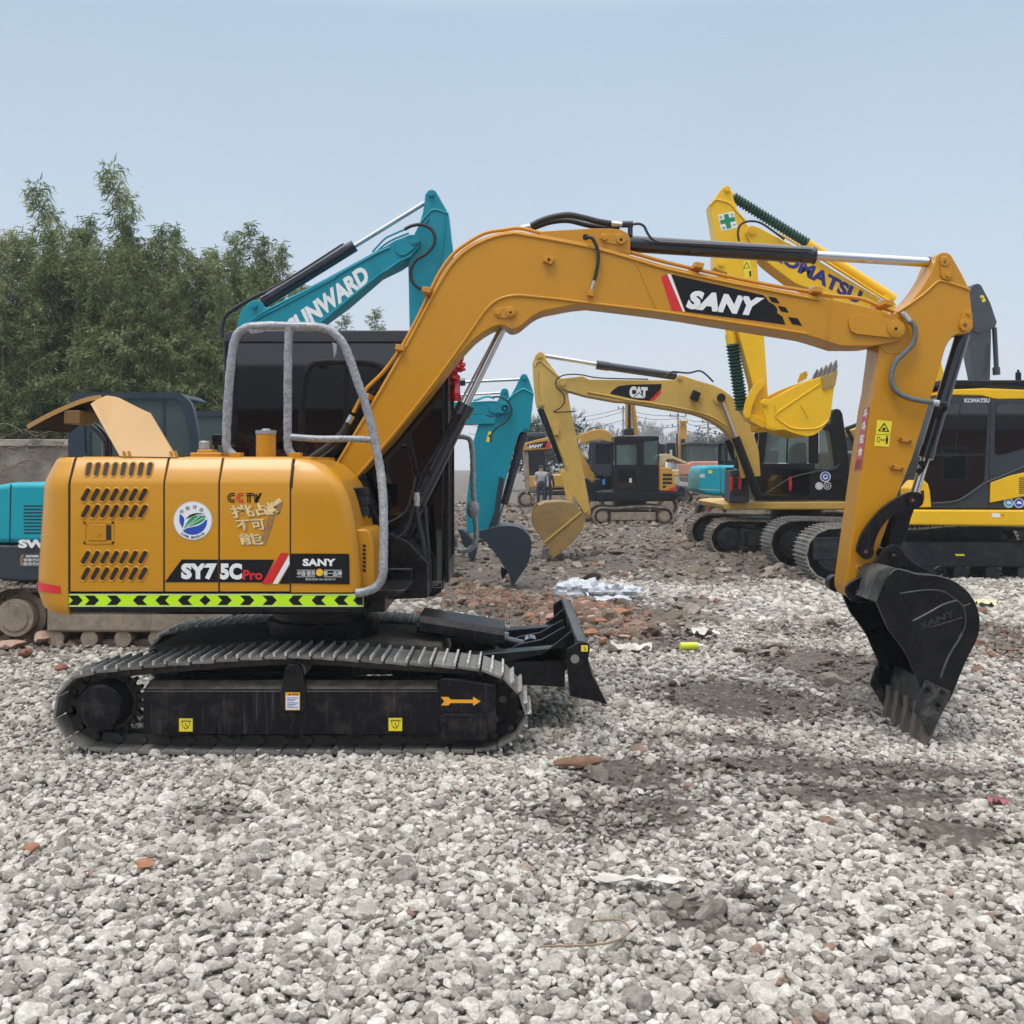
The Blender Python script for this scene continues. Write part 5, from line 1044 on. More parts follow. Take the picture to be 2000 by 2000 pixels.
def tail(pts, w0, w1):
    L_ = [W(u, v, yy + .03 * math.sin(i * 2.)) for i, (u, v) in enumerate(pts)]; n = len(L_); vs = []
    for i, p in enumerate(L_): w = w0 + (w1 - w0) * i / (n - 1); vs += [p + Vector((-w, .02 * (i % 2), 0)), p + Vector((0, -.03, 0)), p + Vector((w, .02 * (i % 2), 0))]
    rb.add(vs, [q for i in range(n - 1) for q in ((3 * i, 3 * i + 1, 3 * i + 4, 3 * i + 3), (3 * i + 1, 3 * i + 2, 3 * i + 5, 3 * i + 4))])
tail([(886, 728), (889, 750), (888, 768), (890, 784)], .03, .05); tail([(882, 726), (876, 740), (868, 752)], .03, .07)
bow = part('ribbon_bow', rb, None, None, smooth=40); bow.location.y += 0; tag(bow, 'red satin ribbon bow hanging at the front corner of the black cab', 'ribbon')
# ------------------------------------------------------------------ other machines in the yard
TEAL = mat('teal_paint', (.001, .235, .31), .38, spec=.3, coat=.1, var=.06, dirt=.1, dirtcol=(.05, .12, .13))
TEALL = mat('teal_paint_light', (.003, .31, .39), .38, spec=.3, coat=.15, var=.06)
CATY = mat('faded_tan_yellow_paint', (.56, .36, .075), .45, var=.07, dirt=.2, dirtcol=(.28, .20, .10))
KOMY = mat('bright_yellow_paint', (.80, .46, .003), .36, spec=.3, coat=.2, var=.05, dirt=.08, dirtcol=(.4, .28, .08))
FARY = mat('far_mustard_paint', (.52, .27, .035), .45, var=.08, dirt=.25, dirtcol=(.25, .17, .09))
MUDM = mat('mud_caked_steel', (.31, .25, .185), .85, var=.2, vscale=9, dirt=.5, dirtcol=(.09, .08, .07), dscale=6, bump=.4, bscale=40, streak=.6, streakcol=(.06, .055, .05))
MUDS = mat('muddy_track_steel', (.26, .215, .165), .75, island=.25, var=.35, vscale=15, dirt=.7, dirtcol=(.09, .078, .066), dscale=7, bump=.4, bscale=40)
DARK = mat('machine_black_plastic', (.006, .007, .010), .38, spec=.25, var=.15, dirt=.1, dirtcol=(.05, .05, .05))
SLATE = mat('slate_blue_plastic', (.018, .028, .042), .38, var=.12)
UND = mat('undercarriage_slate', (.009, .014, .020), .42, spec=.25, var=.2, dirt=.3, dirtcol=(.10, .09, .075), dscale=5)
GREYP = mat('graphite_paint', (.045, .055, .065), .45, var=.12)
GTEAL = glassmat('teal_glass', (.55, .72, .70), thru=.95); GDK = mat('dark_window', (.006, .009, .013), .05, spec=.6, var=0)
GSEE = glassmat('clear_cab_glass', (.50, .60, .58), thru=.75)
GRN = mat('green_bellows', (.008, .055, .035), .55, var=.2); PINK = mat('salmon_paint', (.55, .24, .17), .5, var=.08, dirt=.2)
CATB = mat('digging_bucket_worn', (.32, .20, .06), .55, var=.2, dirt=.6, dirtcol=(.16, .11, .06), dscale=6)
def P(name, px, d, t, m, par, bevel=.01, **k): return part(name, MB().plate(px, d, t), m, par, bevel=bevel, **k)
def C(name, u0, v0, u1, v1, d, rpx, m, par, n=20, **k): return part(name, MB().cyl(W(u0, v0, d), W(u1, v1, d), rpx * d / F, n), m, par, **k)
def T(name, px, d, rpx, m, par, k=6): return part(name, MB().tube([W(u, v, d) for u, v in px], rpx * d / F, 8, k), m, par, smooth=60)
def pins(par, d, lst, m, t=.03):
    mb = MB()
    for u, v, r_ in lst: mb.disc(u, v, d, r_, t); mb.disc(u, v, d - t, r_ * .55, t * .4)
    part('pin', mb, m, par)
def wheels(par, loop_x, r, y0, y1, zb, m, mf, x1, x0, fr=None):
    yc = (y0 + y1) / 2
    for nm, x_, rr_ in (('sprocket', x0, r), ('idler', x1, r)):
        mb = MB(); mb.cyl((x_, yc - .06, zb + r), (x_, yc + .06, zb + r), rr_ - .07, 30); mb.cyl((x_, y0 + .03, zb + r), (x_, yc - .06, zb + r), rr_ * .58, 30); mb.cyl((x_, y0 + .02, zb + r), (x_, y0 + .03, zb + r), rr_ * .42, 24); part(nm, mb, m, par, bevel=.006)
    mb = MB(); mb.box(min(x0, x1) + r * .95, max(x0, x1) - r * .95, y0 + .04, y1 - .05, zb + r * .55, zb + r * 1.45); part('track_frame', mb, mf, par, bevel=.03)
    n = 6; mb = MB()
    for i in range(n): xx = min(x0, x1) + r * 1.2 + i * (abs(x1 - x0) - 2.4 * r) / (n - 1); mb.cyl((xx, y0 + .06, zb + r * .35), (xx, y1 - .06, zb + r * .35), r * .26, 16)
    part('track_roller', mb, m, par)
def undercarriage(par, xa, xb, y0, y1, wid, zb, r, pitch, ms, mw, mf, r1=None, gh=.025, sag=-.03):
    zb = zb - .03
    for (a_, b_) in ((y0, y0 + wid), (y1 - wid, y1)):
        tracks(par, stadium(xa, xb, zb, sag, .03, r, r, 8), a_, b_, pitch, ms, mw if mw is not MUDM else MUDS, 3, gh, .03)
        wheels(par, None, r, a_, b_, zb, mw, mf, xb - r, xa + r)
    part('centre_frame', MB().box(xa + 1.0, xb - 1.0, y0 + wid, y1 - wid, zb + r * .8, zb + r * 1.9), mf, par, bevel=.02)
    xm, ym = (xa + xb) / 2, (y0 + y1) / 2; part('slew_ring', MB().cyl((xm, ym, zb + r * 1.7), (xm, ym, zb + r * 2.6), .5, 30), DARK, par)
# ---- three teal machines standing one behind the other
cS = K(400, 350, 3.513)
def teal_body(root, y0, x_off, mud):
    d0 = 9.45; sh = lambda o: [(x, y) for x, y in o]
    def at(mb):   # move geometry built for the nearest machine to this one's place
        mb.v = [(x + x_off, y + y0 - d0, z) for x, y, z in mb.v]; return mb
    mb = at(MB().plate([(-70, 1062), (-68, 1000), (-55, 965), (-25, 950), (20, 943), (32, 942), (330, 942), (430, 950), (440, 1062)], d0, 2.0)); b = part('body_shell', mb, TEALL, root, bevel=.06, seg=4)
    mb = at(MB().plate([(-70, 1064), (440, 1064), (440, 1120), (420, 1136), (35, 1137), (-20, 1130), (-60, 1110)], d0 + .01, 1.98)); part('lower_skirt', mb, mat('slate_skirt', (.02, .03, .04), .45, var=.1), root, bevel=.03)
    mb = at(MB().plate([(20, 946), (22, 946), (19.5, 1062), (17.5, 1062)], d0 - .003, .006)); part('panel_gap', mb, HOLE, b, smooth=0)
    mb = MB()
    for i in range(9): v = 987 + i * 6.6; mb.plate([(46, v), (110, v), (110, v + 2.6), (46, v + 2.6)], d0 - .002, .01)
    part('vents', at(mb), mat('teal_vent_shadow', (.003, .03, .04), .7), b, smooth=0, split=0)
    s = MUDM if mud else UND
    for (a_, b_) in ((0, .45), (1.75, 2.2)):
        ya, yb_ = y0 - .05 + a_, y0 - .05 + b_; xa, xb = -4.88 + x_off, -2.0 + x_off
        tracks(root, stadium(xa, xb, .0, .0, .02, .30, .30, 8), ya, yb_, .15, MUDS, s if s is not MUDM else MUDS, 2, .022, .02)
        wheels(root, None, .30, ya, yb_, 0, s, s, xb - .30, xa + .30)
    part('centre_frame', MB().box(-4.1 + x_off, -2.8 + x_off, y0 + .4, y0 + 1.7, .3, .68), s, root, bevel=.02); part('slew_ring', MB().cyl((-3.4 + x_off, y0 + 1.05, .55), (-3.4 + x_off, y0 + 1.05, .9), .42, 30), DARK, root)
    # cab on the far side
    dc = 10.95; c = MB().use(SLATE); o_ = cF((560, 700), (556, 400), (580, 160), (592, 128), (615, 112), (1430, 112), (1480, 122), (1530, 155), (1575, 215), (1600, 320), (1640, 560), (1650, 700))
    i_ = cF((700, 640), (690, 420), (690, 200), (705, 160), (1440, 160), (1480, 185), (1510, 260), (1535, 360), (1560, 560), (1565, 640))
    ringplate(c, o_, i_, dc, .09); ringplate(c, o_, i_, dc + .8, .09)
    c.plate(cF((580, 160), (592, 128), (615, 112), (1430, 112), (1480, 122), (1530, 155), (1530, 165), (1440, 160), (705, 160), (690, 180)), dc + .09, .71)
    c.plate(cF((560, 640), (1650, 640), (1655, 820), (560, 820)), dc, .89)
    cb_ = part('cab', at(c), None, root, bevel=.0, smooth=40, split=0)
    g_ = MB(); g_.plate(i_, dc + .04, .006); g_.plate(i_, dc + .85, .006); part('window', at(g_), GSEE, cb_, smooth=0)
    g_ = MB().use(SLATE); g_.plate(cF((1335, 170), (1352, 170), (1352, 640), (1335, 640)), dc + .03, .03); g_.plate(cF((680, 400), (740, 400), (740, 640), (680, 640)), dc + .02, .05); part('window_bar', at(g_), None, cb_, smooth=0)
    g_ = MB().use(DARK); g_.plate([(215, 815), (245, 808), (262, 815), (268, 905), (215, 905)], dc + .3, .35); g_.plate([(215, 870), (300, 872), (300, 905), (215, 905)], dc + .25, .45); part('seat', at(g_), None, cb_, bevel=.04)
    return at
r0 = thing('excavator', W(330, 1270, 10.5), 'teal excavator raising its lettered boom behind the mustard one, tracks caked in mud', 'excavator')
at0 = teal_body(r0, 9.45, 0, True)
d = Decal(9.45); d.trect('SWE 90', 36, 1053.5, 150, 1071, WHT, 0, bold=.06, spacing=1.0); d.done('body_lettering', r0)
d = Decal(9.46); d.rect(39, 1081, 110, 1107, mat('sticker_slate', (.05, .055, .06), .5), 0).trect('SUNWARD', 51, 1084, 76, 1088.5, WHT, 1, bold=.05).trect('销售热线:400', 46, 1090.5, 96, 1096.5, WHT, 1, bold=.01).trect('服务热线:400', 46, 1098, 96, 1104.5, WHT, 1, bold=.01); d.poly(sm2([(41, 1104), (39.5, 1094), (42, 1085), (46, 1083)]) + [(47, 1087), (44, 1089), (43, 1095), (45, 1100), (46, 1104)], VGOLDD, 1); d.done('hotline_sticker', r0)
DA = 10.36
bo = cS((245, 900), (300, 846), (335, 828), (360, 828), (388, 842), (408, 880), (440, 880), (830, 680), (1160, 500), (1245, 455), (1300, 420), (1400, 380), (1440, 378), (1470, 398), (1484, 430), (1470, 470), (1400, 545), (1330, 592), (1200, 655), (960, 862), (800, 978), (700, 1060), (640, 1180)) + [(565, 740), (556, 880), (548, 968), (520, 985), (490, 975), (478, 940), (464, 760), (462, 640)]
tb = P('boom', bo, DA, .3, TEAL, r0, .01)
bd = MB(); bead_d = DA - .002
for px in (cS((300, 990), (350, 950), (430, 900), (640, 795), (830, 700), (1160, 520), (1270, 470)), cS((330, 985), (380, 945), (460, 905), (640, 810), (900, 672)), cS((790, 985), (960, 845), (1180, 670), (1240, 630), (1330, 570), (1420, 520))): bd.tube([W(u, v, bead_d) for u, v in px], .014, 6, 4)
bd.plate(cS((800, 722), (806, 720), (845, 800), (838, 803)), DA - .006, .01); bd.plate(cS((1140, 545), (1146, 543), (1205, 635), (1198, 638)), DA - .006, .01)
part('boom_edge_bead', bd, TEAL, tb, smooth=60)
pins(tb, DA, [(497, 598, 6), (810, 471, 9)], TEAL); pl = P('pin_plate', cS((1310, 440), (1340, 410), (1420, 385), (1455, 390), (1470, 430), (1440, 470), (1380, 520), (1345, 525), (1310, 500)), DA - .02, .025, TEAL, tb, .004)
T('oil_pipe', cS((1150, 500), (1190, 455), (1240, 405), (1290, 380), (1370, 345)), DA + .05, 2, TEAL, tb); T('oil_pipe', cS((1170, 510), (1220, 460), (1290, 415), (1400, 370)), DA + .14, 2, TEAL, tb)
T('hydraulic_hose', cS((1370, 345), (1420, 320), (1490, 312), (1550, 340), (1578, 390), (1570, 450), (1520, 510), (1450, 555), (1415, 620), (1420, 690), (1460, 740), (1530, 775)), DA - .05, 3.4, RUB, tb, 8); C('hose_fitting', *cS((1525, 772))[0], *cS((1550, 780))[0], DA - .05, 4.5, STL, tb)
d = Decal(DA); d.text('SUNWARD', *cS((610, 1092), (1140, 698), (555, 975)), WHT, 0, bold=.05, spacing=1.0); d.done('boom_lettering', tb)
ac = C('arm_cylinder', *cS((400, 845))[0], *cS((1028, 455))[0], 10.5, 12, NAVY, r0); C('cylinder_rod', *cS((1030, 458))[0], *cS((1505, 165))[0], 10.5, 4.6, CHR, ac); C('cylinder_foot', *cS((350, 870))[0], *cS((405, 842))[0], 10.5, 8, NAVY, ac)
T('cylinder_pipe', cS((410, 775), (560, 690), (760, 565), (930, 455), (950, 445)), 10.42, 2, NAVY, ac, 3); T('hydraulic_hose', cS((410, 775), (360, 800), (300, 830), (200, 890), (140, 940), (118, 1020), (118, 1090)), 10.42, 4, RUB, ac)
sk2 = cS((1505, 175), (1512, 105), (1530, 78), (1556, 68), (1582, 78), (1602, 110), (1672, 236), (1690, 400), (1706, 530), (1680, 620)) + [(868, 560), (850, 700), (838, 880), (822, 900), (806, 890), (800, 650)] + cS((1402, 900), (1396, 600), (1400, 540), (1430, 440), (1440, 370), (1475, 300), (1495, 230))
sa = P('stick', sk2, DA + .04, .22, TEAL, r0, .01)
bd = MB()
for px in (cS((1475, 305), (1530, 240), (1560, 212), (1600, 212), (1672, 238)), cS((1645, 260), (1640, 420), (1600, 640), (1590, 760)), cS((1500, 320), (1535, 270))): bd.tube([W(u, v, DA + .038) for u, v in px], .012, 6, 4)
part('stick_edge_bead', bd, TEAL, sa, smooth=60); pins(sa, DA + .04, [(843, 380, 6)], TEAL)
P('bucket', [(800, 880), (850, 885), (858, 930), (850, 990), (820, 1030), (790, 1040), (780, 960)], DA - .2, .65, SLATE, r0, .03)
r1 = thing('excavator', W(500, 1200, 14.4), 'teal excavator, nearer of the pair whose sticks reach down right of the black cab', 'excavator')
at1 = teal_body(r1, 13.35, -.2, False)
DBB = 14.3
p = P('boom', [(560, 1000), (540, 940), (600, 830), (700, 790)] + cC((140, 925), (560, 918), (850, 903), (1000, 908), (1120, 938), (1170, 975), (1190, 1035), (1170, 1095), (1110, 1125), (860, 1180), (740, 1130), (520, 1150), (140, 1210)) + [(720, 830), (640, 880), (610, 990)], DBB, .28, TEAL, r1)
pins(p, DBB, [(986, 798, 6)], TEAL); P('pin_plate', cC((830, 1030), (850, 965), (1000, 950), (1130, 960), (1180, 1000), (1185, 1060), (1140, 1110), (900, 1115), (850, 1090)), DBB - .03, .035, TEAL, p, .006)
P('boom_edge_bead', cC((530, 1160), (790, 1130), (790, 1143), (530, 1175)), DBB - .02, .03, TEALL, p, .003)
T('oil_pipe', cC((560, 905), (640, 890), (760, 845), (820, 840), (930, 865)), DBB - .02, 1.4, TEALL, p); T('oil_pipe', cC((560, 895), (640, 870), (780, 825), (900, 835)), DBB + .1, 1.2, TEALL, p)
T('hydraulic_hose', cC((900, 840), (1000, 835), (1100, 870), (1180, 950), (1225, 1060), (1190, 1180), (1080, 1290), (950, 1380), (880, 1480), (860, 1620)), DBB - .06, 1.8, RUB, p)
sb_ = P('stick', cC((1385, 470), (1410, 448), (1437, 442), (1465, 448), (1490, 468), (1530, 560), (1603, 780), (1580, 1000), (1540, 1370), (1515, 1420), (1480, 1432), (1390, 1432), (1330, 1500), (1280, 1650), (1230, 1850)) + [(975, 985), (958, 1030), (948, 1050), (935, 1052), (926, 1040), (932, 980), (950, 900), (969, 813)] + cC((960, 1170), (1100, 1000), (1150, 900), (1200, 830), (1300, 650), (1355, 530)), DBB + .04, .2, TEAL, r1)
bd = MB()
for px in (cC((1150, 895), (1250, 800), (1390, 712), (1440, 703), (1600, 782)),): bd.tube([W(u, v, DBB + .035) for u, v in px], .014, 6, 4)
part('stick_edge_bead', bd, TEALL, sb_, smooth=60); pins(sb_, DBB + .04, [(1024, 738, 5), (1027, 836, 4)], TEAL)
d = Decal(DBB + .04); d.poly(cC((830, 1425), (890, 1440), (850, 1610), (785, 1600)), VYEL, 0).poly(cC((835, 1480), (860, 1485), (850, 1530), (822, 1520)), VBK, 1); d.done('warning_sticker', sb_)
ac = C('arm_cylinder', 700, 762, *cC((430, 578))[0], 14.45, 7.5, NAVY, r1); C('cylinder_rod', *cC((430, 580))[0], *cC((1370, 535))[0], 14.45, 2.9, CHR, ac)
ac = C('bucket_cylinder', *cC((1430, 1440))[0], 985, 985, 14.45, 7.5, NAVY, r1); C('cylinder_rod', 985, 985, 972, 1025, 14.45, 3, CHR, ac)
P('guide_link', [(975, 930), (985, 935), (975, 1010), (962, 1045), (950, 1040), (965, 1000)], 14.2, .05, SLATE, r1, .004)
bk2 = cG((372, 215), (375, 185), (400, 165), (430, 160), (500, 140), (560, 130), (650, 122), (720, 128), (790, 155), (840, 205), (866, 270), (862, 340), (850, 400), (835, 460), (800, 520), (760, 575), (700, 668), (660, 560), (560, 400), (440, 250), (400, 235))
mb = MB(); mb.plate(bk2, 14.0, .03); wf = world2(bk2, 14.0); mb.prism(wf, 14.75, 14.78); oc = world2(cG((500, 140), (560, 130), (650, 122), (720, 128), (790, 155), (840, 205), (866, 270), (862, 340), (850, 400), (835, 460), (800, 520), (760, 575), (720, 630)), 14.0)
cxm, czm = np.mean([q[0] for q in oc]), np.mean([q[1] for q in oc]); ic = [inset(q, .03) for q in oc]; mb.loft([[(oc[i][0], 14.031, oc[i][1]), (oc[i][0], 14.749, oc[i][1]), (ic[i][0], 14.749, ic[i][1]), (ic[i][0], 14.031, ic[i][1])] for i in range(len(oc))])
bkt = part('bucket', mb, SLATE, r1, bevel=.006, split=0)
for i in range(4): mb = MB(); w = W(*cG((700, 640))[0], 14.0); mb.obox((w.x - .02, 14.08 + i * .2, w.z - .09), (.03, 0, 0), (0, .03, 0), (.02, 0, .1)); part('tooth', mb, TOOTH, bkt, bevel=.004)
P('side_cutter', cG((590, 490), (665, 530), (640, 560), (605, 612), (590, 560)), 14.76, .03, SLATE, bkt, .003)
r2 = thing('excavator', W(520, 1120, 17.9), 'teal excavator standing farthest back in the teal row, only its stick top and bucket showing', 'excavator')
teal_body(r2, 16.9, 1.0, False)
D3 = 17.8
P('boom', [(600, 985), (590, 930), (660, 850), (760, 815), (880, 800), (960, 806), (975, 815), (975, 828), (880, 830), (780, 850), (690, 890), (650, 985)], D3, .28, TEAL, r2)
s3 = P('stick', cC((1010, 860), (1030, 760), (1050, 712), (1080, 692), (1110, 687), (1140, 695), (1165, 725), (1190, 860)) + [(990, 850), (965, 930), (938, 1010), (925, 1042), (912, 1040), (910, 990), (918, 920), (925, 860), (935, 826), (960, 795)], D3 + .04, .2, TEAL, r2); pins(s3, D3 + .04, [(986.5, 765, 3.5)], TEAL)
C('arm_cylinder', 740, 778, 880, 773, 17.95, 6, NAVY, r2); C('cylinder_rod', 880, 773, 980, 767, 17.95, 2.2, CHR, r2)
mb = MB(); b3 = cG((200, 150), (250, 160), (330, 240), (375, 330), (362, 400), (340, 440), (310, 415), (292, 380), (240, 260)); mb.plate(b3, 17.6, .7); bkt = part('bucket', mb, SLATE, r2, bevel=.02)
for i in range(4): mb = MB(); w = W(*cG((335, 445))[0], 17.6); mb.obox((w.x - .02, 17.7 + i * .17, w.z - .08), (.03, 0, 0), (0, .03, 0), (.02, 0, .1)); part('tooth', mb, TOOTH, bkt, bevel=.004)
# ---- tan-yellow machine facing left with its bucket on the ground
cH, c8 = K(1200, 750, 3.864), K(850, 680, 3.864)
r3 = thing('excavator', W(1600, 1086, 20.4), 'tan yellow excavator with black cab, boom arching left and worn bucket resting on bare earth', 'excavator')
DCT = 18.9
stc = c5((775, 1150), (790, 1112), (808, 1090), (828, 1084), (848, 1100), (860, 1135), (940, 1240), (985, 1300), (1000, 1345)) + c8((1003, 355), (1060, 640), (1110, 900), (1150, 1100), (1168, 1230), (1150, 1272), (1120, 1280), (1090, 1150), (980, 900), (880, 620), (830, 465), (800, 455), (770, 450), (758, 400), (745, 270), (737, 130))
s = P('stick', stc, DCT, .3, CATY, r3, .012); pins(s, DCT, [(1054, 696, 5), (1058, 789, 5), (1098, 921, 6), (1148, 1000, 6)], CATY)
bd = MB()
for px in (c5((790, 1175), (800, 1150), (825, 1145), (850, 1165), (940, 1245)), c8((775, 170), (780, 330), (850, 520), (950, 780), (1000, 900))): bd.tube([W(u, v, DCT - .002) for u, v in px], .02, 6, 4)
bd.obox(W(1086, 840, DCT - .03), (.05, 0, 0), (0, .03, 0), (.0, 0, .09))
part('stick_edge_bead', bd, CATY, s, smooth=60)
boc = c5((925, 1275), (945, 1252), (1000, 1248), (1090, 1238), (1130, 1258), (1400, 1262), (1670, 1262), (1690, 1238), (1720, 1235), (1800, 1262)) + [(1366, 744), (1394, 752), (1412, 761), (1427, 772), (1445, 790), (1458, 814), (1470, 840), (1482, 880), (1486, 930), (1450, 935)] + cB((1640, 800), (1560, 700), (1480, 610), (1400, 540), (1300, 480), (1200, 425), (1100, 385), (1000, 355), (800, 320), (500, 270), (250, 228), (0, 190)) + c5((1300, 1400), (1110, 1365), (990, 1330), (940, 1310))
b = P('boom', boc, DCT - .05, .4, CATY, r3, .015); pins(b, DCT - .05, [(1098, 748, 7), (1405, 778, 12), (1327, 738, 5)], CATY)
bd = MB()
bd.tube([W(u, v, DCT - .052) for u, v in c5((1120, 1340), (1300, 1372)) + cB((0, 150), (300, 190), (600, 240), (900, 300), (1100, 345), (1250, 400), (1400, 480), (1500, 560), (1620, 690))], .02, 6, 4); bd.plate(c5((1108, 1262), (1118, 1262), (1114, 1362), (1106, 1360)), DCT - .06, .012)
part('boom_edge_bead', bd, CATY, b, smooth=60)
d = Decal(DCT - .05); d.poly(c8((1318, 345), (1335, 322), (1380, 288), (1460, 276), (1708, 270), (1706, 312), (1690, 335), (1620, 398), (1540, 392)), VBK, 0).poly(c8((1706, 308), (1704, 340), (1650, 396), (1614, 398), (1690, 322)), VRED, 1)
d.text('CAT', *c8((1464, 372), (1600, 380), (1468, 286)), WHT, 1, bold=.08, spacing=.93); d.poly(c8((1492, 374), (1538, 332), (1588, 378)), VBK, 2).poly(c8((1500, 374), (1538, 340), (1580, 378)), WHT, 3); d.done('boom_lettering', b)
ac = C('arm_cylinder', *c8((1220, 125))[0], *c8((1820, 212))[0], DCT + .15, 8, NAVY, r3); C('cylinder_collar', *c8((1215, 125))[0], *c8((1310, 138))[0], DCT + .15, 9, NAVY, ac); C('cylinder_rod', *c8((830, 58))[0], *c8((1220, 122))[0], DCT + .15, 4, CHR, ac)
T('hydraulic_hose', c5((1040, 1460), (910, 1465), (945, 1440), (975, 1400), (965, 1350), (925, 1310), (920, 1270), (950, 1240), (1000, 1228), (1080, 1230), (1200, 1250), (1500, 1258)), DCT - .1, 1.3, RUB, b); T('hydraulic_hose', c5((1600, 1245), (1650, 1212), (1700, 1215), (1760, 1218), (1820, 1205), (1860, 1225), (1910, 1275)), DCT, 1.8, RUB, b)
mb = MB(); mb.obox(W(1358, 773, DCT - .12), (.07, 0, -.03), (0, .05, 0), (.03, 0, .08)); part('work_lamp', mb, DARK, b, bevel=.01)
mb = MB().disc(1408, 777, DCT - .08, 8, .06); part('cylinder_pin', mb, DARK, b)
for (a_, b_, c_, dd) in ((cB((1420, 200))[0], cB((1610, 700))[0], cB((1680, 900))[0], DCT - .1), (cB((1430, 560))[0], cB((1500, 730))[0], cB((1620, 1010))[0], DCT + .45)):
    q = C('boom_cylinder', b_[0], b_[1], b_[0] + (b_[0] - a_[0]) * 1.7, b_[1] + (b_[1] - a_[1]) * 1.7, dd, 8.5, DARK, r3); C('cylinder_rod', a_[0], a_[1], b_[0], b_[1], dd, 3.6, CHR, q)
C('bucket_cylinder', *c8((795, 455))[0], *c8((960, 860))[0], DCT + .15, 7.5, NAVY, r3)
P('guide_link', [(1093, 918), (1103, 916), (1120, 940), (1140, 975), (1150, 998), (1142, 1004), (1128, 980), (1108, 950)], DCT - .05, .06, CATY, r3, .006); P('push_link', [(1094, 922), (1102, 920), (1120, 972), (1116, 984), (1108, 980)], DCT - .06, .06, CATY, r3, .006)
bc = c8((735, 1340), (742, 1230), (780, 1190), (830, 1165), (960, 1158), (1050, 1170), (1120, 1250), (1135, 1300), (1110, 1370), (1060, 1440), (1000, 1500), (940, 1550), (882, 1592), (858, 1520), (790, 1420))
mb = MB(); mb.plate(bc, DCT - .45, .04); mb.prism(world2(bc, DCT - .45), DCT + .7, DCT + .74); oc = world2(c8((780, 1190), (830, 1165), (960, 1158), (1050, 1170), (1120, 1250), (1135, 1300), (1110, 1370), (1060, 1440), (1000, 1500), (940, 1550), (900, 1580)), DCT - .45)
cxm, czm = np.mean([q[0] for q in oc]), np.mean([q[1] for q in oc]); ic = [inset(q, .04) for q in oc]; mb.loft([[(oc[i][0], DCT - .409, oc[i][1]), (oc[i][0], DCT + .699, oc[i][1]), (ic[i][0], DCT + .699, ic[i][1]), (ic[i][0], DCT - .409, ic[i][1])] for i in range(len(oc))])
bkt = part('bucket', mb, CATB, r3, bevel=.008, split=0)
P('side_rib', c8((820, 1460), (1100, 1230), (1108, 1240), (830, 1470)), DCT - .47, .02, CATY, bkt, .003)
for i in range(5): mb = MB(); w = W(*c8((872, 1590))[0], DCT - .45); mb.obox((w.x - .1, DCT - .35 + i * .25, w.z - .04), (.04, 0, 0), (0, .045, 0), (.03, 0, .14)); part('tooth', mb, TOOTH, bkt, bevel=.006)
# upper structure
P('side_beam', cH((800, 905), (895, 890), (1775, 886), (2200, 890), (2200, 950), (830, 950)), 19.2, 2.4, CATY, r3, .03); P('counterweight', [(1670, 900), (1780, 880), (1800, 900), (1800, 985), (1670, 985)], 19.15, 2.6, CATY, r3, .08); P('engine_cover', [(1655, 884), (1672, 880), (1760, 880), (1760, 984), (1655, 984)], 19.3, 2.2, GREYP, r3, .05)
co = cH((1062, 878), (1095, 330), (1110, 300), (1640, 300), (1640, 225), (1655, 195), (1680, 186), (1705, 195), (1722, 225), (1762, 500), (1780, 878)); ci = cH((1125, 598), (1155, 372), (1600, 372), (1645, 372), (1662, 640), (1470, 598))
mb = MB().use(DARK); wi = cH((1130, 596), (1160, 352), (1472, 352), (1472, 596)); wr = cH((1545, 640), (1545, 352), (1625, 352), (1655, 620), (1600, 634))
mb.plate(cH((1062, 878), (1090, 600), (1515, 600), (1515, 640), (1600, 640), (1668, 622), (1690, 600), (1768, 600), (1780, 878)), 19.2, .1)
mb.plate(cH((1085, 600), (1095, 330), (1110, 300), (1600, 300), (1640, 300), (1640, 350), (1160, 350), (1130, 600)), 19.2, .1); mb.plate(cH((1474, 351), (1543, 351), (1543, 600), (1474, 600)), 19.2, .1)
mb.plate(cH((1626, 351), (1638, 225), (1655, 195), (1680, 186), (1705, 195), (1722, 225), (1762, 500), (1768, 600), (1690, 600), (1670, 620)), 19.2, .3)
mb.plate(cH((1085, 600), (1095, 330), (1110, 300), (1640, 300), (1640, 330), (1140, 330), (1120, 600)), 20.1, .08); mb.plate(cH((1095, 330), (1110, 300), (1640, 300), (1640, 330)), 19.3, .8); mb.plate(cH((1062, 878), (1090, 640), (1740, 640), (1760, 878)), 20.1, .08); mb.box(X(1475, 19.2), X(1480, 19.2), 19.2, 20.18, W(0, 978, 19.2).z, W(0, 900, 19.2).z)
cab3 = part('cab', mb, None, r3, bevel=.012, split=0)
g_ = MB(); g_.plate(wi, 19.24, .006); g_.plate(wr, 19.24, .006); part('window', g_, GSEE, cab3, smooth=0)
g_ = MB(); g_.plate(cH((1306, 352), (1314, 352), (1306, 596), (1296, 596)), 19.22, .02); part('window_bar', g_, DARK, cab3, smooth=0)
g_ = MB(); g_.plate(cH((1130, 640), (1470, 640), (1470, 840), (1115, 840)), 19.192, .008); part('door_glass', g_, GLB, cab3, smooth=0)
g_ = MB().use(DARK); g_.plate(cH((1330, 600), (1350, 480), (1390, 440), (1450, 440), (1460, 600), (1460, 700), (1250, 700), (1250, 640)), 19.6, .3); part('seat', g_, None, cab3, bevel=.04)
d = Decal(19.19)
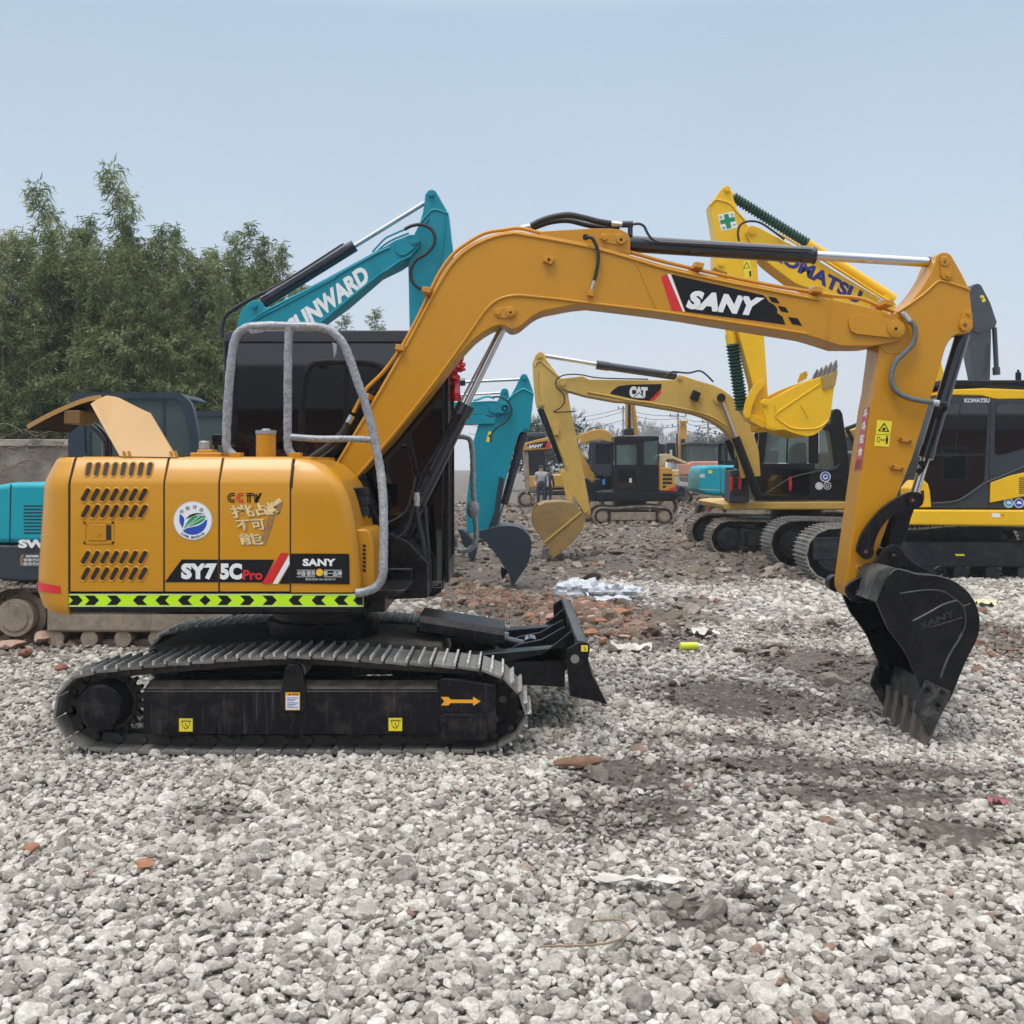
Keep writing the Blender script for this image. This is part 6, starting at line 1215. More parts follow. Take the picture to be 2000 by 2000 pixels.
for (x_, y_, r_, m_) in ((1592, 700, 40, VBLUE), (1545, 770, 29, VGRY), (1607, 768, 29, VBK)):
    u, v = cH((x_, y_))[0]; r_ /= 3.864; d.disc(u, v, r_, WHT, 0).disc(u, v, r_ * .82, m_, 1).disc(u, v, r_ * .5, WHT if m_ is not VBK else VGRY, 2); d.poly([(u - r_ * .4, v + r_ * .1), (u, v - r_ * .4), (u + r_ * .45, v), (u, v + r_ * .2)], m_, 3)
d.done('round_sticker', cab3)
T('door_trim', cH((1115, 840), (1200, 790), (1330, 710), (1500, 665), (1660, 640), (1700, 600)), 19.18, 1, GREYP, cab3); P('door_handle', cH((1645, 700), (1680, 685), (1720, 700), (1700, 725), (1660, 725)), 19.17, .03, DARK, cab3, .006)
for k, (u, v) in enumerate(((1330, 700), (885, 700), (950, 690))):
    q = P('red_strap', cH((u - 9, v), (u + 9, v), (u + 12, v + 50), (u + 4, v + 115), (u - 10, v + 100), (u - 12, v + 45)), 19.0 if k else 19.14, .04, RED, r3, .008)
P('guard_box', cH((875, 655), (1005, 640), (1020, 890), (870, 890)), 19.05, .5, mat('guard_grey', (.03, .032, .036), .5), r3, .01)
mb = MB()
for i in range(6): v = 690 + i * 28; mb.plate(cH((900, v), (985, v - 4), (985, v + 6), (900, v + 10)), 19.035, .012)
part('guard_slats', mb, HOLE, r3, smooth=0, split=0)
mb = MB(); mb.tube([W(u, v, 19.1) for u, v in cH((930, 640), (960, 480), (1010, 290))], .08, 8, 1); mb.tube([W(u, v, 19.9) for u, v in cH((1010, 640), (1045, 480), (1080, 330))], .03, 8, 1); mb.tube([W(u, v, 19.9) for u, v in cH((1045, 640), (1065, 480), (1090, 330))], .02, 8, 1); part('windscreen_guard', mb, DARK, r3)
mb = MB().add([W(1470, 935, 19.25), W(1486, 830, 19.25), W(1486, 830, 20.1), W(1470, 935, 20.1)], [(0, 1, 2, 3)]); part('windscreen', mb, GSEE, cab3, smooth=0, split=0)
undercarriage(r3, X(1386, 19.3), X(1386, 19.3) + 4.0, 19.3, 22.0, .6, .0, .36, .19, MUDS, UND, UND)
# ---- bright yellow machine on the right, boom raised behind the stick of the nearest one
r4 = thing('excavator', W(1850, 1140, 16.1), 'bright yellow excavator at the right edge with dark cab, blue lettering on its raised boom', 'excavator')
DK = 15.0
P('side_beam', cD((335, 1270), (1600, 1275), (1600, 1405), (300, 1390)), DK - .1, 2.6, KOMY, r4, .03)
P('cab_roof', cD((560, 345), (600, 325), (900, 314), (1208, 326), (1800, 340), (1800, 402), (1208, 400), (1010, 403), (960, 396), (880, 374), (560, 368)), DK - .01, 1.1, KOMY, r4, .04)
P('roof_guard', cD((560, 250), (1500, 250), (1500, 300), (1208, 278), (900, 285), (860, 300), (560, 296)), DK, 1.1, DARK, r4, .02)
mb = MB()
for u in (1150, 1162, 1175): c = W(*cD((u, 260))[0], DK + .3); mb.cyl(c, c + Vector((0, 0, .13 + .04 * (u == 1162))), .02, 8)
part('roof_aerial', mb, DARK, r4)
KD = mat('charcoal_cab_paint', (.034, .040, .050), .4, spec=.3, var=.1)
cabk = P('cab', cD((420, 1255), (440, 900), (500, 500), (560, 371), (880, 376), (960, 398), (1010, 405), (1700, 402), (1700, 1262), (480, 1262)), DK, 1.1, KD, r4, .02)
g_ = MB(); g_.plate(cD((470, 822), (500, 640), (555, 432), (880, 436), (915, 450), (926, 480), (908, 828)), DK - .012, .01); g_.plate(cD((440, 850), (905, 845), (895, 1040), (690, 1192), (610, 1210), (485, 1216), (470, 1120), (425, 1040)), DK - .014, .01); g_.plate(cD((1008, 440), (1700, 440), (1700, 700), (1208, 785), (1010, 840), (985, 830), (978, 810), (990, 470)), DK - .012, .01); part('window', g_, GLB, cabk, smooth=0)
g_ = MB(); g_.plate(cD((706, 436), (712, 436), (666, 822), (660, 822)), DK - .016, .004); g_.plate(cD((470, 826), (926, 832), (926, 840), (470, 836)), DK - .016, .004); g_.plate(cD((562, 840), (660, 843), (640, 860), (590, 858)), DK - .02, .01); g_.plate(cD((940, 400), (946, 400), (936, 1255), (928, 1255)), DK - .004, .006); part('door_seam', g_, HOLE, cabk, smooth=0)
g_ = MB(); g_.tube([W(u, v, DK - .02) for u, v in cD((485, 1218), (690, 1196), (900, 1062), (1020, 1010), (1208, 930))], .012, 8, 4); part('door_trim', g_, GREYP, cabk)
P('rear_panel', cD((946, 1058), (1100, 1002), (1208, 978), (1700, 900), (1700, 1100), (1208, 1165), (943, 1215)), DK - .03, .3, KOMY, r4, .01)
mb = MB()
for i in range(9): v = 1020 + i * 15; mb.plate(cD((1168, v), (1300, v - 20), (1300, v - 15), (1168, v + 6)), DK - .034, .006)
part('panel_vents', mb, HOLE, r4, smooth=0, split=0)
kb = P('front_box', cD((335, 1105), (390, 1040), (425, 1038), (455, 1065), (470, 1120), (482, 1252), (335, 1254)), DK - .05, .5, KOMY, r4, .02); P('box_handle', cD((397, 1120), (422, 1118), (424, 1185), (398, 1188)), DK - .055, .01, HOLE, kb, 0)
d = Decal(DK - 0); d.trect('KOMATSU', *cD((738, 394))[0], *cD((938, 428))[0], VGRY, 0, bold=.05)
d.done('cab_lettering', cabk)
d = Decal(DK - .0)
for (x_, y_, c_) in ((1087, 1216, mat('sky_blue_vinyl', (.05, .35, .62), .4)), (1168, 1217, VBLUE)): u, v = cD((x_, y_))[0]; d.disc(u, v, 9.5, WHT, 0).disc(u, v, 8, c_, 1).poly([(u - 5, v + 1), (u - 2, v - 4), (u + 4, v - 2), (u + 5, v + 2)], WHT, 2)
d.done('round_sticker', cabk)
d = Decal(DK - .1); d.poly(cD((952, 1298), (1015, 1298), (1020, 1330), (955, 1328)), WHT, 0).poly(cD((1030, 1312), (1042, 1305), (1052, 1315), (1042, 1325)), VRED, 0); d.done('data_plate', r4)
xa = X(1572, 15.1)
undercarriage(r4, xa, xa + 4.2, 15.1, 17.8, .62, .0, .42, .19, mat('rubbed_track_steel', (.30, .285, .26), .5, metal=.3, var=.3, vscale=9, dirt=.6, dirtcol=(.15, .13, .11)), UND, UND, gh=.03)
P('idler_guard', cE((1110, 350), (1150, 345), (1335, 345), (1335, 520), (1115, 520)), 15.11, .1, UND, r4, .02)
d = Decal(15.12); d.poly(cD((663, 1618), (735, 1618), (745, 1633), (672, 1633)), VYEL, 0); d.done('yellow_label', r4)
# raised boom and stick
DQ = 16.1
bk4 = c6((432, 345), (440, 318), (465, 303), (500, 312), (600, 365), (650, 392), (760, 440), (900, 545), (1100, 655), (1245, 738)) + [(1790, 625), (1835, 690), (1860, 800), (1868, 940), (1820, 960), (1790, 860), (1768, 740), (1740, 690), (1700, 662)] + c6((900, 700), (760, 640), (700, 618), (620, 560), (545, 500), (500, 440), (455, 395))
bm4 = P('boom', bk4, DQ, .45, KOMY, r4, .015)
d = Decal(DQ); d.text('KOMATSU', *c6((548, 470), (1035, 730), (584, 404)), mat('navy_lettering', (.012, .012, .16), .4), 0, bold=.05, shear=-.1); d.done('boom_lettering', bm4)
pins(bm4, DQ, [(1468, 451, 9), (1731, 582, 7)], KOMY)
T('oil_pipe', c6((600, 345), (700, 400), (900, 520), (1010, 590), (1150, 680), (1240, 730)), DQ - .05, 2.2, KOMY, bm4); T('oil_pipe', c6((820, 495), (900, 545), (1010, 612), (1200, 725)), DQ - .08, 1.6, CHR, bm4); T('hydraulic_hose', c6((395, 390), (390, 340), (405, 300), (450, 282), (510, 290), (580, 335), (640, 380)), DQ - .1, 2.2, RUB, bm4)
def bellows(name, u0, v0, u1, v1, d, r0_, r1_, n, m, par):
    a, b = W(u0, v0, d), W(u1, v1, d); dv = b - a; ax = dv.normalized(); p_ = ax.orthogonal().normalized(); q_ = ax.cross(p_); rings = []
    for i in range(2 * n + 1):
        rr_ = (r0_ if i % 2 else r1_) * d / F; c = a + dv * i / (2 * n); rings.append([c + (p_ * math.cos(t) + q_ * math.sin(t)) * rr_ for t in (2 * math.pi * j / 14 for j in range(14))])
    return part(name, MB().loft(rings), m, par, smooth=0)
ac = C('arm_cylinder', *c6((760, 405))[0], *c6((1230, 705))[0], DQ + .22, 11, KOMY, r4); bellows('cylinder_bellows', *c6((362, 150))[0], *c6((765, 402))[0], DQ + .22, 11.5, 7.5, 26, GRN, ac); C('cylinder_rod', *c6((332, 110))[0], *c6((380, 165))[0], DQ + .22, 4.5, KOMY, ac)
s4 = c6((238, 190), (285, 130), (308, 98), (328, 88), (346, 92), (356, 128), (385, 212), (430, 290), (470, 330), (490, 400), (497, 560), (520, 800), (532, 905), (548, 1150), (556, 1250), (580, 1300), (560, 1370), (500, 1400), (480, 1330), (470, 1160), (395, 890), (345, 640), (330, 560), (290, 548), (265, 530), (262, 480), (268, 380))
st4 = P('stick', s4, DQ + .05, .34, KOMY, r4, .012); pins(st4, DQ + .05, [(1420, 370, 6), (1408, 516, 6), (1486, 751, 6)], KOMY)
bd = MB().tube([W(u, v, DQ + .048) for u, v in c6((240, 195), (265, 168), (290, 168), (345, 185), (385, 230), (440, 290))], .018, 6, 4); part('stick_edge_bead', bd, KOMY, st4)
d = Decal(DQ + .05); d.poly(c6((282, 248), (366, 228), (388, 315), (302, 336)), WHT, 0)
GX = VGRN; d.poly(c6((313, 246), (338, 241), (343, 264), (372, 258), (377, 281), (348, 288), (355, 318), (330, 324), (322, 294), (297, 300), (292, 277), (318, 271)), mat('cross_green', (.0, .22, .08), .4), 1)
d.text('安', *c6((291, 272), (310, 268), (287, 254)), VBK, 1, bold=.0).text('全', *c6((350, 258), (369, 254), (346, 239)), VBK, 1, bold=0).text('第', *c6((306, 331), (326, 327), (302, 313)), VBK, 1, bold=0).text('一', *c6((360, 306), (379, 302), (359, 302)), VBK, 1, bold=0); d.done('safety_sticker', st4)
d = Decal(DQ + .05); d.poly(c6((418, 495), (456, 492), (466, 585), (425, 590)), VYEL, 0).poly(c6((436, 500), (455, 535), (418, 537)), VBK, 1).poly(c6((436, 508), (450, 532), (424, 534)), VYEL, 2).poly(c6((450, 550), (460, 550), (462, 580), (452, 580)), VBK, 1); d.done('warning_sticker', st4)
bc4 = C('bucket_cylinder', *c6((292, 520))[0], *c6((352, 900))[0], DQ + .25, 9, KOMY, r4); C('cylinder_collar', *c6((350, 890))[0], *c6((358, 945))[0], DQ + .25, 11, KOMY, bc4); bellows('cylinder_bellows', *c6((360, 945))[0], *c6((412, 1300))[0], DQ + .25, 14.5, 9.5, 20, GRN, bc4); C('rod_end', *c6((408, 1295))[0], *c6((428, 1330))[0], DQ + .25, 6, STL, bc4)
P('guide_link', sm2(c6((490, 1150), (510, 1136), (530, 1145), (530, 1170), (500, 1210), (475, 1260), (462, 1310), (458, 1340))) + sm2(c6((440, 1345), (422, 1325), (428, 1270), (450, 1210), (475, 1170))), DQ - .05, .06, KOMY, r4, .008); P('push_link', c6((430, 1310), (470, 1320), (550, 1360), (560, 1395), (520, 1395), (440, 1350)), DQ - .02, .3, KOMY, r4, .01)
b4 = c6((512, 1255), (530, 1240), (560, 1245), (700, 1170), (760, 1145), (870, 1110), (905, 1095), (915, 1120), (900, 1250), (890, 1330), (872, 1370), (840, 1410), (800, 1435), (760, 1443), (690, 1425), (640, 1405), (570, 1412), (545, 1400), (540, 1350), (520, 1300))
mb = MB(); D4 = DQ - .42; mb.plate(b4, D4, .04); mb.prism(world2(b4, D4), D4 + 1.05, D4 + 1.09); oc = world2(c6((900, 1250), (890, 1330), (872, 1370), (840, 1410), (800, 1435), (760, 1443), (690, 1425), (640, 1405), (590, 1370), (585, 1310)), D4); cxm, czm = np.mean([q[0] for q in oc]), np.mean([q[1] for q in oc]); ic = [inset(q, .04) for q in oc]; mb.loft([[(oc[i][0], D4 + .041, oc[i][1]), (oc[i][0], D4 + 1.049, oc[i][1]), (ic[i][0], D4 + 1.049, ic[i][1]), (ic[i][0], D4 + .041, ic[i][1])] for i in range(len(oc))])
bk4_ = part('bucket', mb, KOMY, r4, bevel=.01, split=0)
bd = MB()
for px in (c6((590, 1330), (620, 1300), (830, 1160)), c6((590, 1335), (650, 1380), (700, 1400), (800, 1400), (850, 1380), (880, 1350)), c6((590, 1270), (600, 1330)), c6((730, 1270), (770, 1340))): bd.tube([W(u, v, D4 - .003) for u, v in px], .014, 6, 4)
part('weld_bead', bd, KOMY, bk4_); pins(bk4_, D4, [(1493, 787, 6), (1509, 834, 6)], KOMY)
P('side_cutter', c6((840, 1120), (930, 1085), (915, 1170), (890, 1175), (850, 1190)), D4 - .03, .03, mat('worn_yellow_steel', (.42, .27, .05), .5, var=.2, dirt=.5), bk4_, .004); P('side_cutter', c6((710, 1155), (725, 1105), (758, 1088), (768, 1108), (760, 1130)), D4 + 1.1, .03, KOMY, bk4_, .004)
for i in range(5):
    (x_, y_) = ((932, 1024), (903, 1028), (875, 1034), (848, 1038), (822, 1042))[i]; dd = D4 + .06 + i * .24; mb = MB(); q = c6((x_, y_), (x_ + 3, y_ + 40), (x_ - 5, y_ + 75), (x_ - 35, y_ + 80), (x_ - 22, y_ + 40)); mb.plate(q, D4, .09); mb.v = [(a_, b_ + dd - D4, c_) for a_, b_, c_ in mb.v]
    off = (W(*c6((932, 1024))[0], D4).x - W(*c6((x_, y_))[0], D4).x); mb.v = [(a_ + off * .98, b_, c_ - (0)) for a_, b_, c_ in mb.v]; part('tooth', mb, TOOTH, bk4_, bevel=.01)
# ---- graphite machine behind it
r5 = thing('excavator', W(1950, 1070, 21.5), 'graphite grey excavator arm rising behind the yellow-roofed cab', 'excavator')
g5 = P('stick', c6((1640, 670), (1646, 640), (1662, 622), (1685, 617), (1702, 625), (1752, 720), (1787, 825), (1780, 850), (1757, 862), (1755, 1000), (1750, 1150), (1700, 1500), (1660, 1500), (1668, 1130), (1622, 905), (1640, 860), (1648, 760)), 21.3, .35, GREYP, r5, .02)
ac = C('bucket_cylinder', *c6((1772, 855))[0], *c6((1783, 1075))[0], 21.5, 4.6, GREYP, r5); C('cylinder_collar', *c6((1782, 1070))[0], *c6((1784, 1110))[0], 21.5, 7, GREYP, ac)
T('hydraulic_hose', c6((1655, 870), (1690, 885), (1730, 870), (1755, 850)), 21.25, 1.2, RUB, g5); T('hydraulic_hose', c6((1740, 940), (1735, 1060), (1715, 1110)), 21.25, 1.2, RUB, g5)
d = Decal(21.3); d.poly(c6((1693, 684), (1712, 680), (1727, 712), (1709, 720)), VYEL, 0).poly(c6((1704, 688), (1712, 702), (1701, 705)), VBK, 1); d.done('warning_sticker', g5)
P('body_shell', [(1900, 880), (2150, 880), (2150, 990), (1900, 990)], 21.0, 2.2, GREYP, r5, .08); undercarriage(r5, X(1880, 21), X(1880, 21) + 3.8, 21.0, 23.5, .6, 0, .42, .19, MUDS, UND, UND)
# ---- small mustard machine in the middle distance
r6 = thing('excavator', W(1230, 1024, 30.6), 'small mustard and black excavator in the middle distance with its rear hood open', 'excavator')
D6 = 29.8
und = lambda root, xa, ln, y0, y1, w_, r_, ms=MUDS: undercarriage(root, xa, xa + ln, y0, y1, w_, 0, r_, .17, ms, MUDM, MUDM)
und(r6, X(1158, 29.6), 2.35, 29.6, 31.5, .4, .27)
P('lower_body', cB((-420, 1480), (755, 1480), (757, 1590), (740, 1615), (650, 1625), (-380, 1622)), D6, 1.8, DARK, r6, .05)
P('rear_body', cB((208, 1470), (330, 1260), (395, 1200), (478, 1138), (640, 1138), (680, 1152), (700, 1200), (745, 1400), (748, 1478)), D6 + .005, 1.7, FARY, r6, .03)
d = Decal(D6 + .005); d.poly(cB((208, 1470), (330, 1262), (385, 1240), (255, 1470)), VRED, 0).poly(cB((208, 1470), (320, 1268), (335, 1262), (228, 1470)), VGRY, 1).poly(cB((288, 1405), (495, 1405), (470, 1450), (262, 1450)), mat('maroon_vinyl', (.10, .02, .015), .4), 0).trect('SY60C', *cB((290, 1412))[0], *cB((415, 1446))[0], WHT, 1, bold=.06)
d.poly(cB((610, 1478), (640, 1445), (745, 1415), (748, 1478)), VRED, 0)
for v in (1228, 1286, 1342): d.poly(cB((552, v), (685, v), (690, v + 38), (552, v + 38)), HOLE, 0)
d.poly(cB((552, 1400), (620, 1400), (575, 1440), (552, 1440)), HOLE, 0).poly(cB((505, 1140), (511, 1140), (511, 1478), (505, 1478)), HOLE, 1); d.done('body_graphics', r6)
mb = MB().use(DARK); 
def cabbox(root, O, wins, d, t, m, gm, low=None, seat=True):
    """hollow cab: near and far side frames with the panes let in, roof and floor between"""
    c_ = MB(); us = [p[0] for p in O]; vs_ = [p[1] for p in O]; u0, u1, v0, v1 = min(us), max(us), min(vs_), max(vs_); th = .06
    cells_u = sorted(set([u0, u1] + [w_[0] for w_ in wins] + [w_[2] for w_ in wins])); cells_v = sorted(set([v0, v1] + [w_[1] for w_ in wins] + [w_[3] for w_ in wins]))
    for dd in (d, d + t - th):
        for a_, b_ in zip(cells_u[:-1], cells_u[1:]):
            col = [w_ for w_ in wins if w_[0] <= a_ and w_[2] >= b_]; segs = []; v = v0
            for w_ in sorted(col, key=lambda q: q[1]): segs.append((v, w_[1])); v = w_[3]
            segs.append((v, v1))
            for s0, s1 in segs:
                if s1 - s0 > .1: c_.plate([(a_, s1), (b_, s1), (b_, s0), (a_, s0)], d, th) if dd == d else c_.prism(world2([(a_, s1), (b_, s1), (b_, s0), (a_, s0)], d), dd, dd + th)
    A, B = W(u0, v0, d), W(u1, v1, d); c_.box(A.x, B.x, d + th, d + t - th, A.z - .06, A.z); c_.box(A.x, B.x, d + th, d + t - th, B.z, B.z + .06); c_.box(B.x - .05, B.x, d + th, d + t - th, B.z, B.z + (A.z - B.z) * .55)
    cb_ = part('cab', c_, m, root, bevel=0, smooth=0, split=0)
    g_ = MB()
    for w_ in wins: px = [(w_[0], w_[3]), (w_[2], w_[3]), (w_[2], w_[1]), (w_[0], w_[1])]; g_.plate(px, d + .02, .008); g_.prism(world2(px, d), d + t - .04, d + t - .032)
    part('window', g_, gm, cb_, smooth=0)
    if seat: s_ = MB(); um = u0 * .35 + u1 * .65; w_ = (u1 - u0) * .16; s_.plate([(um - w_, v0 + (v1 - v0) * .75), (um - w_ * .2, v0 + (v1 - v0) * .28), (um + w_, v0 + (v1 - v0) * .28), (um + w_, v0 + (v1 - v0) * .75)], d + t * .3, t * .35); part('seat', s_, DARK, cb_, bevel=.04)
    return cb_
cb6 = cabbox(r6, [(1200, 853), (1287, 960)], [(1204, 868, 1243, 908), (1257, 858, 1285, 908)], D6, 1.0, DARK, GTEAL)
P('cab_roof', [(1199, 862), (1201, 855), (1206, 851.5), (1283, 851.5), (1288, 855), (1288, 860), (1199, 864)], D6 - .02, 1.04, DARK, cb6, .04); g_ = MB(); g_.plate([(1207, 917), (1241, 917), (1241, 953), (1205, 953)], D6 - .008, .008); part('door_glass', g_, GDK, cb6, smooth=0)
d = Decal(D6 - .008); d.rect(1229, 934, 1234, 942.5, VGRY, 0); d.done('door_label', cb6)
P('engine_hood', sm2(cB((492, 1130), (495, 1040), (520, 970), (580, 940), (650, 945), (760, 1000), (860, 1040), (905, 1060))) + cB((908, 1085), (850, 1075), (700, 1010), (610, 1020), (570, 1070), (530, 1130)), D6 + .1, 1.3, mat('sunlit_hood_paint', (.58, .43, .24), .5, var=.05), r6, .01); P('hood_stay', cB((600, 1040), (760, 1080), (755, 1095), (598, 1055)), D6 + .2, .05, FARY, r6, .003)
P('boom', cA((965, 700), (1000, 740), (1080, 860), (1130, 935), (1180, 1060), (1222, 1165), (1160, 1208), (1095, 1150), (1045, 1100), (1000, 980), (960, 850)), D6 + .7, .28, FARY, r6, .02)
P('swing_post', cA((1060, 1130), (1160, 1205), (1230, 1150), (1290, 1150), (1300, 1330), (1380, 1480), (1140, 1480), (1090, 1300)), D6 + .5, .7, DARK, r6, .04)
for k in range(3): T('hydraulic_hose', cA((1040 + 30 * k, 830), (1140, 980 + 10 * k), (1200, 1030 + 15 * k), (1290, 1070 + 18 * k), (1360, 1150)), D6 + .5 + .05 * k, .9, RUB, r6)
C('blue_filter', *cA((1335, 1160))[0], *cA((1335, 1240))[0], D6 + .3, 3, mat('blue_can', (.03, .22, .55), .4), r6)
# ---- lettered mustard machine beyond it
r7 = thing('excavator', W(1130, 1000, 36), 'mustard excavator beyond the small one, with white lettering on its low boom', 'excavator')
D7 = 35.5
b7 = P('boom', cA((150, 700), (175, 640), (340, 590), (500, 555), (760, 510), (930, 530), (1000, 500), (1090, 470), (1180, 445), (1260, 430), (1340, 436), (1410, 470), (1455, 515), (1480, 560), (1500, 700), (1520, 900), (1420, 900), (1400, 640), (1350, 600), (1270, 592), (1140, 610), (960, 662), (700, 690), (480, 725), (160, 745)), D7, .4, FARY, r7, .03)
d = Decal(D7); d.poly(cA((215, 655), (520, 598), (480, 705), (245, 712)), VBK, 0).poly(cA((530, 598), (560, 640), (555, 705), (470, 708)), VRED, 0).text('SANY', *cA((240, 712), (455, 692), (236, 662)), WHT, 1, bold=.05, shear=.2).poly(cA((950, 580), (985, 565), (1000, 600), (965, 650)), VGRY, 0).poly(cA((920, 590), (965, 572), (950, 625), (925, 640)), VBK, 1)
d.done('boom_lettering', b7)
C('arm_cylinder', *cA((700, 560))[0], *cA((1095, 478))[0], D7 + .2, 2.4, NAVY, r7); T('hydraulic_hose', cA((1080, 460), (1140, 425), (1200, 412), (1270, 430)), D7 + .2, .8, RUB, r7)
P('stick', cA((150, 650), (200, 640), (235, 760), (260, 1300), (200, 1400), (170, 1000)), D7 + .1, .25, MUDM, r7, .02)
cabbox(r7, [(1155, 862), (1196, 962)], [(1163, 867, 1193, 906)], D7 - 1.0, 1.1, SLATE, GDK, seat=False); P('body_shell', [(1155, 925), (1290, 925), (1290, 965), (1155, 968)], D7 - 1, 2.2, FARY, r7, .08); und(r7, X(1140, 34.5), 3.2, 34.5, 36.8, .5, .36)
T('cab_rail', cA((1100, 900), (1120, 720), (1150, 700), (1190, 700)), D7 - 1, .8, DARK, r7, 3)
r8 = thing('excavator', W(1045, 985, 44), 'black-roofed excavator partly hidden behind the worn tan bucket stick', 'excavator')
P('cab_roof', cA((190, 545), (200, 500), (230, 485), (480, 478), (500, 540)), 42, 1.2, GREYP, r8, .03); P('cab', cA((215, 545), (480, 545), (480, 1180), (215, 1180)), 42.02, 1.1, DARK, r8, .03); P('body_shell', cA((200, 1100), (900, 1080), (900, 1280), (200, 1300)), 42, 2.4, FARY, r8, .08); und(r8, X(1010, 41.8), 3.2, 41.8, 44.2, .5, .36)
# ---- far row seen end-on
def endon(root, uc, vtop, vbase, w, d, m, cabu=None, cabv=None, cm=DARK):
    """boom raised and seen from the front: box-section boom, stick and rams"""
    mb = MB(); mb.plate([(uc - w * .5, vbase), (uc - w * .38, vtop + 14), (uc - w * .25, vtop + 2), (uc + w * .25, vtop + 2), (uc + w * .38, vtop + 14), (uc + w * .5, vbase)], d, .5); b_ = part('boom', mb, m, root, bevel=.03)
    mb = MB().plate([(uc - w * .22, vbase + 6), (uc - w * .2, vtop + 38), (uc + w * .2, vtop + 38), (uc + w * .22, vbase + 6)], d - .35, .3); part('boom_cylinder', mb, DARK, root, bevel=.03)
    C('side_hose', uc - w * .75, vtop + 28, uc - w * .72, vbase, d, 1.6, DARK, root); C('pin', uc - w * .5, vtop + 4, uc + w * .5, vtop + 4, d - .1, 2.2, m, root)
r9 = thing('excavator', W(1232, 990, 46), 'mustard excavator far back, brown boom rising end-on above the small black cab', 'excavator')
mb = MB(); mb.plate([(1223, 848), (1223, 778), (1233, 775), (1235, 848)], 46, .5); mb.plate([(1234, 775), (1239, 778), (1248, 850), (1238, 850)], 46.3, .4); part('boom', mb, FARY, r9, bevel=.03); C('arm_cylinder', 1229, 790, 1229, 842, 45.8, 3, DARK, r9); P('boom_foot', [(1219, 838), (1236, 836), (1240, 850), (1219, 850)], 45.6, .8, DARK, r9, .03); T('lamp_bracket', [(1246, 828), (1251, 824), (1252, 830), (1247, 832)], 45.9, .7, DARK, r9)
P('cab', [(1238, 856), (1300, 868), (1298, 905), (1238, 905)], 46, 1.8, DARK, r9, .06); P('body_shell', [(1215, 900), (1300, 900), (1300, 950), (1215, 950)], 45.6, 2.4, FARY, r9, .08); und(r9, X(1205, 45.4), 3.4, 45.4, 48, .5, .36)
r10 = thing('excavator', W(1335, 960, 50), 'yellow excavator end-on in the far row with brown boom upright beside a black cab', 'excavator')
endon(r10, 1335, 819, 905, 17, 50, FARY); cb_ = P('cab', cB((605, 1040), (612, 790), (640, 778), (745, 778), (750, 1060)), 50.4, 1.6, DARK, r10, .05); P('cab_window', cB((655, 880), (690, 880), (690, 960), (655, 960)), 50.38, .02, VGRY, cb_, 0)
P('body_shell', cB((700, 1170), (925, 1170), (925, 1262), (700, 1262)), 49.5, 2.6, mat('buff_paint', (.62, .42, .13), .5), r10, .06); und(r10, X(1310, 49.3), 3.4, 49.3, 52, .5, .36)
r11 = thing('excavator', W(1385, 985, 40), 'salmon pink excavator in the far row, right of the upright brown boom', 'excavator')
cabbox(r11, [(1343, 864), (1407, 902)], [(1346, 869, 1366, 900), (1375, 871, 1387, 896), (1395, 873, 1405, 896)], 43, 1.6, mat('slate_cab', (.055, .06, .065), .45), GTEAL)
P('cab_roof', cB((915, 790), (930, 768), (1175, 768), (1178, 785), (1390, 790), (1390, 800), (915, 800)), 42.9, 1.8, GREYP, r11, .02)
p11 = P('body_shell', cB((912, 1250), (920, 1090), (960, 1055), (1000, 1048), (1375, 1048), (1375, 1250), (1060, 1262)), 42.5, 2.4, PINK, r11, .06)
d = Decal(42.5)
for v in (1105, 1140, 1178): d.poly(cB((1010, v), (1130, v), (1130, v + 20), (1000, v + 20)), HOLE, 0)
d.poly(cB((950, 1225), (1040, 1235), (1080, 1262), (945, 1250)), mat('maroon_vinyl2', (.2, .04, .04), .5), 0); d.done('body_graphics', p11)
P('lower_body', cB((905, 1262), (1400, 1262), (1400, 1350), (930, 1350)), 42.6, 2.2, MUDM, r11, .05)
for (u, v, r_) in ((1350.5, 959, 9), (1360, 960, 8)):
    w_ = W(u, v, 41); mb = MB(); mb.cyl(w_, w_ + Vector((0, .35, 0)), r_ * 41 / F, 24); mb.use; wh = part('wheel', mb, mat('tyre_rubber', (.03, .026, .022), .8, dirt=.4), r11, bevel=.03); mb = MB().cyl(w_ - Vector((0, .02, 0)), w_, r_ * .55 * 41 / F, 20); part('rim', mb, MUDM, wh)
P('axle_post', cB((970, 1350), (1035, 1350), (1035, 1440), (985, 1440)), 41.3, .5, DARK, r11, .02)
r12 = thing('excavator', W(1420, 1005, 31), 'small teal excavator with rounded tail, standing left of the tan machine\'s black cab', 'excavator')
t12 = P('body_shell', sm2(cB((1080, 1470), (1085, 1300), (1100, 1180), (1140, 1125), (1230, 1105))) + cB((1380, 1103), (2200, 1110), (2200, 1550), (1300, 1548), (1180, 1530), (1100, 1500)), 30, 2.0, TEALL, r12, .12, seg=4)
d = Decal(30); d.poly(cB((1215, 1175), (1270, 1178), (1268, 1225), (1213, 1220)), VYEL, 0).poly(cB((1090, 1230), (1165, 1232), (1160, 1290), (1088, 1285)), VGRY, 0).poly(cB((1382, 1110), (1388, 1110), (1396, 1540), (1390, 1540)), HOLE, 0).poly(cB((1465, 1140), (1585, 1140), (1585, 1215), (1465, 1215)), HOLE, 0).poly(cB((1465, 1295), (1530, 1295), (1530, 1390), (1465, 1380)), HOLE, 0).poly(cB((1085, 1450), (1390, 1460), (1390, 1466), (1085, 1456)), VGRY, 0); d.done('body_graphics', t12)
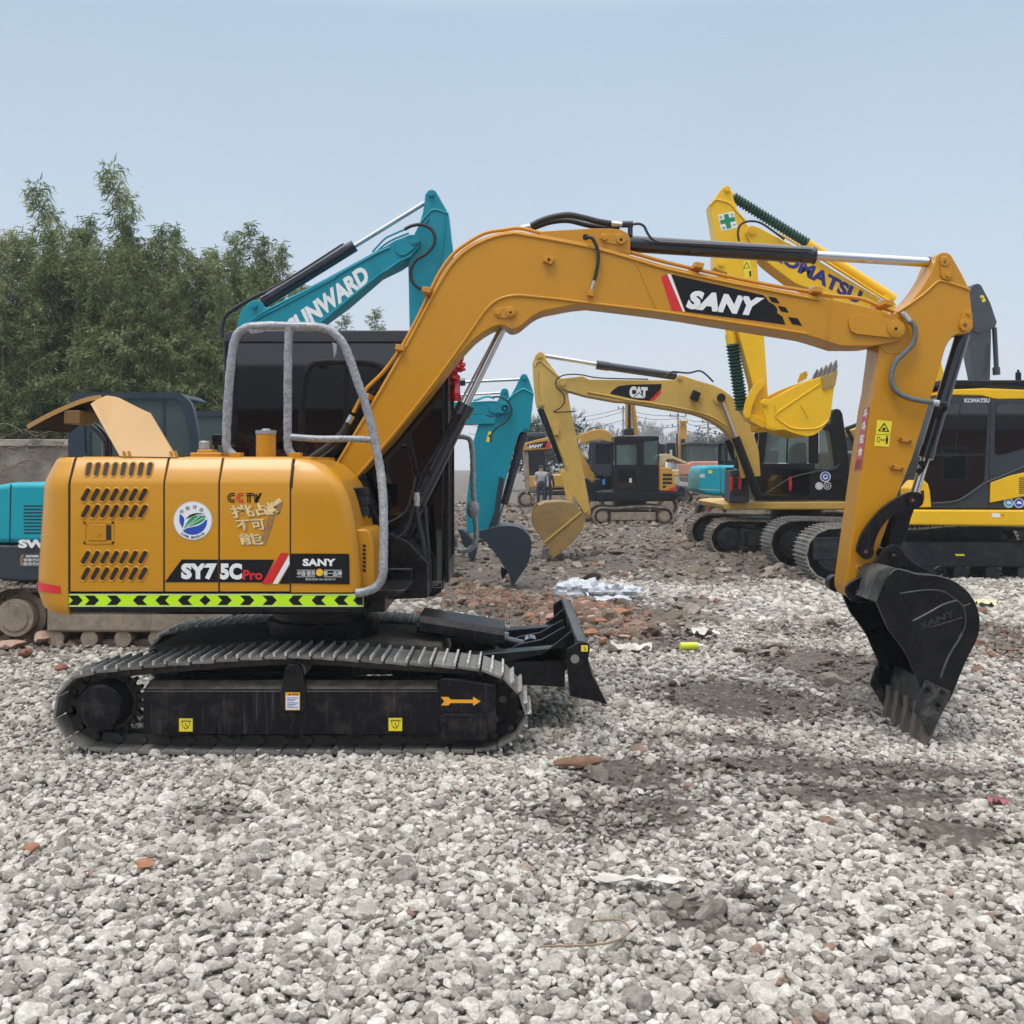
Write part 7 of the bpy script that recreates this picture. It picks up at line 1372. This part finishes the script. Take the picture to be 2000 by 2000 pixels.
und(r12, X(1378, 30), 2.4, 30.0, 31.9, .42, .32); cabbox(r12, [(1415, 862), (1478, 910)], [(1421, 868, 1470, 900)], 31, 1.0, DARK, GTEAL)
red = MB().cyl(W(1385, 1003, 29.5), W(1385, 986, 29.5), .045 * 1.0, 16); c = W(1385, 986, 29.5); red.sphere(c, .045, 10); red.cyl(c, c + Vector((0, 0, .08)), .02, 8); tag(part('gas_bottle', red, mat('dull_red_metal', (.28, .02, .02), .4), None), 'small dull red gas bottle standing by the teal tracks', 'bottle')
# another half-hidden yellow and black rear between the black cab and the mustard stick
r13 = thing('excavator', W(1700, 1060, 25), 'black and amber machine rear glimpsed between the tan machine\'s cab and the mustard stick', 'excavator')
mb = MB(); mb.tube([W(u, v, 24.5) for u, v in cH((1745, 340), (1850, 300), (1880, 200), (1900, 110))], .05, 8, 1); mb.tube([W(u, v, 24.5) for u, v in cH((1750, 330), (1830, 480), (1900, 500))], .05, 8, 1); part('handrail', mb, DARK, r13); P('hood', cH((1760, 350), (1850, 330), (1840, 400), (1790, 400)), 24.7, 1, FARY, r13, .03); P('body_shell', [(1665, 850), (1760, 850), (1760, 960), (1665, 960)], 25, 2, DARK, r13, .08); und(r13, X(1640, 25), 3.4, 25, 27.4, .5, .4)
# ------------------------------------------------------------------ compound wall, bamboo grove
CON = mat('weathered_concrete', (.30, .265, .22), .9, var=.18, vscale=2.5, dirt=.75, dirtcol=(.13, .115, .095), dscale=1.8, bump=.5, bscale=25)
wl_ = MB(); yw = 19.9; zt_w = W(0, 872, yw).z; wl_.box(-19, -2.5, yw, yw + .25, -.1, zt_w)
wall = part('wall_panels', wl_, CON, None); wall.name = 'compound_wall'; tag(wall, 'weathered concrete yard wall with a paler coping, below the bamboo', 'wall')
part('coping', MB().box(-19, -2.5, yw - .06, yw + .31, zt_w + .001, W(0, 858, yw).z), mat('coping_concrete', (.40, .35, .28), .9, var=.15, dirt=.5, dirtcol=(.2, .17, .14), bump=.4), wall, bevel=.02)
mb = MB()
for i in range(70):
    x = random.uniform(-11, -7.5); z = zt_w + random.uniform(-.9, .3); pts = [(x, yw - .07, z)]
    for k in range(5): x += random.uniform(-.3, .35); z += random.uniform(-.16, .12); pts.append((x, yw - .07 - random.random() * .08, z))
    mb.tube(pts, random.uniform(.004, .010), 4, 3)
part('dry_creeper', mb, mat('dry_vine', (.20, .16, .11), .9, var=.3), wall, split=0)
def leafmat(name, cols):
    m = bpy.data.materials.new(name); m.use_nodes = True; nt = m.node_tree; N, L = nt.nodes, nt.links; b = N['Principled BSDF']; b.inputs['Roughness'].default_value = .55; b.inputs['Specular IOR Level'].default_value = .3
    g = N.new('ShaderNodeNewGeometry'); r = N.new('ShaderNodeValToRGB'); e = r.color_ramp.elements; e[0].color = cols[0] + (1,); e[1].color = cols[-1] + (1,)
    for i, c in enumerate(cols[1:-1]): q = e.new((i + 1) / (len(cols) - 1)); q.color = c + (1,)
    n = N.new('ShaderNodeTexNoise'); n.inputs['Scale'].default_value = 1.1; n.inputs['Detail'].default_value = 3; L.new(g.outputs['Position'], n.inputs['Vector'])
    a = N.new('ShaderNodeMath'); a.operation = 'MULTIPLY_ADD'; a.inputs[1].default_value = 1.5; a.inputs[2].default_value = -.5; L.new(n.outputs[0], a.inputs[0])
    s = N.new('ShaderNodeMath'); s.operation = 'MULTIPLY_ADD'; s.inputs[1].default_value = .55; L.new(g.outputs['Random Per Island'], s.inputs[0]); L.new(a.outputs[0], s.inputs[2]); L.new(s.outputs[0], r.inputs[0]); L.new(r.outputs[0], b.inputs['Base Color'])
    t = N.new('ShaderNodeBsdfTranslucent'); L.new(r.outputs[0], t.inputs[0]); mx = N.new('ShaderNodeMixShader'); mx.inputs[0].default_value = .3; L.new(b.outputs[0], mx.inputs[1]); L.new(t.outputs[0], mx.inputs[2]); L.new(mx.outputs[0], N['Material Output'].inputs[0]); return m
LEAF = leafmat('bamboo_leaf', [(.045, .080, .028), (.10, .145, .050), (.21, .255, .10), (.39, .40, .20)])
CULM = mat('bamboo_culm', (.20, .21, .09), .5, var=.3, vscale=6)
def leafmesh(centres, dirs, length, width, rng):
    """lance-shaped leaves, four vertices each"""
    n = len(centres); d = dirs / np.linalg.norm(dirs, axis=1)[:, None]; r = rng.normal(size=(n, 3)); s = np.cross(d, r); s /= np.linalg.norm(s, axis=1)[:, None]
    L_ = length * rng.uniform(.6, 1.25, n)[:, None]; w = width * rng.uniform(.7, 1.2, n)[:, None]
    v = np.stack([centres, centres + d * L_ * .4 + s * w / 2, centres + d * L_, centres + d * L_ * .4 - s * w / 2], 1).reshape(-1, 3)
    return v, np.arange(4 * n).reshape(n, 4)
def np_obj(name, v, f, m, parent=None):
    me = bpy.data.meshes.new(name); me.vertices.add(len(v)); me.vertices.foreach_set('co', v.astype(np.float32).ravel()); me.loops.add(f.size); me.loops.foreach_set('vertex_index', f.astype(np.int32).ravel())
    me.polygons.add(len(f)); me.polygons.foreach_set('loop_start', np.arange(0, f.size, f.shape[1], dtype=np.int32)); me.polygons.foreach_set('loop_total', np.full(len(f), f.shape[1], np.int32)); me.update(); me.materials.append(m)
    o = bpy.data.objects.new(name, me); COL.objects.link(o); o.parent = parent; return o
def bamboo(seed, h, dens, z0, lean, wid):
    rng = np.random.default_rng(seed); root = thing('bamboo', (0, 0, 0), 'x', 'bamboo'); root['lean'] = lean
    def stem(t): return np.array([lean * (t ** 2.4) * h * .16 + .05 * math.sin(seed + 3 * t), .1 * math.sin(seed * 2 + 2 * t) * t, h * t * (1 - .03 * t * abs(lean))])
    mb = MB(); vs = [stem(t) for t in np.linspace(0, 1, 16)]; n = 7; rings = []
    for i, p in enumerate(vs): r_ = .028 * (1 - i / 15) + .004; rings.append([(p[0] + r_ * math.cos(a_), p[1] + r_ * math.sin(a_), p[2]) for a_ in (2 * math.pi * j / n for j in range(n))])
    mb.loft(rings); CC, DD = [], []; tw = MB(); nb = int(52 * dens)
    for b in range(nb):
        t = z0 + (1 - z0) * ((b + rng.random()) / nb); p = stem(t); az = rng.uniform(0, 2 * math.pi); bl = wid * 1.08 * (1.04 - t) ** .95 * rng.uniform(.55, 1.1) + .08
        up = rng.uniform(.6, 1.2); k = 6; q = [p + np.array([math.cos(az) * bl * s_, math.sin(az) * bl * s_, bl * (up * s_ - .55 * s_ ** 2)]) for s_ in np.linspace(0, 1, k)]
        tw.tube(q, .005, 3, 1)
        for j in range(int(13 * (1 + bl))):
            s_ = rng.uniform(.2, 1.05); base = q[min(int(s_ * (k - 1)), k - 1)] + rng.normal(size=3) * .07
            out = np.array([math.cos(az), math.sin(az), 0]) * .6 + rng.normal(size=3) * .65 + np.array([lean * .2, 0, -.55])
            for l in range(rng.integers(3, 6)): CC.append(base + rng.normal(size=3) * .035); DD.append(out + rng.normal(size=3) * .45)
    part('culm', mb, CULM, root, split=0); part('twigs', tw, CULM, root, split=0)
    v, f = leafmesh(np.array(CC), np.array(DD), .17, .026, rng); np_obj('foliage', v, f, LEAF, root); return root
protos = [bamboo(11, 7.0, 1.5, .14, .9, 1.0), bamboo(12, 7.0, 1.3, .22, -.8, .9), bamboo(13, 7.0, 1.5, .10, .3, 1.15), bamboo(14, 7.0, 1.1, .3, -.3, .8), bamboo(15, 7.0, .55, .42, -1.1, .75), bamboo(16, 7.0, 1.6, .06, .1, 1.2)]
protos.append(bamboo(17, 7.0, 1.25, .30, .7, .62)); used_b = set()
def place(k, u, vtop, d, label, grp='bamboo stems in the grove behind the wall', rz=0):
    src = protos[k]; x = (u - 1000) * d / F; s0 = (H + (VH - vtop) * d / F) / 7.0 * 1.02; x -= src['lean'] * 1.12 * min(s0, 1.12) * (rz == 0); s = (H + (VH - vtop) * d / F) / 7.0 * 1.02
    if k in used_b:
        r = src.copy(); COL.objects.link(r)
        for ch in src.children: c = ch.copy(); COL.objects.link(c); c.parent = r
    else: r = src; used_b.add(k)
    r.location = (x, d, -.05); r.scale = (min(s, 1.12), min(s, 1.12), s); r.rotation_euler = (0, 0, rz); r['label'] = label; r['group'] = grp
feat = [(1, 205, 312, 22.0, 'tallest bamboo, a feathery spire above the tan hood'), (1, 60, 348, 22.5, 'tall bamboo near the left edge with its tip leaning left'), (1, 25, 450, 22.2, 'bamboo at the extreme left edge with a blunt top'), (3, 163, 455, 22.4, 'bamboo filling the notch between the two tallest spires'),
        (4, 395, 474, 23.0, 'thin bamboo tip left of the sparse yellowish one'), (0, 350, 478, 22.3, 'bamboo rising just right of the tallest spire'), (4, 478, 420, 23.2, 'sparse bamboo with nearly bare tip left of the teal cylinder'), (3, 520, 470, 23.2, 'yellowish bamboo directly behind the teal boom cylinder'), (4, 560, 520, 23.0, 'low thin bamboo just under the teal arm cylinder'),
        (4, 668, 604, 23.5, 'small bamboo tip above the black cab roof, left of its twin'), (4, 728, 592, 23.5, 'small bamboo tip above the black cab roof, right of its twin')]
for k, u, v, d_, lab in feat: place(k, u, v, d_, lab)
random.seed(21)
for i in range(24):
    u = -120 + 620 * (i + .5) / 24 + random.uniform(-9, 9); ridge = np.interp(u, [-160, 0, 40, 90, 160, 215, 280, 340, 400, 440, 480, 530, 570], [440, 455, 470, 400, 470, 385, 440, 470, 480, 470, 440, 460, 510])
    place(6, u, ridge + random.uniform(-5, 75), 21.6 + random.uniform(0, 2), 'slim pointed bamboo tip standing with its like above the massed grove', 'slim bamboo tips above the grove', rz=random.uniform(-.5, .5))
for i in range(78):
    u = -160 + 790 * (i + .5) / 78 + random.uniform(-14, 14); row = i % 4; d_ = 21.0 + row * .8 + random.uniform(-.2, .2)
    base = np.interp(u, [-160, 0, 40, 110, 160, 215, 280, 340, 400, 440, 480, 530, 570, 620], [480, 500, 520, 445, 505, 430, 490, 515, 520, 505, 455, 480, 520, 590])
    k = random.choice([0, 1, 2, 2, 3, 5, 5, 5]); place(k, u, base + random.uniform(0, 120) + (30 if row == 0 else 0), d_, 'green bamboo massed with its like in the grove behind the concrete wall', rz=random.uniform(0, 6.28))
# ------------------------------------------------------------------ far bare trees, evergreen, poles
BARK = mat('bare_twig', (.20, .18, .165), .9)
def bare_tree(seed):
    rng = random.Random(seed); mb = MB()
    def br(p, d, l, r, dep):
        q = p + d * l; mb.cyl(p, q, r, 4, r2=r * .6, cap=False)
        if dep == 0: return
        for _ in range(3 if dep > 1 else 4):
            nd = (d + Vector((rng.uniform(-.7, .7), rng.uniform(-.7, .7), rng.uniform(-.15, .5)))).normalized(); br(p + d * l * rng.uniform(.55, 1), nd, l * rng.uniform(.55, .8), max(r * .55, .02), dep - 1)
    br(Vector((0, 0, 0)), Vector((0, 0, 1)), 2.2, .14, 5); root = thing('bare_tree', (0, 0, 0), 'x', 'tree')
    n0 = 1; t = MB(); t.cyl((0, 0, 0), (0, 0, 2.2), .16, 8, r2=.1); part('trunk', t, BARK, root, split=0); part('crown', mb, BARK, root, split=0); return root
bt_ = [bare_tree(k) for k in range(4)]; ub = set(); random.seed(5)
for i in range(60):
    u = 1000 + 520 * (i + random.random()) / 60 - 20; k = i % 4; src = bt_[k]; d_ = random.uniform(210, 300)
    if k in ub:
        r = src.copy(); COL.objects.link(r)
        for ch in src.children: c = ch.copy(); COL.objects.link(c); c.parent = r
    else: r = src; ub.add(k)
    hh = 1.9 * random.uniform(.75, 1.4) * (1.15 if u < 1280 else .95); r.location = ((u - 1000) * d_ / F, d_, 0); r.scale = (hh, hh, hh * .9); r.rotation_euler = (0, 0, random.uniform(0, 6.28)); r['label'] = 'bare grey tree in the hazy belt along the horizon'; r['group'] = 'bare trees along the horizon'
rng = np.random.default_rng(3)
EVG = leafmat('evergreen_leaf', [(.018, .030, .018), (.03, .045, .026), (.05, .065, .035), (.07, .08, .045)])
def round_tree(u, d_, h, w, lab):
    root = thing('evergreen_tree', ((u - 1000) * d_ / F, d_, 0), lab, 'tree'); x0 = root.location.x; t = MB().cyl((x0, d_, 0), (x0, d_, h * .6), .2, 8, r2=.1); part('trunk', t, BARK, root)
    C_ = []
    for b in range(26): c = np.array([x0 + rng.normal() * w * .33, d_ + rng.normal() * w * .33, h * rng.uniform(.35, .88)]); C_.append(c + rng.normal(size=(130, 3)) * w * .13)
    C_ = np.concatenate(C_); v, f = leafmesh(C_, rng.normal(size=C_.shape), .4, .22, rng); v = v - np.array([x0, d_, 0]); np_obj('crown', v, f, EVG, root)
round_tree(1052, 70, 4.6, 3.6, 'dark rounded evergreen on the horizon between the teal stick and the tan stick'); round_tree(1405, 110, 4.8, 5, 'dim rounded tree on the horizon under the tan boom')
PC_ = mat('pole_concrete', (.30, .29, .28), .8)
def pole(u, vtop, d_, arms, lab):
    root = thing('utility_pole', ((u - 1000) * d_ / F, d_, 0), lab, 'pole', 'utility poles along the far road'); x0 = root.location.x; zt = H + (VH - vtop) * d_ / F
    part('post', MB().cyl((x0, d_, 0), (x0, d_, zt), .12, 10, r2=.07), PC_, root)
    for z_, w_ in arms: part('crossarm', MB().box(x0 - w_, x0 + w_, d_ - .19, d_ - .11, zt - z_ - .05, zt - z_ + .05), PC_, root); 
    mb = MB()
    for z_, w_ in arms:
        for s_ in (-.9, 0, .9): mb.cyl((x0 + s_ * w_, d_ - .15, zt - z_ + .05), (x0 + s_ * w_, d_ - .15, zt - z_ + .25), .05, 6)
    part('insulators', mb, DARK, root, split=0); return x0, zt
pz = [pole(u, v, 95, a_, l_) for u, v, a_, l_ in ((1052, 815, [(.15, .9)], 'thin concrete pole beside the tan bucket stick, leftmost'), (1217, 793, [(.3, .5)], 'thin concrete pole just left of the end-on brown boom'), (1324, 806, [(.35, .8), (1.3, .6)], 'utility pole with two crossarms behind the upright brown boom'), (1383, 817, [(.4, .6), (.9, .9)], 'utility pole with wide crossarm under the tan boom, rightmost'))]
pts_ = [((1000 - 1000) * 95 / F - 4, 6.0)] + pz + [(pz[-1][0] + 8, 5.8)]
wr_ = 0
for off, sag in ((-.2, .55), (-.5, .7), (-1.3, .6)):
    mb = MB()
    for a_, b_ in zip(pts_[:-1], pts_[1:]):
        mb.tube([(a_[0] + (b_[0] - a_[0]) * t, 94.85, a_[1] + (b_[1] - a_[1]) * t + off - sag * 4 * t * (1 - t) * .6) for t in np.linspace(0, 1, 9)], .028, 4, 1)
    tag(part('power_line', mb, DARK, None, split=0), ('topmost sagging overhead wire between the far poles', 'middle sagging overhead wire between the far poles', 'lowest sagging overhead wire between the far poles')[wr_], 'wire'); wr_ += 1
mb = MB().prism([(x_ * 160 / F, z_) for x_, z_ in ((330, 0), (330, 4.2), (350, 5.2), (420, 5.6), (470, 4.4), (520, 4.0), (520, 0))], 160, 168); tag(part('shed', mb, mat('grey_shed', (.14, .15, .17), .8), None), 'low grey shed roofline on the hazy horizon behind the far machines', 'building')
# ------------------------------------------------------------------ workshop behind the photographer (it mirrors in the cab glass)
wk = thing('workshop_building', (-2, -13, 0), 'brick workshop with a tiled roof facing the yard, mirrored in the black cab glass', 'building')
mb = MB().box(-16, 28.0, -14, -13, 0, 3.2); part('wall', mb, mat('workshop_brick', (.20, .07, .05), .85, var=.25, vscale=20), wk)
mb = MB().xprism([(-12.4, 3.2), (-13.8, 4.5), (-16, 3.2)], -16.4, -1.2); mb.xprism([(-12.6, 3.2), (-13.6, 3.9), (-15, 3.2)], -1.19, 28.6); part('roof', mb, mat('roof_tiles', (.05, .055, .065), .7, var=.3, vscale=12), wk)
for i in range(13): x = -14 + i * 3.2; w_ = part('window', MB().box(x, x + 1.1, -12.99, -12.93, 1.1, 2.5), mat('workshop_frame', (.3, .32, .33), .6), wk); part('pane', MB().box(x + .08, x + 1.02, -12.92, -12.90, 1.18, 2.42), GDK, w_)
# ------------------------------------------------------------------ litter on the ground
def onground(u, v): x, y = gpt(u, v); return x, y, float(height(x, y)) + .02
def sheet(name, u, v, w, l, m, lab, cat, amp=.03, rz=0, seed=0, up=.015):
    x, y, z = onground(u, v); n = 14; vs = []; rg = np.random.default_rng(seed); ca, sa = math.cos(rz), math.sin(rz)
    for i in range(n):
        for j in range(n):
            a_, b_ = (i / (n - 1) - .5), (j / (n - 1) - .5); k = 1 + .25 * mnoise.noise(Vector((a_ * 4, b_ * 4, seed)));
            px_, py_ = a_ * w * k, b_ * l * k; vs.append((x + px_ * ca - py_ * sa, y + px_ * sa + py_ * ca, z + up + amp * (1.2 * mnoise.noise(Vector((a_ * 5, b_ * 5, seed + 9))) + .8 * abs(mnoise.noise(Vector((a_ * 11, b_ * 11, seed)))))))
    mb = MB().add(vs, [(i * n + j, (i + 1) * n + j, (i + 1) * n + j + 1, i * n + j + 1) for i in range(n - 1) for j in range(n - 1)]); return tag(part(name, mb, m, None), lab, cat)
PLS = glassmat('translucent_plastic', (.95, 1.0, 1.05), thru=.8); PLS.node_tree.nodes['Mix Shader'].inputs[0].default_value = .6; PLS.node_tree.nodes['Diffuse BSDF'].inputs[0].default_value = (.74, .78, .84, 1); PAP = mat('dirty_white_paper', (.60, .57, .51), .8, var=.1)
x, y, z = onground(1160, 1172); mb = MB()
for (dx, dy, r_, sz_) in ((-.32, 0, .17, 1.0), (-.12, .05, .2, 1.1), (.1, -.03, .13, .9), (.28, .05, .15, .8), (.48, 0, .12, .7)):
    q = MB().sphere((0, 0, 0), 1, 22); vs = []
    for p in q.v:
        k = 1 + .5 * mnoise.noise(Vector(p) * 1.6 + Vector((dx * 9, 0, 0))) + .55 * abs(mnoise.noise(Vector(p) * 3.5 + Vector((dx * 7, 3, 0)))) + .3 * abs(mnoise.noise(Vector(p) * 8 + Vector((dx * 5, 3, 0)))); vs.append((x + dx + p[0] * r_ * k, y + dy + p[1] * r_ * .7 * k, z + .02 + max(-.02, p[2] * r_ * .6 * sz_ * k + .05)))
    mb.add(vs, q.f)
tag(part('plastic_bag', mb, PLS, None, smooth=25), 'crumpled pale plastic bag lying on the rubble behind the dozer blade', 'plastic bag')
sheet('plastic_sheet', 1195, 1182, .42, .3, PLS, 'flat torn piece of pale plastic right beside the crumpled bag', 'plastic', .02, .1, 2, .05)
sheet('paper_scrap', 1232, 1276, .38, .22, PAP, 'crumpled off-white paper right of the dozer blade', 'paper', .06, -.2, 3, .03)
sheet('paper_scrap', 1373, 1246, .26, .3, PAP, 'white paper scrap beyond the lime bottle', 'paper', .05, .3, 4, .03)
sheet('paper_scrap', 1252, 1746, .36, .05, PAP, 'long thin off-white paper strip among the foreground stones', 'paper', .02, -.12, 5, .035)
sheet('paper_scrap', 1090, 1378, .12, .04, mat('silver_foil', (.6, .6, .62), .3), 'small silvery strip on the gravel below the dozer blade', 'foil', .01, 0, 6, .035)
sheet('pink_rag', 1948, 1578, .09, .07, mat('pink_cloth', (.36, .13, .15), .8), 'small pink rag on the mud near the right edge', 'rag', .025, 0, 7, .02)
sheet('paper_scrap', 1925, 1183, .25, .3, mat('yellowed_paper', (.62, .56, .36), .8), 'yellowish paper scrap right of the big bucket', 'paper', .04, 0, 8, .02)
x, y, z = onground(1348, 1280); mb = MB().use(mat('lime_bottle', (.66, .74, .04), .3, coat=.3)); mb.cyl((x - .09, y, z + .045), (x + .07, y + .02, z + .045), .034, 16); mb.use(WHT); mb.cyl((x + .07, y + .02, z + .045), (x + .10, y + .024, z + .045), .030, 16, r2=.016); mb.cyl((x + .10, y + .024, z + .045), (x + .12, y + .026, z + .045), .016, 12); tag(part('bottle', mb, None, None), 'small lime green and white bottle lying on the gravel', 'bottle')
def chunk(name, u, v, s, seed, m, lab, cat, rz=0, grp=None):
    x, y, z = onground(u, v); vv, ff = rock(seed, 2, 7, .02); vv = vv * np.array(s); ca, sa = math.cos(rz), math.sin(rz); vv = np.stack([vv[:, 0] * ca - vv[:, 1] * sa + x, vv[:, 0] * sa + vv[:, 1] * ca + y, vv[:, 2] + z + s[2] * .55], -1)
    mb = MB().add(vv.tolist(), ff); return tag(part(name, mb, m, None, smooth=25), lab, cat, grp)
WOOD = mat('brown_driftwood', (.20, .115, .07), .85, var=.3, vscale=20, bump=.6, bscale=60)
chunk('wood_chunk', 1124, 1502, (.125, .035, .035), 5, WOOD, 'long brown chunk of wood on the gravel right of the track', 'wood', .25)
BR = [mat('brick_orange', (.32, .15, .085), .9, var=.2, vscale=25, bump=.5), mat('brick_red', (.22, .095, .065), .9, var=.2, vscale=25, bump=.5), mat('brick_pale', (.40, .26, .20), .9, var=.2, vscale=25, bump=.5)]
random.seed(9)
for i in range(26):
    u, v = random.gauss(1160, 55), random.gauss(1215, 18)
    if not 1165 < v < 1262: continue
    chunk('brick_chunk', u, v, (random.uniform(.04, .075), random.uniform(.03, .055), random.uniform(.025, .045)), 100 + i % 7, BR[i % 3], 'broken brick chunk in the rubble patch behind the dozer blade', 'brick', random.uniform(0, 3), 'brick chunks in the rubble patch')
for (u, v, s, c_, l_) in ((1208, 1222, (.10, .07, .06), 0, 'big orange brick chunk at the right of the rubble patch'), (1155, 1248, (.075, .055, .045), 0, 'orange brick lump just right of the blade top'), (85, 1268, (.12, .08, .09), 2, 'pinkish broken brick slab standing left of the near track'), (50, 1290, (.07, .06, .04), 1, 'dark red brick lump left of the near track'), (120, 1312, (.06, .045, .035), 1, 'red brick piece touching the rear of the near track'), (20, 1278, (.12, .09, .05), 2, 'grey stone block at the left edge by the muddy track'), (283, 1700, (.045, .04, .028), 0, 'small orange brick piece among foreground stones, lower left'), (62, 1668, (.035, .03, .025), 0, 'tiny orange brick piece near the left edge foreground')):
    chunk('brick_chunk' if c_ < 2 else 'stone_slab', u, v, s, 120 + int(u) % 9, BR[c_], l_, 'brick' if c_ < 2 else 'slab', random.uniform(0, 3))
mb = MB()
x, y, z = onground(1470 - 250, 1840)
mb.tube([(x - .12, y + .05, z + .03), (x - .02, y + .02, z + .05), (x + .01, y - .05, z + .04), (x - .08, y - .12, z + .03), (x - .3, y - .14, z + .03)], .004, 6, 5); tag(part('twig', mb, mat('dry_twig', (.26, .19, .13), .9), None), 'thin curled dry twig among the foreground stones', 'twig')
# ------------------------------------------------------------------ people in the yard
SKIN = mat('skin', (.42, .24, .17), .6); HAIR = mat('black_hair', (.012, .011, .011), .6)
def person(u, vfeet, face, cloth, lab, pose='stand', tall=1.72):
    y = 3400. / (vfeet - VH); x = (u - 1000) * y / F; k = tall / 1.72
    root = thing('person', (x, y, 0), lab, 'person')
    if pose == 'stand': J = dict(pel=(0, 0, .95), ch=(0, .01, 1.30), nk=(0, .02, 1.48), hd=(0, -.01, 1.60), top=(0, -.01, 1.68), ls=(.19, .01, 1.40), le=(.25, .0, 1.12), lh=(.24, -.10, .88), rs=(-.19, .01, 1.40), re=(-.26, .03, 1.12), rh=(-.22, -.16, .92), lhp=(.10, 0, .90), lk=(.11, -.02, .49), lf=(.11, .0, .09), lt=(.12, -.15, .05), rhp=(-.10, 0, .90), rk=(-.11, .0, .49), rf=(-.12, .04, .09), rt=(-.13, -.11, .05))
    else: J = dict(pel=(.12, 0, .48), ch=(-.06, 0, .74), nk=(-.22, 0, .82), hd=(-.33, 0, .80), top=(-.40, 0, .78), ls=(-.14, .19, .78), le=(-.30, .22, .52), lh=(-.42, .12, .34), rs=(-.14, -.19, .78), re=(-.30, -.22, .52), rh=(-.42, -.12, .34), lhp=(.10, .11, .46), lk=(-.28, .14, .46), lf=(-.02, .13, .09), lt=(-.17, .14, .05), rhp=(.10, -.11, .46), rk=(-.28, -.14, .44), rf=(-.0, -.13, .09), rt=(-.16, -.14, .05))
    rad = dict(pel=.14, ch=.155, nk=.055, hd=.095, top=.07, ls=.075, le=.05, lh=.04, rs=.075, re=.05, rh=.04, lhp=.105, lk=.065, lf=.045, lt=.04, rhp=.105, rk=.065, rf=.045, rt=.04)
    E = [('pel', 'ch'), ('ch', 'nk'), ('nk', 'hd'), ('hd', 'top'), ('ch', 'ls'), ('ls', 'le'), ('le', 'lh'), ('ch', 'rs'), ('rs', 're'), ('re', 'rh'), ('pel', 'lhp'), ('lhp', 'lk'), ('lk', 'lf'), ('lf', 'lt'), ('pel', 'rhp'), ('rhp', 'rk'), ('rk', 'rf'), ('rf', 'rt')]
    names = list(J); ca, sa = math.cos(face), math.sin(face)
    me = bpy.data.meshes.new('body'); me.from_pydata([((J[n][0] * ca - J[n][1] * sa) * k, (J[n][0] * sa + J[n][1] * ca) * k, J[n][2] * k) for n in names], [(names.index(a_), names.index(b_)) for a_, b_ in E], [])
    o = bpy.data.objects.new('body', me); COL.objects.link(o); o.modifiers.new('skin', 'SKIN').use_smooth_shade = True; o.modifiers.new('sub', 'SUBSURF').render_levels = 1; o.modifiers['sub'].levels = 1
    for i, n in enumerate(names): me.skin_vertices[0].data[i].radius = (rad[n] * k, rad[n] * k); me.skin_vertices[0].data[i].use_root = n == 'pel'
    dg = bpy.context.evaluated_depsgraph_get(); m2 = bpy.data.meshes.new_from_object(o.evaluated_get(dg)); bpy.data.objects.remove(o); m2.name = 'body'
    b = bpy.data.objects.new('body', m2); COL.objects.link(b); b.parent = root; m2.materials.clear()
    for mm in (SKIN, cloth[0], cloth[1], HAIR): m2.materials.append(mm)
    hd_, pel = Vector(J['nk']) * k, Vector(J['pel']) * k
    for p in m2.polygons:
        c = p.center; q = Vector((c.x * ca + c.y * sa, -c.x * sa + c.y * ca, c.z)); p.use_smooth = True
        dh = (q - Vector(J['hd']) * k).length
        if dh < .14 * k: p.material_index = 0
        elif min((q - Vector(J[n]) * k).length for n in ('lh', 'rh')) < .075 * k: p.material_index = 0
        elif min((q - Vector(J[n]) * k).length for n in ('pel', 'lhp', 'lk', 'lf', 'lt', 'rhp', 'rk', 'rf', 'rt')) < min((q - Vector(J[n]) * k).length for n in ('ch', 'ls', 'le', 'rs', 're', 'nk')): p.material_index = 2
        else: p.material_index = 1
    h = Vector(J['hd']) * k; hq = Vector((h.x * ca - h.y * sa, h.x * sa + h.y * ca, h.z)); back = Vector((-math.sin(face) * -.03, .03 * math.cos(face), .04)) if pose == 'stand' else Vector((.02, 0, .05))
    s_ = MB().sphere(tuple(root.location + hq + back), .108 * k, 12, (.92, .98, .9)); part('hair', s_, HAIR, root)
NV, DKC, WHC, RDC = mat('navy_cloth', (.02, .028, .06), .9), mat('black_cloth', (.012, .012, .014), .9), mat('white_cloth', (.30, .30, .31), .9), mat('brown_cloth', (.10, .06, .04), .9)
person(1057, 996, 0, (WHC, NV), 'man facing the camera in a pale top, standing by the tan bucket stick'); person(1070, 994, math.pi - .4, (NV, DKC), 'person in dark jacket seen from behind, beside the man in the pale top', tall=1.62)
person(1330, 985, .15, (NV, NV), 'person in navy clothes crouching right of the small mustard excavator', 'crouch')
# ------------------------------------------------------------------ air between here and the horizon
hz = MB().box(-416, 416, -67, 426, -1.2, 21); hm = bpy.data.materials.new('haze'); hm.use_nodes = True; nt = hm.node_tree; nt.nodes.remove(nt.nodes['Principled BSDF']); pv = nt.nodes.new('ShaderNodeVolumePrincipled'); pv.inputs['Color'].default_value = (.88, .92, .97, 1); pv.inputs['Density'].default_value = .0010; pv.inputs['Anisotropy'].default_value = .2
nt.links.new(pv.outputs[0], nt.nodes['Material Output'].inputs['Volume']); ho = part('haze', hz, hm, None, smooth=0); ho['kind'] = 'stuff'
